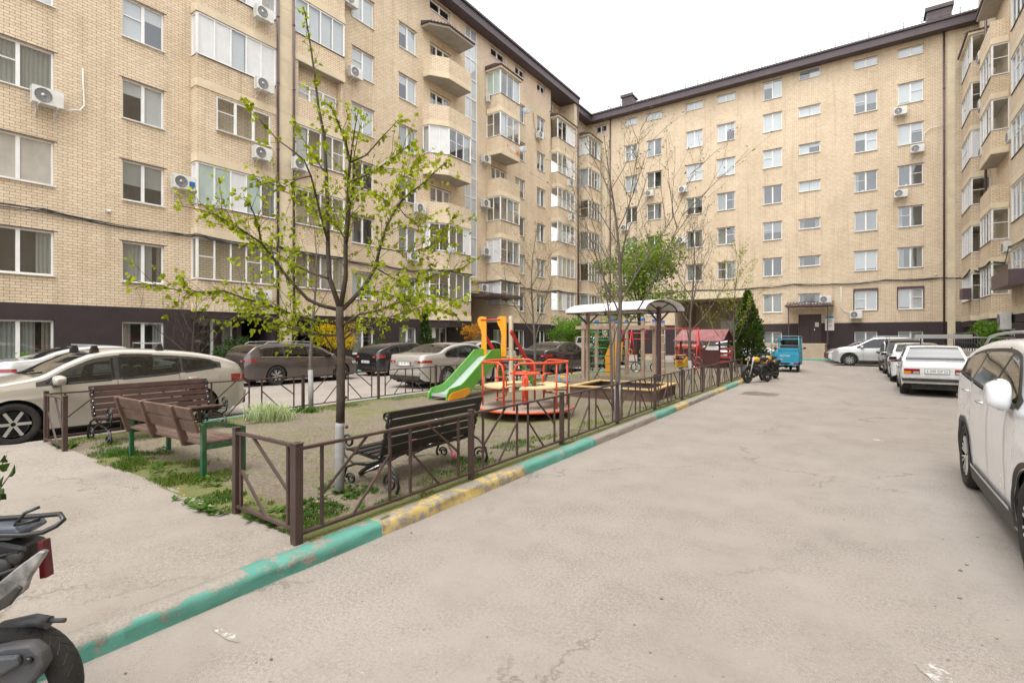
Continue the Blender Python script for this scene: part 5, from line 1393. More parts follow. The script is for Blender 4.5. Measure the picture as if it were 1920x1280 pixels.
b = MB(); b.lathe([(.188, -.045), (.180, -.045), (.172, 0), (.180, .045), (.188, .045)], 36, Matrix.Translation((0, 0, WC)) @ Matrix.Rotation(R(90), 4, 'X')); b.tube([(0, -.04, WC), (0, .08, WC)], .06, 16); [b.bar((.05 * math.cos(k * PI * .4), 0, WC + .05 * math.sin(k * PI * .4)), (.176 * math.cos(k * PI * .4), 0, WC + .176 * math.sin(k * PI * .4)), .03, .05) for k in range(5)]; b.build('rim', ALLOYD, wh)
b = MB(); tw(b, (1.22, 0, .255), .255, .055); wh = b.build('wheel', RUBBER, st)
b = MB(); b.lathe([(.001, -.02), (.12, -.04), (.125, .04), (.001, .03)], 24, Matrix.Translation((1.22, 0, .255)) @ Matrix.Rotation(R(90), 4, 'X')); b.build('rim', ALLOYD, wh)
gp = pm('grey_gearbox', (.050, .053, .060), .45, .15, 8, dirt=.3)
b = MB(); b.plate(COVER, Matrix.Translation((0, .10, 0)), .05); b.build('gearbox_cover', gp, st, bevel=.014)
b = MB(); b.plate([(-.16, .49), (-.15, .525), (.0, .515), (.3, .50), (.3, .42), (-.05, .43)], Matrix.Translation((0, .135, 0)), .022); b.build('cover_boss', gp, st, bevel=.010)
b = MB(); b.tube([(-.18, .12, .50), (-.18, .142, .50)], .012, 10); b.build('bolt', IRON, st)
b = MB(); b.tube([(.03, 0, .55), (-.09, 0, .575), (-.14, 0, .565)], .024, 10); b.tube([(-.13, 0, .572), (-.20, 0, .572)], .009, 8); b.build('mudguard_stay', gp, st)
b = MB(); b.plate([(-.13, .80), (-.14, .90), (-.05, .92), (.3, .90), (.6, .86), (.9, .75), (1.0, .5), (.75, .4), (.40, .56), (.10, .64), (-.02, .70)], Matrix.Translation((0, .045, 0)), .10); b.build('tail_body', BLKP, st, bevel=.02)
b = MB()
for k, (x, z, r_) in enumerate(((-.10, .86, .028), (-.05, .83, .035), (.02, .85, .03), (.0, .78, .04), (.07, .76, .04))): b.sphere((x, .095, z), r_, k % 2, 10, 7, (1.3, .6, 1))
b.tube([(-.14, .09, .83), (-.05, .11, .80), (.05, .10, .84), (.2, .11, .78), (.4, .1, .7)], .008, 6, 1); b.tube([(-.12, .1, .88), (.0, .11, .86), (.2, .1, .86)], .007, 6); b.build('wiring', [BLKP, CABLE], st)
b = MB(); b.plate([(-.245, .895), (-.225, .90), (-.15, .845), (-.02, .735), (.06, .68), (.05, .655), (.0, .648), (-.10, .70), (-.17, .755), (-.185, .80)], Matrix.Translation((0, .130, 0)), .025); b.build('side_panel', pm('scuffed_silver', (.30, .29, .28), .4, .6, 16, metal=.5, dirt=1.0, dirtc=(.025, .025, .025)), st, bevel=.006)
b = MB(); b.plate([(-.17, .77), (-.155, .78), (-.03, .68), (.0, .66), (-.03, .655), (-.13, .71)], Matrix.Translation((0, .145, 0)), .012); b.build('panel_inset', BLKP, st, bevel=.004)
b = MB(); b.plate([(-.165, .765), (-.155, .905), (-.178, .91), (-.192, .77)], Matrix.Translation((0, .055, 0)), .035); b.build('tail_lamp', pm('dull_red_lamp', (.11, .008, .012), .3, .2, 9), st, bevel=.004)
b = MB(); P = [(.35, .13, .955), (.0, .13, .955), (-.15, .12, .95), (-.21, .11, .955), (-.25, .10, .975), (-.26, .08, .99), (-.23, .06, 1.005), (-.14, .05, .995), (.0, .04, .985), (.35, .03, .985)]
b.tube(P, .009, 8); b.tube([(-.13, .12, .99), (-.16, .11, .995), (-.19, .10, 1.0)], .008, 8); b.tube([(-.12, .12, .985), (-.155, .12, 1.03), (-.19, .1, 1.045)], .006, 6); b.build('rear_rack', IRON, st)
b = MB(); b.plate([(-.14, .955), (-.12, .98), (.0, .975), (.3, .99), (.5, .93), (.5, .90), (.0, .925), (-.10, .93)], Matrix.Translation((0, .06, 0)), .12); b.build('seat_base', pm('blue_grey_plate', (.07, .08, .10), .4, .3, 10), st, bevel=.008)
b = MB(); b.sphere((.62, 0, .93), .2, 0, 14, 8, (1.6, .8, .4)); b.build('seat', BLKP, st)
b = MB(); b.tube([(1.22, 0, .3), (1.05, 0, .75), (.98, 0, 1.05)], .06, 10); b.tube([(1.0, -.32, 1.08), (.98, 0, 1.05), (1.0, .32, 1.08)], .016, 8); b.build('steering_column', BLKP, st)

# ---------------------------------------------------------------- cars
CARGL = GL.copy(); CARGL.name = 'car_clear_glass'
for n_ in CARGL.node_tree.nodes:
    if n_.type == 'BSDF_TRANSPARENT': n_.inputs[0].default_value = (.30, .34, .33, 1)
    if n_.type == 'MATH' and n_.operation == 'MULTIPLY_ADD': n_.inputs[2].default_value = .06
for l_ in [l for l in CARGL.node_tree.links if l.to_socket.name == 'Normal']: CARGL.node_tree.links.remove(l_)
def mono(pts):
    xs = [p[0] for p in pts]; ys = [p[1] for p in pts]; n = len(xs)
    d = [(ys[i + 1] - ys[i]) / (xs[i + 1] - xs[i]) for i in range(n - 1)]
    m = [d[0]] + [0 if d[i - 1] * d[i] <= 0 else 2 * d[i - 1] * d[i] / (d[i - 1] + d[i]) for i in range(1, n - 1)] + [d[-1]]
    def f(x):
        if x <= xs[0]: return ys[0]
        if x >= xs[-1]: return ys[-1]
        i = 0
        while x > xs[i + 1]: i += 1
        h = xs[i + 1] - xs[i]; t = (x - xs[i]) / h
        return (2 * t ** 3 - 3 * t ** 2 + 1) * ys[i] + (t ** 3 - 2 * t ** 2 + t) * h * m[i] + (-2 * t ** 3 + 3 * t ** 2) * ys[i + 1] + (t ** 3 - t ** 2) * h * m[i + 1]
    return f
# profiles in units of half length (x) and height (z); rear at -1, front at +1
BODY = {
 'hatch': dict(top=[(-1, .60), (-.985, .69), (-.955, .745), (-.84, .84), (-.70, .905), (-.52, .955), (-.30, .985), (-.05, 1), (.12, .975), (.30, .87), (.50, .71), (.62, .67), (.80, .615), (.93, .53), (.98, .45), (1, .38)],
               belt=[(-1, .55), (-.93, .67), (-.75, .71), (-.5, .675), (-.2, .64), (.4, .60), (.7, .57), (.93, .47), (1, .34)], glass=(-.76, .50), ws=(.16, .50), rg=(-.94, -.66), pill=(-.44, .02)),
 'wagon': dict(top=[(-1, .62), (-.985, .72), (-.96, .77), (-.87, .90), (-.80, .955), (-.6, .985), (-.2, 1), (.05, .985), (.22, .92), (.46, .72), (.6, .665), (.8, .61), (.93, .53), (.98, .46), (1, .38)],
               belt=[(-1, .56), (-.93, .66), (-.6, .655), (-.2, .63), (.4, .60), (.7, .57), (.93, .47), (1, .34)], glass=(-.80, .47), ws=(.12, .46), rg=(-.955, -.83), pill=(-.42, .0)),
 'sedan': dict(top=[(-1, .60), (-.99, .70), (-.955, .745), (-.82, .765), (-.70, .79), (-.50, .91), (-.32, .975), (-.08, 1), (.1, .985), (.24, .91), (.46, .725), (.58, .68), (.8, .62), (.93, .53), (.985, .43), (1, .36)],
               belt=[(-1, .57), (-.94, .68), (-.6, .675), (-.2, .645), (.4, .61), (.7, .57), (.93, .47), (1, .33)], glass=(-.60, .47), ws=(.14, .46), rg=(-.72, -.36), pill=(-.32, .03)),
 'suv': dict(top=[(-1, .58), (-.99, .66), (-.965, .72), (-.88, .90), (-.80, .955), (-.5, .99), (-.1, 1), (.08, .98), (.22, .90), (.44, .735), (.56, .68), (.82, .64), (.94, .57), (.985, .48), (1, .40)],
             belt=[(-1, .54), (-.93, .655), (-.6, .655), (-.2, .62), (.4, .60), (.7, .585), (.93, .50), (1, .36)], glass=(-.80, .45), ws=(.12, .44), rg=(-.96, -.84), pill=(-.42, .0)),
 'crossover': dict(top=[(-1, .56), (-.99, .64), (-.965, .71), (-.90, .82), (-.82, .91), (-.70, .955), (-.45, .99), (-.1, 1), (.08, .98), (.22, .91), (.44, .765), (.56, .71), (.82, .655), (.94, .58), (.985, .48), (1, .40)],
             belt=[(-1, .52), (-.95, .64), (-.80, .74), (-.6, .725), (-.2, .695), (.4, .665), (.7, .625), (.93, .52), (1, .36)], glass=(-.80, .44), ws=(.12, .44), rg=(-.95, -.80), pill=(-.42, .0)),
 'boxy': dict(top=[(-1, .58), (-.995, .65), (-.97, .685), (-.72, .70), (-.62, .71), (-.46, .96), (-.40, .99), (-.1, 1), (.08, .985), (.14, .96), (.30, .72), (.36, .69), (.7, .665), (.93, .63), (.985, .58), (1, .44)],
              belt=[(-1, .565), (-.97, .64), (-.6, .65), (-.2, .64), (.4, .63), (.7, .61), (.95, .57), (1, .42)], glass=(-.56, .30), ws=(.13, .33), rg=(-.615, -.455), pill=(-.18, .0)),
 'van': dict(top=[(-1, .62), (-.99, .74), (-.96, .93), (-.92, .985), (-.5, 1), (0, 1), (.25, .97), (.42, .88), (.66, .66), (.82, .58), (.94, .50), (.985, .42), (1, .36)],
             belt=[(-1, .55), (-.93, .58), (-.2, .56), (.4, .55), (.7, .52), (.93, .43), (1, .33)], glass=(-.88, .60), ws=(.32, .66), rg=(-.985, -.95), pill=(-.36, .12)),
}
def rim_mesh(r, n, style, m1):
    b = MB(); M = Matrix.Rotation(R(90), 4, 'X')
    b.lathe([(r, -.085), (r, -.1), (r * .94, -.1), (r * .90, -.07), (r * .88, .05)], 36, M, 0)
    b.lathe([(r * .88, -.005), (.001, -.005)], 24, M, 1)
    b.lathe([(.001, -.085), (r * .16, -.085), (r * .2, -.07), (r * .2, -.02)], 16, M, 0)
    for k in range(n):
        a = 2 * PI * k / n
        if style == 'split': offs = (-.13, .13)
        else: offs = (0,)
        for of in offs:
            c0 = (r * .14 * math.cos(a), r * .14 * math.sin(a)); c1 = (r * .93 * math.cos(a + of), r * .93 * math.sin(a + of))
            w = r * (.085 if style == 'split' else 1.15 / n if style == 'wide' else .9 / n)
            b.bar((c0[0], -.07, c0[1]), (c1[0], -.08, c1[1]), w, .03, 0, up=(0, 1, 0))
    for k in range(5):
        a = 2 * PI * (k + .5) / 5; b.tube([(r * .28 * math.cos(a), -.085, r * .28 * math.sin(a)), (r * .28 * math.cos(a), -.05, r * .28 * math.sin(a))], .012, 6, 1)
    return b.mesh('rim', [m1, INK], uv=False)
def tyre_mesh(R_, w, rr):
    b = MB(); prof = [(rr, -w * .4), (rr + (R_ - rr) * .55, -w * .5), (R_ - .02, -w * .47), (R_, -w * .36), (R_, w * .36), (R_ - .02, w * .47), (rr + (R_ - rr) * .55, w * .5), (rr, w * .4)]
    b.lathe(prof, 40, Matrix.Rotation(R(90), 4, 'X'))
    for k in range(60):
        a = 2 * PI * k / 60; b.bar(((R_ + .001) * math.cos(a), -w * .33, (R_ + .001) * math.sin(a)), ((R_ + .001) * math.cos(a + .04), -w * .05, (R_ + .001) * math.sin(a + .04)), .006, .008, 1); b.bar(((R_ + .001) * math.cos(a), w * .33, (R_ + .001) * math.sin(a)), ((R_ + .001) * math.cos(a + .04), w * .05, (R_ + .001) * math.sin(a + .04)), .006, .008, 1)
    return b.mesh('wheel', [RUBBER, INK], uv=False)
FONT = None
def text_mesh(s_, size, mat, M):
    cu = bpy.data.curves.new('t', 'FONT'); cu.body = s_; cu.size = size; cu.align_x = 'CENTER'; cu.align_y = 'CENTER'; cu.extrude = .001
    o = bpy.data.objects.new('t', cu); COL.objects.link(o); dg = bpy.context.evaluated_depsgraph_get(); dg.update()
    me = bpy.data.meshes.new_from_object(o.evaluated_get(dg)); bpy.data.objects.remove(o); me.transform(M); me.materials.clear(); me.materials.append(mat)
    return me
def paint(name, c, metal=0, dirt=.35, rough=.32, dirtc=(.26, .21, .16)):
    return pm(name, c, rough, .05, 1.3, metal=metal, coat=.9, dirt=dirt, dirtc=dirtc, rrough=.06)
def car(label, loc, heading, kind, L, H, W, wb, mat, wr_=.32, rims=('plain', 10), group=None, sill=.20, lean=.40, clad=None, rails=None, plate=None, tail='wide', head=True, rimm=None, foh=None, kindname='parked_car', cat='car', handles=True, wind=True, dark_pillars=True, arch=None, bars=False, antenna=False, see=False):
    B = BODY[kind]; hl = L / 2
    top = mono([(x * hl, z * H) for x, z in B['top']]); belt0 = mono([(x * hl, z * H) for x, z in B['belt']])
    belt = lambda x: min(belt0(x), top(x) - .02)
    foh = foh or (L - wb) * .47
    xf = hl - foh; xr = xf - wb; Ra = arch or wr_ + .055
    t = thing(kindname, label, cat, (loc[0], loc[1], loc[2] if len(loc) > 2 else 0), heading, group or 'cars parked round the yard')
    hw = W / 2
    boxy = kind == 'boxy'
    def Wd(x):
        e = abs(x) - (hl - (.42 if not boxy else .10)); 
        if e <= 0: return hw * (1 - .03 * (abs(x) / hl) ** 2)
        return hw * (1 - .03 * (abs(x) / hl) ** 2) * (1 - (.22 if not boxy else .05) * (e / (.42 if not boxy else .10)) ** 2.4)
    def rc(x):
        return min(.10 if not boxy else .07, .45 * max(top(x) - belt(x), .01))
    def yside(x, z):
        zb_ = belt(x)
        if z <= zb_:
            t_ = min(max((z - .2) / max(zb_ - .2, .05), 0), 1)
            f = .955 + .012 * t_ + .033 * (1 - (2 * t_ - 1) ** 2)
            cr = .010 * math.exp(-((z - .80 * zb_) / .03) ** 2) - .006 * math.exp(-((z - .50 * zb_) / .07) ** 2)
            return Wd(x) * f + cr
        lf = lean if abs(x) < hl * .8 else lean * .9
        return Wd(x) * .967 - (z - zb_) * lf
    def zb(x):
        z = sill + (.05 if abs(x) > hl - .3 else 0) + (.10 * max(0, (abs(x) - (hl - .2)) / .2) ** 2)
        for cx in (xf, xr):
            d = abs(x - cx)
            if d < Ra: z = max(z, wr_ + math.sqrt(Ra * Ra - d * d))
        return z
    def sec(x):
        zt = top(x); zl = belt(x); z0 = min(zb(x), zl - .03); r_ = rc(x); P = []
        for i in range(11): z = z0 + (zl - z0) * i / 10; P.append((yside(x, z), z))
        for i in range(1, 6): z = zl + (zt - r_ - zl) * i / 5; P.append((yside(x, z), z))
        ye, ze = P[-1]; rx = r_ * .8 + .02
        for i in range(1, 6):
            a = PI / 2 * i / 5; P.append((ye - rx * (1 - math.cos(a)) , ze + r_ * .8 * math.sin(a)))
        ye, ze = P[-1]
        for i in range(1, 8): y = ye * (1 - i / 7); P.append((y, ze + (zt - ze) * (1 - (y / max(ye, .01)) ** 2)))
        return P
    def ztop(x, y):
        P = sec(x); 
        for i in range(16, len(P) - 1):
            if P[i][0] >= abs(y) >= P[i + 1][0]:
                q = (P[i][0] - abs(y)) / max(P[i][0] - P[i + 1][0], 1e-6); return P[i][1] + q * (P[i + 1][1] - P[i][1])
        return P[16][1]
    X = set(np.linspace(-hl, hl, 90).tolist())
    for x in list(np.linspace(-hl, -hl + .12, 7)) + list(np.linspace(hl - .12, hl, 7)): X.add(float(x))
    for cx in (xf, xr):
        for d in (-Ra - .001, -Ra + .001, Ra - .001, Ra + .001): X.add(cx + d)
        for a in np.linspace(0, PI, 19): X.add(cx + (Ra - .001) * math.cos(a))
    X = sorted(x for x in X if -hl <= x <= hl)
    b = MB()
    S = [sec(x) for x in X]
    g0, g1 = B['glass'][0] * hl, B['glass'][1] * hl; p1, p2 = B['pill'][0] * hl, B['pill'][1] * hl
    zlo = lambda x: belt(x) + .015
    zhi = lambda x: max(top(x) - rc(x) - .012 - .02 * (x < g0 + .15), belt(x) + .016)
    zl2 = lambda x: belt(x) + .04; zh2 = lambda x: max(zhi(x) - .035, zl2(x))
    pw = .035; spans = [(g0 + .07, p1 - pw * .6), (p1 + pw * .6, p2 - pw), (p2 + pw, g1 - .12)]
    def cut(x, y, z, i, P):
        if not see: return False
        if i < 16:
            return any(a + .03 < x < c - .03 for a, c in spans) and zl2(x) - .02 < z < zh2(x) + .005
        for a, c in (B['ws'], B['rg']):
            if a * hl + .03 < x < c * hl - .03 and abs(y) < P[16][0] - .12: return True
        return False
    for s_ in (-1, 1):
        o_ = len(b.v); m_ = len(S[0])
        b.v.extend([(x, s_ * y, z) for x, P in zip(X, S) for y, z in P])
        for i in range(len(X) - 1):
            for j in range(m_ - 1):
                xm_ = (X[i] + X[i + 1]) / 2; P = S[i]
                if cut(xm_, (P[j][0] + P[j + 1][0]) / 2, (P[j][1] + P[j + 1][1]) / 2, j, P): continue
                b.f.append((o_ + i * m_ + j, o_ + i * m_ + j + 1, o_ + (i + 1) * m_ + j + 1, o_ + (i + 1) * m_ + j)); b.m.append(0); b.sm.append(True)
    for x, P in ((X[0], S[0]), (X[-1], S[-1])):
        poly = [(x, y, z) for y, z in P] + [(x, -y, z) for y, z in P[::-1][1:]]
        b.add(poly, [tuple(range(len(poly)))])
    body = b.build('body', mat, t, uv=False)
    # underside and wheel wells
    b = MB(); b.b2(-hl + .25, hl - .25, -hw + .26, hw - .26, sill - .03, sill + .25)
    for cx in (xf, xr):
        for s_ in (-1, 1):
            b.grid([[Vector((cx + (Ra + .01) * math.cos(a), s_ * y, wr_ + (Ra + .01) * math.sin(a))) for y in (hw * .93, hw - .3)] for a in np.linspace(-.35, PI + .35, 18)])
            b.b2(cx - Ra, cx + Ra, s_ * (hw - .31), s_ * (hw - .29), sill, wr_ + Ra)
    b.build('underbody', BLKP, t, uv=False)
    def side_patch(nm, x0, x1, f0, f1, m, off=.004, n=26, sides=(-1, 1), par=t, nz=5, solid=False):
        o_ = None
        for s_ in sides:
            b = MB(); P = []
            for i in range(n + 1):
                x = x0 + (x1 - x0) * i / n; a, c = f0(x), f1(x); c = max(c, a + .001)
                P.append([Vector((x, s_ * (yside(x, a + (c - a) * j / nz) + off), a + (c - a) * j / nz)) for j in range(nz + 1)])
            b.grid(P); o_ = b.build(nm, m, par, uv=False)
        return o_
    # side glass: dark surround, then panes
    if not see: side_patch('window_surround', g0, g1, zlo, zhi, BLKP, .004, 44)
    else:
        side_patch('window_surround', g0, g1, zlo, zl2, BLKP, .006, 44, nz=1); side_patch('window_surround', g0, g1, lambda x: zh2(x), zhi, BLKP, .006, 44, nz=1)
        for x0, x1 in ((g0, g0 + .12), (p1 - pw * 1.6, p1 + pw * 1.6), (p2 - pw * 2.2, p2 + pw * 2.2), (g1 - .2, g1)): side_patch('pillar_trim', x0, x1, zlo, zhi, BLKP, .005, 6)
        it = MB(); zf = H * .30
        it.b2(-hl * .86, hl * .5, -hw + .2, hw - .2, zf - .02, zf)
        xd = B['ws'][1] * hl
        it.b2(xd - .55, xd - .05, -hw + .2, hw - .2, zf, belt(xd) - .03)
        for xs_ in (p2 - .15, p1 + .0):
            for y_ in (-.37, .37):
                it.box((xs_ - .02, y_, zf + .17), (.5, .48, .24)); it.bar((xs_ - .25, y_, zf + .2), (xs_ - .42, y_, H * .74), .46, .13, up=(1, 0, 0)); it.tube([(xs_ - .43, y_ - .12, H * .80), (xs_ - .43, y_ + .12, H * .80)], .075, 8)
        it.tube([(xd - .72, .37 + .18 * math.cos(a), H * .62 + .17 * math.sin(a)) for a in np.linspace(0, 2 * PI, 18)[:-1]], .014, 6, closed=True)
        it.build('interior', BLKP, t, uv=False)
        for s_ in (-1, 1):
            dm = MB(); dm.grid([[Vector((x, s_ * (yside(x, belt(x)) - .05), z)) for z in (zf, belt(x) + .01)] for x in np.linspace(g0, g1 - .1, 12)]); dm.build('door_lining', BLKP, t, uv=False)
        hd_ = MB(); hd_.grid([[Vector((x, y, top(x) - .07 - .03 * (y / hw) ** 2)) for y in np.linspace(-hw * .62, hw * .62, 6)] for x in np.linspace(B['rg'][1] * hl + .05, B['ws'][0] * hl - .03, 10)]); hd_.build('headliner', ALLOYD, t, uv=False)
    for x0, x1 in spans:
        if x1 - x0 > .1: side_patch('side_window', x0, x1, zl2, zh2, CARGL if see else CGLASS, .009, 22)
    if kind == 'wagon':
        side_patch('chrome_trim', g0 + .02, g1 - .05, lambda x: zhi(x) - .012, zhi, CHROME, .011, 44, nz=1); side_patch('chrome_trim', g0 + .02, g1 - .05, lambda x: belt(x) + .012, lambda x: belt(x) + .026, CHROME, .011, 44, nz=1)
    # windscreen, rear glass
    for nm, (x0, x1) in (('windscreen', B['ws']), ('rear_window', B['rg'])):
        b = MB(); P = []; x0 *= hl; x1 *= hl
        for i in range(15):
            x = x0 + (x1 - x0) * i / 14; ye = sec(x)[16][0] - .07 - (.02 if nm == 'rear_window' else 0)
            P.append([Vector((x + (.006 if x1 > 0 else -.006), ye * (j / 8 - 1) if j <= 16 else 0, ztop(x, ye * (j / 8 - 1)) + .006)) for j in range(17)])
        b.grid(P); b.build(nm, CARGL if see else CGLASS, t, uv=False)
    # door seams and handles
    seams = [g1 - .30, p2, p1 + .06]
    def seam(x0, slant=0, z1_=None):
        for s_ in (-1, 1):
            b = MB(); P = []
            for j in range(10):
                z = sill + .05 + (belt(x0) - sill - .05) * j / 9; x = x0 + slant * (1 - j / 9)
                y = yside(x, z) + .003; P.append([Vector((x - .004, s_ * y, z)), Vector((x + .004, s_ * y, z))])
            b.grid(P); b.build('door_seam', INK, body, uv=False)
    for x in seams: seam(x, -.1 if x == seams[-1] else 0)
    if handles:
        for x in (p2 - .28, p1 - .18 + .0):
            zz = belt(x) - .11
            for s_ in (-1, 1):
                b = MB(); y = yside(x, zz); b.tube([(x - .09, s_ * (y + .002), zz), (x - .06, s_ * (y + .035), zz), (x + .06, s_ * (y + .035), zz), (x + .09, s_ * (y + .002), zz)], .012, 6); b.build('door_handle', mat if clad != 'chrome' else CHROME, t, uv=False)
    # mirrors
    big = clad == 'chrome'; xm = g1 - (.25 if not big else .15); zm = belt(xm) + (.09 if not big else .10); my = .15 if not big else .085
    for s_ in (-1, 1):
        ym = yside(xm, belt(xm))
        b = MB(); P = []
        q_ = lambda c_, e=.62: math.copysign(abs(c_) ** e, c_)
        b.grid([[Vector((xm + .085 * q_(math.cos(ph)) * q_(math.cos(th)) * (1.25 if big else 1), s_ * (ym + my) + s_ * (.115 if not big else .078) * q_(math.sin(ph)) * q_(math.cos(th)), zm + (.075 if not big else .112) * q_(math.sin(th)) * (1 - .12 * math.sin(ph)))) for ph in np.linspace(0, 2 * PI, 29)] for th in np.linspace(-PI / 2, PI / 2, 15)]); mr = b.build('mirror', mat, t, uv=False)
        b = MB(); b.bar((xm + .02, s_ * (ym - .04), zm - .10), (xm, s_ * (ym + my - .02), zm - .055), .09, .04); b.build('mirror_foot', BLKP, mr)
        b = MB(); b.box((xm - (.08 if not big else .088), s_ * (ym + my), zm), (.012, .18 if not big else .11, .11 if not big else .15)); b.build('mirror_glass', CGLASS, mr, bevel=.01)
    # arches and sills in dark cladding
    if clad:
        for cx in (xf, xr):
            for s_ in (-1, 1):
                b = MB(); P = []
                for a in np.linspace(-.25, PI + .25, 26):
                    row = []
                    for q in (Ra - .004, Ra + .02, Ra + .05):
                        x = cx + q * math.cos(a); z = wr_ + q * math.sin(a); row.append(Vector((x, s_ * (yside(max(-hl, min(hl, x)), max(z, .25)) + (.012 if q > Ra else -.01)), max(z, sill - .02))))
                    P.append(row)
                b.grid(P); b.build('arch_trim', BLKP if clad != 'chrome' else BLKP, t, uv=False)
        side_patch('sill_trim', xr + Ra + .03, xf - Ra - .03, lambda x: sill - .01, lambda x: sill + .14, BLKP, .014, 12)
        side_patch('sill_strip', xr + Ra + .08, xf - Ra - .1, lambda x: sill + .13, lambda x: sill + .16, CHROME, .02, 12, nz=1)
    # wheels
    rr = wr_ * .68
    tm = tyre_mesh(wr_, .215, rr); rm = rim_mesh(rr, rims[1], rims[0], rimm or ALLOY)
    for cx in (xf, xr):
        for s_ in (-1, 1):
            w_ = link('wheel', tm, t, (cx, s_ * (hw - .125), wr_), 0 if s_ < 0 else PI); w_.rotation_euler = (0, 0, 0 if s_ < 0 else PI)
            link('rim', rm, w_)
    # lamps front/rear
    zf_ = belt(hl - .2)
    b0 = lambda x: H * .41; b1 = lambda x: min(H * .48, belt(x) - .005)
    if head:
        side_patch('headlight', hl - .42, hl - .03, lambda x: H * (.43 + .015 * (hl - x)) , lambda x: min(H * .505, belt(x) - .004), CLRL, .006, 14)
        for s_ in (-1, 1):
            b = MB(); b.box((hl + .004, s_ * hw * .60, H * .42), (.012, hw * .3, H * .06)); b.build('headlight', CLRL, t, bevel=.004)
    b = MB(); b.box((hl + .004, 0, H * .40), (.012, hw * .8, H * .07)); b.box((hl + .004, 0, H * .25), (.012, hw * 1.1, H * .09)); b.build('grille', BLKP, t)
    # front bumper edge
    if tail == 'boxy':
        for s_ in (-1, 1):
            b = MB(); b.box((-hl - .008, s_ * hw * .68, H * .50), (.03, hw * .44, H * .095), 0, 0); tl = b.build('tail_light', REDL, t, bevel=.004)
            b = MB(); b.box((-hl - .026, s_ * hw * .80, H * .478), (.012, hw * .20, H * .04)); b.build('amber_part', ORGL, tl)
            b = MB(); b.box((-hl - .026, s_ * hw * .56, H * .478), (.012, hw * .16, H * .035)); b.build('clear_part', CLRL, tl)
        for s_ in (-1, 1):
            xx = s_ * (hl + .05)
            b = MB(); b.box((xx, 0, H * .345), (.12, W * .96, H * .075)); b.build('bumper', BLKP, t, bevel=.02)
            b = MB(); b.box((xx + s_ * .06, 0, H * .37), (.012, W * .95, H * .022)); b.build('bumper_strip', CHROME, t, bevel=.004)
    else:
        xa, xb = -hl + .02, -hl + .34
        if tail == 'wide': z0_, z1_ = .565, .625
        elif tail == 'tall': z0_, z1_ = .53, .625
        else: z0_, z1_ = .56, .63
        side_patch('tail_light', xa, xb, lambda x: H * z0_ + .02 * (x - xa), lambda x: min(H * z1_, belt(x) - .004) , REDL, .007, 12)
        for s_ in (-1, 1):
            b = MB(); b.box((-hl - .005, s_ * hw * .62, H * (z0_ + z1_) / 2 - .01), (.02, hw * .28, H * (z1_ - z0_) * .85)); tl = b.build('tail_light', REDL, t, bevel=.006)
            b = MB(); b.box((-hl - .017, s_ * hw * .58, H * (z0_ + z1_) / 2 - .02), (.008, hw * .12, H * .02)); b.build('clear_part', CLRL, tl)
        b = MB(); b.box((-hl - .02, 0, H * .34), (.07, hw * 1.5, H * .10)); b.build('bumper', mat, t, bevel=.025)
        b = MB(); b.box((-hl - .015, 0, H * .235), (.07, hw * 1.45, H * .09)); b.build('bumper_lower', BLKP, t, bevel=.02)
        b = MB(); b.box((-hl - .004, 0, H * .50), (.01, hw * .95, .012)); b.build('boot_seam', INK, body)
    if plate is not None:
        zc = H * plate[1]; xp = -hl - (.03 if tail != 'boxy' else .012)
        b = MB(); b.box((xp - .004, 0, zc), (.012, .535, .125)); pf_ = b.build('plate_frame', BLKP, t)
        b = MB(); b.box((xp - .012, 0, zc), (.008, .515, .108)); pl_ = b.build('number_plate', PLATEM, pf_)
        M = Matrix.Translation((xp - .018, 0, zc)) @ Matrix.Rotation(R(-90), 4, 'Z') @ Matrix.Rotation(R(90), 4, 'X')
        link('plate_text', text_mesh(plate[0], .088, INK, M), pf_)
    if rails:
        for s_ in (-1, 1):
            xa, xb = g0 + .25, .15 * hl; b = MB(); P = []
            for i in range(14):
                x = xa + (xb - xa) * i / 13; P.append(Vector((x, s_ * (sec(x)[18][0] - .02), top(x) - .01 + (.05 if 0 < i < 13 else -.01))))
            b.tube(P, .014, 6); b.build('roof_rail', rails, t)
    if bars:
        for x in (-.30 * hl, .14 * hl):
            zz = top(x); ye = sec(x)[18][0] - .05
            b = MB(); b.bar((x, -ye - .09, zz + .105), (x, ye + .09, zz + .105), .06, .022); br = b.build('roof_bar', GALV, t, bevel=.006)
            for s_ in (-1, 1): b = MB(); b.plate([(-.07, -.05), (-.06, .04), (-.03, .11), (.03, .11), (.06, .04), (.07, -.05)], Matrix.Translation((x, s_ * ye, zz)), .07); b.build('bar_foot', BLKP, br, bevel=.012)
    # wipers, antenna
    b = MB(); xw = B['ws'][1] * hl
    for y0, y1 in ((-.55, .0), (.02, .55)):
        b.bar((xw - .0, y0, top(xw) + .01), (xw - .12, y1, ztop(xw - .12, y1) + .02), .015, .012)
    b.build('wipers', INK, t)
    if antenna: b = MB(); xa = g0 + .35; b.plate([(-.07, 0), (.06, 0), (-.05, .05)], Matrix.Translation((xa, 0, top(xa))), .03); b.build('antenna', BLKP, t)
    return t
PI2 = PI / 2
GOLD = paint('gold_paint', (.47, .44, .385), .4, .5); SILV = paint('silver_paint', (.50, .51, .51), .45, .25); BROWN = paint('brown_paint', (.075, .06, .055), .35, .3, .3)
BLACK = paint('black_paint', (.012, .013, .015), 0, .2, .2, (.06, .055, .05)); BEIGE = paint('beige_paint', (.40, .38, .345), .45, .25); WHITE = paint('white_paint', (.72, .745, .78), 0, .12, .25, (.45, .42, .38))
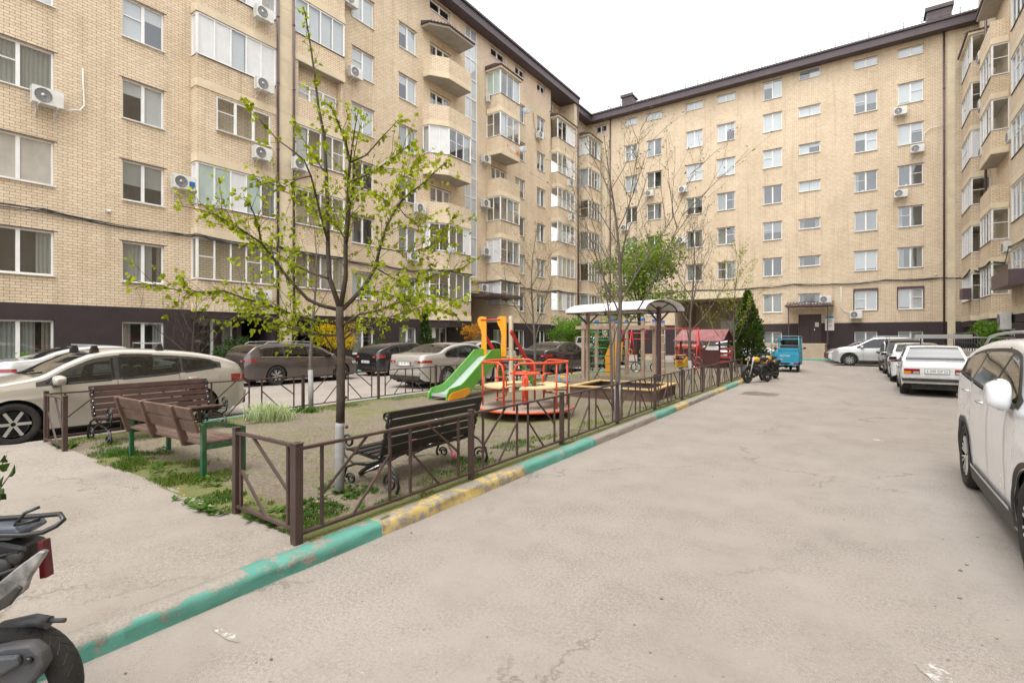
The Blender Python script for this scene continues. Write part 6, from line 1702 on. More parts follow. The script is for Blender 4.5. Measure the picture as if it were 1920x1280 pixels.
DGREY = paint('dark_grey_paint', (.045, .046, .05), .3, .3); REDC = paint('red_car_paint', (.30, .035, .02), .1, .3); LGREY = paint('light_grey_paint', (.38, .38, .37), .4, .3); OLDW = paint('old_white_paint', (.63, .64, .64), 0, .5, .38, (.36, .30, .23)); DRED = paint('dark_brown_paint', (.09, .05, .045), .2, .3)
# left lane, all nose towards the far end except the gold one (nose to the viewer's left)
car('gold hatchback with black roof racks, nearest car on the left', (-11.55, 3.45), -PI2 + R(-1.5), 'hatch', 4.42, 1.47, 1.74, 2.62, GOLD, .325, ('wide', 6), bars=True, plate=None, tail='tall', see=True)
car('silver saloon mostly hidden behind the gold hatchback', (-17.4, 5.15), PI2, 'sedan', 4.5, 1.46, 1.72, 2.6, SILV, .31)
car('brown estate car with chrome window line and silver roof rails', (-17.55, 11.1), PI2, 'wagon', 4.6, 1.48, 1.8, 2.65, BROWN, .33, ('split', 7), rails=GALV, antenna=True, see=True)
car('black five-door hatchback parked behind the brown estate', (-17.6, 16.55), PI2, 'hatch', 4.25, 1.46, 1.75, 2.61, BLACK, .33, ('wide', 7), plate=('O 806 HP 23', .42), tail='tall')
car('beige-silver saloon with wide red tail lights behind the slide', (-12.25, 14.05), PI2, 'sedan', 4.87, 1.48, 1.85, 2.85, BEIGE, .335, ('split', 9), plate=('O 191 PK 123', .545), antenna=True, see=True)
car('silver car showing only its roof beyond the beige saloon', (-17.2, 22.3), PI2, 'hatch', 4.3, 1.5, 1.74, 2.6, SILV, .32)
car('black saloon with red tail lights right of the slide', (-12.25, 21.8), PI2, 'sedan', 4.85, 1.47, 1.82, 2.85, BLACK, .33, ('wide', 9), tail='tall')
car('silver people carrier behind the climbing frame', (-12.6, 27.6), PI2, 'van', 4.5, 1.75, 1.8, 2.7, LGREY, .32)
car('red saloon seen from behind, left of the playhouse', (-10.35, 38.6), PI2 + R(4), 'sedan', 4.25, 1.52, 1.74, 2.63, REDC, .32, plate=('K 412 BO', .50), tail='tall')
car('grey saloon with pale windscreen behind the playhouse', (-7.9, 36.5), -PI2 + R(8), 'sedan', 4.4, 1.5, 1.74, 2.6, LGREY, .32)
car('white hatchback between the playhouse and the conifer', (-6.7, 37.0), R(20), 'hatch', 4.1, 1.52, 1.72, 2.55, WHITE, .32)
# right side of the yard
car('silver crossover parked across the far end, nose to the left', (.78, 36.3), PI, 'suv', 4.43, 1.69, 1.81, 2.6, SILV, .35, ('split', 8), clad='black', rails=GALV)
car('white saloon nose showing behind the silver crossover', (.45, 38.9), PI, 'sedan', 4.4, 1.47, 1.72, 2.55, OLDW, .31)
car('dark maroon car nose furthest left in the far row', (.1, 41.0), PI, 'sedan', 4.4, 1.45, 1.72, 2.55, DRED, .31)
car('dark grey minivan facing the camera in the right-hand row', (1.62, 30.3), -PI2 + R(2), 'van', 4.5, 1.62, 1.72, 2.7, DGREY, .32, rails=IRON)
car('white saloon with red tail light between the minivan and the old saloon', (1.72, 25.3), PI2, 'sedan', 4.25, 1.46, 1.68, 2.48, WHITE, .30, tail='tall')
car('old boxy white saloon with black bumper, second car on the right', (1.76, 20.25), PI2 + R(-1), 'boxy', 4.05, 1.43, 1.62, 2.42, OLDW, .30, ('plain', 12), plate=('E 500 OP 23', .50), tail='boxy', lean=.36, sill=.22, rimm=ALLOYD)
car('white crossover with chrome-tipped handles, nearest car on the right edge', (1.83, 6.26), -PI2 + R(0), 'crossover', 4.42, 1.68, 1.80, 2.68, WHITE, .345, ('split', 9), lean=.46, clad='chrome', rails=GALV, foh=.86, see=True)

# blue three-wheeled cargo scooter
t = thing('cargo_trike', 'bright blue three-wheeled cargo scooter with open frame, rear on', 'cargo trike', (-3.0, 27.3, 0), PI2)
# local +x forward (world +Y)
b = MB(); b.b2(0, 1.5, -.58, .58, .48, .52); b.build('deck', BLUEP, t)
for nm, (x0, x1, y0, y1) in (('tailgate', (-.02, .02, -.58, .58)), ('side_wall', (.02, 1.5, -.6, -.56)), ('side_wall', (.02, 1.5, .56, .6))):
    b = MB(); b.b2(x0, x1, y0, y1, .5, .98); 
    if nm == 'tailgate':
        for z in (.6, .72, .84): b.b2(x0 - .012, x0 + .001, y0, y1, z, z + .02)
    b.build(nm, BLUEP, t, bevel=.006)
b = MB(); b.b2(-.06, -.02, -.56, .56, .34, .50); bm_ = b.build('bumper', BLUEP, t)
for y in (-.42, .42):
    b = MB(); b.b2(-.075, -.06, y - .14, y + .1, .39, .45); tl = b.build('tail_light', REDL, t); b = MB(); b.b2(-.078, -.06, y + (.06 if y < 0 else -.16), y + (.13 if y < 0 else -.09), .39, .45); b.build('clear_part', CLRL, tl)
b = MB(); b.b2(-.07, -.06, -.2, .2, .37, .46); b.build('plate_recess', IRON, t)
link('badge_text', text_mesh('МОТОР', .12, PLATEM, Matrix.Translation((-.036, 0, .78)) @ Matrix.Rotation(R(-90), 4, 'Z') @ Matrix.Rotation(R(90), 4, 'X')), t)
b = MB()
for x in (0, 1.45):
    for y in (-.57, .57): b.tube([(x, y, .95), (x, y, 1.72)], .02, 6)
for x in (0, 1.45): b.tube([(x, -.57, 1.72), (x, .57, 1.72)], .02, 6)
for y in (-.57, .57): b.tube([(0, y, 1.72), (1.45, y, 1.72)], .02, 6)
b.tube([(0, -.57, 1.28), (0, .57, 1.28)], .012, 6); b.build('rack_frame', pm('green_grey_tube', (.16, .28, .26), .5, .1), t)
b = MB(); b.b2(1.52, 2.35, -.52, .52, .3, .95); b.prism([(1.55, -.5), (2.3, -.45), (2.3, .45), (1.55, .5)], 1.55, 1.62)
for y in (-.48, .44):
    for x in (1.55, 2.2): b.b2(x, x + .05, y, y + .05, .95, 1.56)
b.b2(1.5, 1.54, -.5, .5, .95, 1.12); b.build('cab', BLUEP, t, bevel=.02)
b = MB(); b.b2(2.2, 2.22, -.42, .42, .98, 1.52); b.build('windscreen', CGLASS, t)
b = MB(); b.b2(1.6, 1.9, -.4, .4, .9, 1.0); b.b2(1.56, 1.62, -.4, .4, .95, 1.25); b.build('seat', BLKP, t)
for x, y in ((.45, -.5), (.45, .5), (2.35, 0)):
    b = MB(); pts = [(x + .2 * math.cos(a), y, .26 + .2 * math.sin(a)) for a in np.linspace(0, 2 * PI, 21)[:-1]]; b.tube(pts, .06, 8, closed=True); w_ = b.build('wheel', RUBBER, t)
    b = MB(); b.tube([(x, y - .04, .26), (x, y + .04, .26)], .15, 14); b.build('rim', ALLOYD, w_)
b = MB(); b.tube([(.45, -.5, .26), (.45, .5, .26)], .04, 8); b.sphere((.45, 0, .27), .1); b.b2(.3, .6, -.4, .4, .36, .48); b.build('axle', IRON, t)
for y in (-.66, .66): b = MB(); b.sphere((1.95, y, 1.12), .07, 0, 8, 6, (.4, 1, .8)); b.tube([(1.95, y * .8, 1.05), (1.95, y, 1.12)], .01, 5); b.build('mirror', IRON, t)

# railing and ramp stair by the right block, boards on trestle
t = thing('stair_railing', 'black stair railing by the right block entrance', 'railing', (4.6, 27, 0))
b = MB()
b.tube([(-.4, 0, 1.1), (-.2, 5, 1.9), (.2, 14, 1.9)], .025, 6); b.tube([(-.4, 0, .6), (-.2, 5, 1.4), (.2, 14, 1.4)], .018, 6)
for k in range(16): y = k * .93; b.tube([(-.4 + .03 * k, y, .1), (-.4 + .03 * k, y, min(1.1 + .16 * y, 1.9))], .018, 6)
b.build('bars', IRON, t)
b = MB(); b.b2(-.3, 1.6, 5, 14, 0, 1.0); b.b2(-.3, 1.6, 2.5, 5, 0, .5); b.build('landing', CONC, t)
t = thing('long_board', 'long grey boards lying level above the old saloon roof', 'boards', (2.95, 24.6, 1.62), R(3))
b = MB(); b.tube([(-.9, 0, .06), (1.5, 0, .02)], .025, 6); b.build('board', GALV, t); b = MB(); b.b2(-1.3, .35, -.12, .1, .0, .15); b.build('box', LGREY, t)
b = MB()
for x in (-1.1, 1.2): b.bar((x, .1, -1.66), (x, .1, 0), .04)
b.build('trestle', IRON, t)

# ---------------------------------------------------------------- trees, shrubs, grass
def leaf_shape(b, p, d, n, s_, fold=.25, kind='heart'):
    d = d.normalized(); x = d.cross(n)
    if x.length < 1e-3: x = d.orthogonal()
    x.normalize(); n = x.cross(d).normalized()
    if kind == 'heart':
        P = [p, p + x * .36 * s_ + d * .1 * s_ + n * fold * .3 * s_, p + x * .46 * s_ + d * .42 * s_ + n * fold * .4 * s_, p + x * .22 * s_ + d * .8 * s_ + n * fold * .1 * s_, p + d * 1.08 * s_ - n * .08 * s_,
             p - x * .22 * s_ + d * .8 * s_ + n * fold * .1 * s_, p - x * .46 * s_ + d * .42 * s_ + n * fold * .4 * s_, p - x * .36 * s_ + d * .1 * s_ + n * fold * .3 * s_, p + d * .5 * s_ - n * .03 * s_]
        b.add(P, [(0, 1, 2, 8), (8, 2, 3, 4), (0, 8, 6, 7), (8, 4, 5, 6)], 0, True)
    elif kind == 'oval':
        P = [p, p + x * .25 * s_ + d * .4 * s_ + n * .08 * s_, p + d * s_, p - x * .25 * s_ + d * .4 * s_ + n * .08 * s_]
        b.add(P, [(0, 1, 2), (0, 2, 3)])
    else:
        b.add([p - x * .3 * s_, p + x * .3 * s_, p + d * s_ + x * .1 * s_, p + d * s_ - x * .1 * s_], [(0, 1, 2, 3)])
def rvec(r_): 
    while True:
        v = Vector((r_.uniform(-1, 1), r_.uniform(-1, 1), r_.uniform(-1, 1)))
        if .05 < v.length < 1: return v.normalized()
def twig(wb_, lb, p, d, L, r0, r_, leaf, size, dens, droop=.0, sub=True, kind='heart', hang=.8):
    n = max(3, int(L / .07)); P = [p.copy()]; q = p.copy(); dd = d.normalized()
    for i in range(n):
        dd = (dd + rvec(r_) * .16 + Vector((0, 0, -droop + .03))).normalized(); q = q + dd * (L / n); P.append(q.copy())
    wb_.tube(P, [r0 * (1 - .8 * i / n) for i in range(n + 1)], 5, 0, caps=False)
    for i in range(1, n + 1):
        if r_.random() < dens * (.35 + .65 * i / n):
            for k in range(r_.choice([1, 2, 2, 3])):
                ld = (rvec(r_) + dd * .5 + Vector((0, 0, -hang))).normalized()
                leaf_shape(lb, P[i] + rvec(r_) * .012, ld, rvec(r_), size * r_.uniform(.55, 1.15), kind=kind)
    if sub and L > .22:
        for i in range(2, n, 2):
            if r_.random() < .45:
                twig(wb_, lb, P[i], (dd + rvec(r_) * .9).normalized(), L * r_.uniform(.25, .5), r0 * .5, r_, leaf, size, dens, droop, False, kind, hang)
# --- foreground lime tree, limbs follow the photographed ones (u, v, metres nearer or farther)
TD = 5.12
def lime_tree():
    r_ = random.Random(3)
    t = thing('lime_tree', 'young lime tree with whitewashed trunk foot, in front of the dark scroll bench', 'tree', on_ground(636, 930, .1))
    org = t.location.copy(); Pt = lambda u, v, dz: at_depth(u, v, TD + dz) - org
    w = MB(); lf = MB(); ww = MB()
    tr = [(636, 938), (637, 870), (637, 800), (639, 740), (639, 700), (640, 655), (638, 625), (637, 600), (637, 575)]
    rr_ = [.050, .047, .045, .043, .042, .042, .040, .040, .038]
    i0 = 3
    ww.tube([Pt(u, v, 0) for u, v in tr[:3]] + [Pt(638, 792, 0)], rr_[:3] + [.0455], 14, 0)
    w.tube([Pt(638, 792, 0)] + [Pt(u, v, 0) for u, v in tr[3:]], [.044] + rr_[3:], 14, 0)
    for u, v in ((650, 800), (628, 690), (648, 745)): w.sphere(Pt(u, v, 0) * 1, .018, 0, 8, 6)
    limbs = [
        ([(637, 578), (618, 522), (615, 470), (614, 400), (612, 330), (608, 255), (597, 200), (590, 140), (582, 85), (573, 30), (569, 14)], .026, 0, .25, 1),
        ([(638, 580), (648, 520), (648, 450), (652, 400), (653, 350), (656, 305), (648, 265), (632, 225), (618, 195)], .026, 0, -.35, 1),
        ([(656, 305), (661, 272), (666, 238), (672, 206)], .010, -.2, -.5, 1),
        ([(656, 305), (687, 291), (712, 262), (735, 238), (752, 219)], .010, -.2, -.1, 1),
        ([(663, 335), (664, 290), (672, 250), (683, 215)], .008, -.1, .2, 1),
        ([(640, 582), (660, 562), (682, 538), (704, 502), (712, 465), (725, 425), (745, 385), (765, 365), (793, 344), (820, 318), (842, 300)], .024, 0, .7, 1),
        ([(650, 455), (655, 395), (663, 338), (695, 325), (725, 305), (753, 283), (780, 262)], .014, -.1, -.5, 1),
        ([(632, 580), (600, 572), (577, 561), (543, 525), (520, 495), (505, 475), (491, 456), (484, 425), (476, 400), (462, 372)], .020, 0, -.6, 1),
        ([(491, 456), (460, 436), (435, 420), (405, 403), (370, 392), (335, 386)], .010, -.55, -.8, 1),
        ([(616, 522), (585, 512), (560, 500), (535, 485), (505, 468), (470, 448), (430, 425), (400, 400)], .013, 0, .6, 1),
        ([(634, 608), (590, 600), (550, 590), (505, 572), (460, 560), (420, 545), (380, 548), (330, 543), (285, 535), (245, 524)], .013, 0, -.9, 1),
        ([(634, 628), (600, 628), (560, 615), (520, 600), (480, 578), (440, 560), (405, 545)], .012, 0, .5, 1),
        ([(632, 668), (608, 628), (575, 626), (535, 612), (495, 600), (455, 590)], .010, 0, -.3, 1),
        ([(640, 612), (672, 590), (705, 583), (745, 568), (790, 552), (835, 558), (862, 566)], .012, 0, -.8, 1),
        ([(642, 640), (672, 612), (705, 602), (745, 590), (790, 575), (830, 582), (856, 588)], .010, 0, .6, 1),
        ([(704, 502), (735, 520), (765, 533), (800, 520), (840, 508), (876, 500)], .009, .3, .9, 1),
        ([(712, 465), (740, 470), (775, 472), (805, 462), (835, 440)], .008, .3, .6, 1),
        ([(614, 450), (604, 415), (592, 365), (583, 330), (570, 300), (545, 280), (520, 262), (490, 228), (455, 185)], .012, .02, -.7, 1),
        ([(583, 330), (560, 335), (535, 350), (505, 345), (470, 335)], .007, -.3, -.5, 1),
        ([(612, 330), (590, 292), (566, 258), (548, 225)], .008, 0, .4, 1),
        ([(648, 450), (630, 420), (600, 400), (570, 385), (545, 360)], .008, 0, .6, 1),
        ([(665, 335), (700, 360), (730, 380), (745, 350), (760, 325), (790, 290)], .007, -.2, -.9, 1),
        ([(745, 385), (760, 405), (790, 425), (830, 430), (858, 400)], .007, .4, .5, 1),
        ([(660, 560), (690, 545), (720, 548), (750, 560), (775, 585)], .008, .1, -.6, 1)]
    for pts, r0, d0, d1, lv in limbs:
        n = len(pts); Q = [Pt(u, v, d0 + (d1 - d0) * i / (n - 1)) for i, (u, v) in enumerate(pts)]
        w.tube(Q, [max(r0 * (1 - .82 * i / (n - 1)), .0022) for i in range(n)], 8, 0)
        tot = sum((Q[i + 1] - Q[i]).length for i in range(n - 1)); s_ = .12 if r0 < .02 else .42
        low = sum(p[1] for p in pts) / n
        dens_f = 1.0 if low > 330 else .5
        while s_ < tot - .02:
            q = s_; i = 0
            while q > (Q[i + 1] - Q[i]).length: q -= (Q[i + 1] - Q[i]).length; i += 1
            d = (Q[i + 1] - Q[i]).normalized(); p = Q[i] + d * q
            fr = s_ / tot
            side = rvec(r_); side = (side - d * side.dot(d)).normalized()
            for rep_ in range(2 if dens_f == 1 else 1):
              if r_.random() < (.60 if low > 430 else .5 if dens_f == 1 else .38):
                  side = rvec(r_); side = (side - d * side.dot(d)).normalized(); twig(w, lf, p, (d * .75 + side * .85 + Vector((0, 0, .12))).normalized(), r_.uniform(.10, .50) * (1.1 - .45 * fr) * (1 if dens_f == 1 else .55), .0028, r_, LEAF_LIME, .041, .85, .02)
            if fr > .25 and r_.random() < .75 * dens_f + .1:
                for k in range(r_.choice([1, 2, 3])): leaf_shape(lf, p, (rvec(r_) + Vector((0, 0, -.8))).normalized(), rvec(r_), r_.uniform(.035, .062))
            s_ += r_.uniform(.024, .055)
        for k in range(4): leaf_shape(lf, Q[-1] + rvec(r_) * .02, (rvec(r_) + Vector((0, 0, -.6))).normalized(), rvec(r_), r_.uniform(.03, .05))
    tk = w.build('trunk', BARK, t, uv=False); ww.build('whitewash', WHITEWASH, tk, uv=False); lf.build('crown', LEAF_LIME, t, uv=False)
lime_tree()

def grow_tree(name, label, base, H, seed, r0, spread=.5, n_limb=9, fork=.35, leaf=BUD, lsize=.03, dens=.3, white=.75, bark=BARKG, lean=(0, 0), upr=.75, sub=3, tw=.35, kindl='oval', cat='tree', wmat=WHITEWASH, seg=7):
    r_ = random.Random(seed); t = thing(name, label, cat, base, 0, 'young trees of the yard' if cat == 'tree' else None)
    w = MB(); lf = MB(); ww = MB()
    Pm = []
    nst = 14
    for i in range(nst + 1):
        f = i / nst; Pm.append(Vector((lean[0] * f * H + .03 * H * math.sin(f * 5 + seed) * f, lean[1] * f * H + .03 * H * math.cos(f * 4 + seed) * f, f * H)))
    rad = [max(r0 * (1 - f / nst) ** .9, .004) for f in range(nst + 1)]
    w.tube([p for p in Pm], rad, seg + 2)
    if white:
        k = white / H; ww.tube([Pm[0] * 1 + Vector((0, 0, -.03)), Pm[0].lerp(Pm[-1], 0) + Vector((lean[0] * white * .5, lean[1] * white * .5, white * .5)), Vector((lean[0] * white + .03 * H * math.sin(k * 5 + seed) * k, lean[1] * white + .03 * H * math.cos(k * 4 + seed) * k, white))], [r0 * 1.1, r0 * 1.06, r0 * 1.03], seg + 4)
    def branch(p, d, L, r1, lev):
        n = max(4, int(L / .22)); Q = [p.copy()]; q = p.copy(); dd = d.normalized()
        for i in range(n):
            dd = (dd + rvec(r_) * .10 + Vector((0, 0, .055 * upr))).normalized(); q = q + dd * L / n; Q.append(q.copy())
        w.tube(Q, [max(r1 * .8 * (1 - .88 * i / n), .002) for i in range(n + 1)], seg if lev == 0 else 4, caps=False)
        for i in range(1, n + 1):
            if lev < sub - 1 and i > n * .15 and r_.random() < .8:
                sd = rvec(r_); sd = (sd - dd * sd.dot(dd)).normalized()
                branch(Q[i], (dd * .8 + sd * .65 + Vector((0, 0, .15))).normalized(), L * r_.uniform(.25, .5), r1 * .4, lev + 1)
            for k in range(3 if dens > 1 else 1):
                if r_.random() < dens and (lev > 0 or i > n * .4):
                    for m_ in range(max(1, int(dens * 2.2))):
                        leaf_shape(lf, Q[i] + rvec(r_) * (.02 + .05 * min(dens, 1.5)), (rvec(r_) + Vector((0, 0, -.3 if dens > .6 else .3))).normalized(), rvec(r_), lsize * r_.uniform(.6, 1.3), kind=kindl)
    for k in range(n_limb):
        f = fork + (.92 - fork) * (k / n_limb) ** 1.0; i = min(int(f * nst), nst - 1); p = Pm[i].lerp(Pm[i + 1], f * nst - i)
        a = k * 2.4 + seed; L = H * spread * (1.15 - f) * r_.uniform(.8, 1.15)
        branch(p, Vector((math.cos(a) * (1 - upr * .55), math.sin(a) * (1 - upr * .55), upr)), L, max(rad[i] * .55, .006), 0)
    tk = w.build('trunk', bark, t, uv=False)
    if white: ww.build('whitewash', wmat, tk, uv=False)
    lf.build('crown', leaf, t, uv=False)
    return t
gpt = lambda u, v, h=.1: on_ground(u, v, h)
grow_tree('lime_tree', 'slim young tree with whitewashed foot beside the striped grass tuft', gpt(583, 766), 4.3, 4, .05, .42, 9, .42, LEAF_LIME, .05, .42, .85, BARKG, (0, 0), .72, 2, kindl='heart')
tD = gpt(1158, 788)
def twin(label, base):
    return grow_tree('maple_tree', label, base, 5.6, 12, .056, .60, 14, .26, BUD, .042, .55, .72, BARKG, (-.012, 0), .82, 3)
twin('bare budding tree with whitewashed foot just inside the kerbside railing', tD)
grow_tree('maple_tree', 'second leaning stem of bare budding branches beside the whitewashed one', gpt(1150, 770), 4.4, 31, .036, .55, 9, .3, BUD, .04, .5, 0, BARKG, (-.10, .05), .85, 3)
grow_tree('maple_tree', 'bare branching tree standing behind the slide', (-10.5, 16.8, .1), 6.2, 8, .06, .50, 14, .22, BUD, .055, .55, 0, BARKG, (0, 0), .70, 3)
grow_tree('maple_tree', 'bare budding tree with pale foot in front of the playhouse', (-5.25, 19.3, .1), 6.4, 17, .06, .58, 14, .22, BUD, .055, .8, .7, BARKG, (0, 0), .80, 3)
grow_tree('birch_tree', 'slender tree in fresh leaf left of the dark conifer', (-4.75, 24.8, .1), 6.0, 22, .04, .42, 17, .16, LEAF_LIME, .085, .75, 0, BARKG, (0, 0), .66, 3)
# rounded leafy crowns
def crown_tree(name, label, base, H, cr, seed, leaf, n=2600, lsize=.16, trunk=.09, cz=None, squash=1.1, cat='tree', holes=.5, stems=1, ls=None):
    r_ = random.Random(seed); t = thing(name, label, cat, base, 0, 'bushes under the walls' if cat == 'bush' else None); w = MB(); lf = MB()
    cz = cz or H - cr * squash
    clumps = []
    for k in range(26):
        v = rvec(r_) * (r_.random() ** .45); clumps.append((Vector((v.x * cr * .85, v.y * cr * .85, cz + v.z * cr * squash * .85)), cr * r_.uniform(.22, .42)))
    for s_ in range(stems):
        top_ = Vector((0, 0, cz)) + rvec(r_) * cr * .3; w.tube([(s_ * .06, 0, -.05), Vector((0, 0, cz * .5)), top_], [trunk, trunk * .8, trunk * .3], 8)
        for c, rad_ in clumps[s_::stems]: w.tube([Vector((0, 0, min(cz * .6, c.z * .7))), Vector((0, 0, cz * .75)).lerp(c, .5) + rvec(r_) * .1, c], [trunk * .35, trunk * .2, .008], 5, caps=False)
    for k in range(n):
        c, rad_ = r_.choice(clumps); v = rvec(r_) * rad_ * (r_.random() ** .35); p = c + Vector((v.x, v.y, v.z * .75))
        d = (rvec(r_) + Vector((0, 0, -.2))).normalized(); leaf_shape(lf, p, d, rvec(r_), lsize * r_.uniform(.6, 1.3), kind='oval')
    w.build('trunk', BARK, t, uv=False); lf.build('crown', leaf, t, uv=False)
    return t
crown_tree('leafy_tree', 'full light-green tree behind the canopy', (-11.4, 30.5, .1), 8.8, 3.0, 5, LEAF_SPR, 6200, .22, .13, squash=1.05)
crown_tree('bush', 'large feathery green bush under the left block bays', (-19.6, 36.5, .1), 3.6, 2.3, 6, LEAF_MID, 5200, .16, .06, 2.0, .75, 'bush', stems=3)
crown_tree('bush', 'olive-green bush overlapping the corner downpipe', (-18.4, 43.5, .1), 5.2, 1.5, 16, LEAF_LIME, 2200, .13, .05, 3.6, 1, 'bush', stems=2)
crown_tree('bush', 'round dark-green bush by the brown shop window', (-19.9, 10.2, .1), 1.75, .85, 7, LEAF_DARK, 2600, .10, .03, 1.0, .8, 'bush', stems=3)
crown_tree('forsythia_bush', 'yellow blossoming bush behind the brown estate car', (-20.3, 14.9, .1), 2.75, 1.15, 8, LEAF_YEL, 4200, .085, .03, 1.55, .9, 'bush', stems=3)
crown_tree('forsythia_bush', 'small orange-yellow bush left of the street entrance', (-20.2, 24.6, .1), 2.9, .8, 9, LEAF_ORG, 1500, .09, .03, 2.0, .8, 'bush', stems=3)
crown_tree('bush', 'low dark bush between the forsythia and the black hatchback', (-19.9, 17.2, .1), 1.6, .7, 10, LEAF_DARK, 1500, .09, .02, .9, .8, 'bush', stems=3)
crown_tree('bush', 'sparse green shrub under the curtained basement window at far left', (-20.3, 4.4, .1), 1.35, .6, 12, LEAF_MID, 900, .09, .02, .8, .7, 'bush', stems=3)
crown_tree('bush', 'green shrub against the white basement window on the right', (5.35, 33.6, .1), 3.0, .95, 13, LEAF_MID, 2400, .10, .03, 1.9, .9, 'bush', stems=3)
crown_tree('bush', 'low green shrub between the old saloon and the white crossover', (4.3, 25.5, .1), 1.4, .8, 14, LEAF_MID, 1500, .09, .03, .7, .7, 'bush', stems=3)
crown_tree('bush', 'wispy green bush behind the rings of the climbing frame', (-11.0, 24.4, .1), 2.1, 1.2, 15, LEAF_DARK, 2400, .11, .03, 1.2, .8, 'bush', stems=3)
def conifer(name, label, base, H, r0, seed, n=5200, leaf=LEAF_CONE):
    r_ = random.Random(seed); t = thing(name, label, 'conifer', base); w = MB(); lf = MB()
    w.tube([(0, 0, -.05), (0, 0, H * .95)], [.07, .01], 7)
    for k in range(n):
        f = r_.random() ** 1.25; z = .1 + f * (H - .1); a = r_.uniform(0, 2 * PI)
        R_ = r0 * ((1 - f) ** .8 * (1 - .45 * math.exp(-f * 9))) * (1 + .17 * math.sin(a * 3 + z * 3.1) + .12 * math.sin(a * 7 - z * 5)); rad = R_ * (r_.random() ** .3)
        p = Vector((rad * math.cos(a), rad * math.sin(a), z)); d = Vector((math.cos(a), math.sin(a), r_.uniform(.2, 1.6))).normalized()
        leaf_shape(lf, p, d, rvec(r_), r_.uniform(.08, .2), kind='oval')
    w.build('trunk', BARK, t, uv=False); lf.build('crown', leaf, t, uv=False)
conifer('thuja_tree', 'dense dark cone-shaped conifer left of the blue cargo trike', (-5.2, 30.6, .05), 4.15, 1.12, 3, 9500)
conifer('juniper_tree', 'slim grey-green conifer against the dark base wall by a window', (-20.9, 21.4, .1), 3.1, .5, 4, 2600, LEAF_DARK)
grow_tree('bare_shrub', 'leafless reddish shrub against the wall behind the gold hatchback', (-20.4, 8.75, .1), 3.4, 41, .05, .75, 16, .06, BUD, .03, .06, 0, BARK, (0, 0), .72, 3, cat='bush')
# striped grass tuft
def tuft(base, n, L, spread, mat, label, seed):
    r_ = random.Random(seed); b = MB()
    for k in range(n):
        a = r_.uniform(0, 2 * PI); o = Vector((math.cos(a), math.sin(a), 0)); p = Vector((r_.gauss(0, spread[0]), r_.gauss(0, spread[1]), 0)); l_ = L * r_.uniform(.5, 1.1); x = Vector((-o.y, o.x, 0)) * .006
        out = r_.uniform(.15, .9); pts = [p + o * l_ * out * t_ ** 1.5 + Vector((0, 0, l_ * (t_ - .55 * out * t_ * t_))) for t_ in (0, .35, .7, 1)]
        b.add([pts[0] - x, pts[0] + x, pts[1] + x, pts[1] - x, pts[2] + x * .8, pts[2] - x * .8, pts[3]], [(0, 1, 2, 3), (3, 2, 4, 5), (5, 4, 6)])
    tag(b.build('grass_tuft', mat, None, base, 0, uv=False), label, 'plant')
tuft(gpt(503, 786), 750, .42, (.22, .14), GRASSP, 'tuft of pale striped ornamental grass by the left railing', 1)
tuft(gpt(572, 772), 260, .16, (.20, .10), GRASSD, 'low green clump at the foot of the slim whitewashed tree', 2)
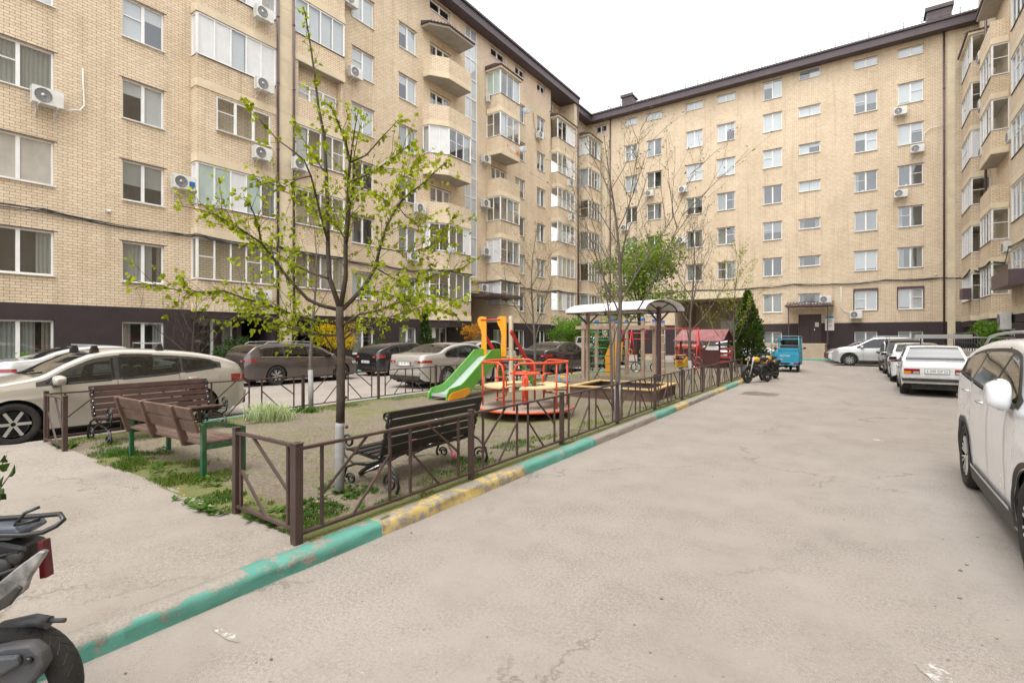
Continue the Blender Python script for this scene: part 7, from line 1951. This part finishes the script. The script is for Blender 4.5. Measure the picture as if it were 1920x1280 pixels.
# lawn blades
def grass():
    r_ = random.Random(9); b = MB(); d_ = MB(); n = 0
    def blade(x, y, h, m, w=.004):
        a = r_.uniform(0, 2 * PI); lx_, ly_ = math.cos(a), math.sin(a); bend = r_.uniform(.1, .8) * h
        z = .10 + .02 * mnoise.noise(Vector((x * .8, y * .8, 0)))
        m.add([(x - ly_ * w, y + lx_ * w, z), (x + ly_ * w, y - lx_ * w, z), (x + lx_ * bend * .4 + ly_ * w * .7, y + ly_ * bend * .4 - lx_ * w * .7, z + h * .6), (x + lx_ * bend, y + ly_ * bend, z + h)], [(0, 1, 2), (0, 2, 3)])
    regions = [  # x0,x1,y0,y1,count,hmin,hmax,deep share
        (-4.35, -3.52, 2.30, 3.6, 7500, .02, .07, .4), (-4.3, -3.55, 3.6, 7.0, 9500, .02, .06, .3), (-4.2, -3.65, 7, 14, 5000, .02, .05, .2), (-8.3, -5.6, 2.28, 3.2, 11000, .02, .07, .5), (-5.6, -4.3, 2.28, 2.7, 3200, .02, .06, .3),
        (-10.0, -9.0, 2.3, 7.5, 9000, .02, .06, .3), (-10.0, -9.3, 7.5, 14, 4500, .02, .05, .2), (-6.1, -5.2, 8.2, 9.9, 2500, .02, .08, .8), (-9.2, -8.0, 2.3, 2.9, 2600, .02, .06, .4), (-22.1, -19.6, 2, 20, 7000, .05, .22, .5)]
    for x0, x1, y0, y1, c, h0, h1, deep in regions:
        for k in range(c):
            x = r_.uniform(x0, x1); y = r_.uniform(y0, y1)
            nn = mnoise.noise(Vector((x * 1.7, y * 1.7, 2.2))) + .5 * mnoise.noise(Vector((x * 5, y * 5, 8)))
            ed = min(x - x0, x1 - x, y1 - y) 
            if nn < -.05 + (.25 if ed < .15 else 0): continue
            dp = mnoise.noise(Vector((x * .9, y * .9, 7.7))) + r_.uniform(-.2, .2) > .35 - deep
            if r_.random() < .25 - nn * .3: continue
            blade(x, y, r_.uniform(h0, h1) * (.62 + max(nn, 0) * .6), d_ if dp else b, .0035 if x > -19 else .012)
    stuff(b.build('grass', GRASS, uv=False)); stuff(d_.build('grass', GRASSD, uv=False))
    # broad-leaved weeds round the corner post, tree foot and path edge
    wd = MB(); dan = MB()
    for k in range(150):
        c_ = r_.choice([(-4.35, 3.25, .25, .2), (-4.2, 2.35, .35, .06), (-4.9, 2.2, .4, .05), (-6.4, 2.6, .7, .2), (-9.4, 2.35, .25, .08), (-4.1, 2.9, .3, .3)])
        x = r_.gauss(c_[0], c_[2] * .6); y = r_.gauss(c_[1], c_[3] * .6)
        for m_ in range(r_.randint(3, 6)):
            a = r_.uniform(0, 2 * PI); leaf_shape(wd, Vector((x, y, .11)), Vector((math.cos(a), math.sin(a), r_.uniform(.05, .7))), Vector((0, 0, 1)), r_.uniform(.04, .10), kind='oval')
    for u, v in ((461, 938), (595, 940), (622, 905), (335, 915), (345, 928), (520, 905)):
        q = on_ground(u, v, .15); dan.sphere((q.x, q.y, .15), .012, 0, 7, 4, (1, 1, .5)); dan.tube([(q.x, q.y, .1), (q.x, q.y, .15)], .002, 4)
    stuff(wd.build('weeds', GRASSD, uv=False)); stuff(dan.build('dandelions', YELP, uv=False))
grass()
b = MB(); r_ = random.Random(31)
for k in range(260):
    x = r_.uniform(-9.8, -3.75); y = r_.uniform(2.5, 12); leaf_shape(b, Vector((x, y, .125)), Vector((r_.uniform(-1, 1), r_.uniform(-1, 1), .15)), Vector((0, 0, 1)), r_.uniform(.02, .05), kind='oval')
stuff(b.build('dead_leaves', leaf_mat('dead_leaf', (.16, .10, .05), .1, .5), uv=False))
# shrub poking in at the left edge
t = thing('leafy_shrub', 'large-leaved shrub poking in at the left edge above the scooter', 'bush', (-5.18, .66, .1)); r_ = random.Random(77); w = MB(); lf = MB()
for k in range(26):
    d = (Vector((r_.uniform(-.9, .9), r_.uniform(-.7, .7), 1.2))).normalized(); L_s = r_.uniform(.35, .85); P = [Vector((0, 0, 0)) + d * L_s * q for q in (0, .5, 1)]; w.tube(P, [.008, .006, .003], 5, caps=False)
    for m_ in range(7): leaf_shape(lf, d * L_s * r_.uniform(.35, 1), (rvec(r_) + d * .4).normalized(), rvec(r_), r_.uniform(.05, .10), kind='heart', fold=.5)
w.build('stem', BARK, t, uv=False); lf.build('crown', LEAF_DARK, t, uv=False)
for (u, v, s_) in ((14, 1160, 1),):
    q = on_ground(10, 1168, .1); t = thing('weed_plant', 'small green weed beside the scooter wheel', 'plant', (q.x - .12, q.y - .1, .1)); lf = MB()
    for k in range(14): a = r_.uniform(0, 2 * PI); leaf_shape(lf, Vector((0, 0, 0)), Vector((math.cos(a), math.sin(a), r_.uniform(.1, .8))), Vector((0, 0, 1)), r_.uniform(.07, .14), kind='oval')
    lf.build('leaves', LEAF_MID, t, uv=False)
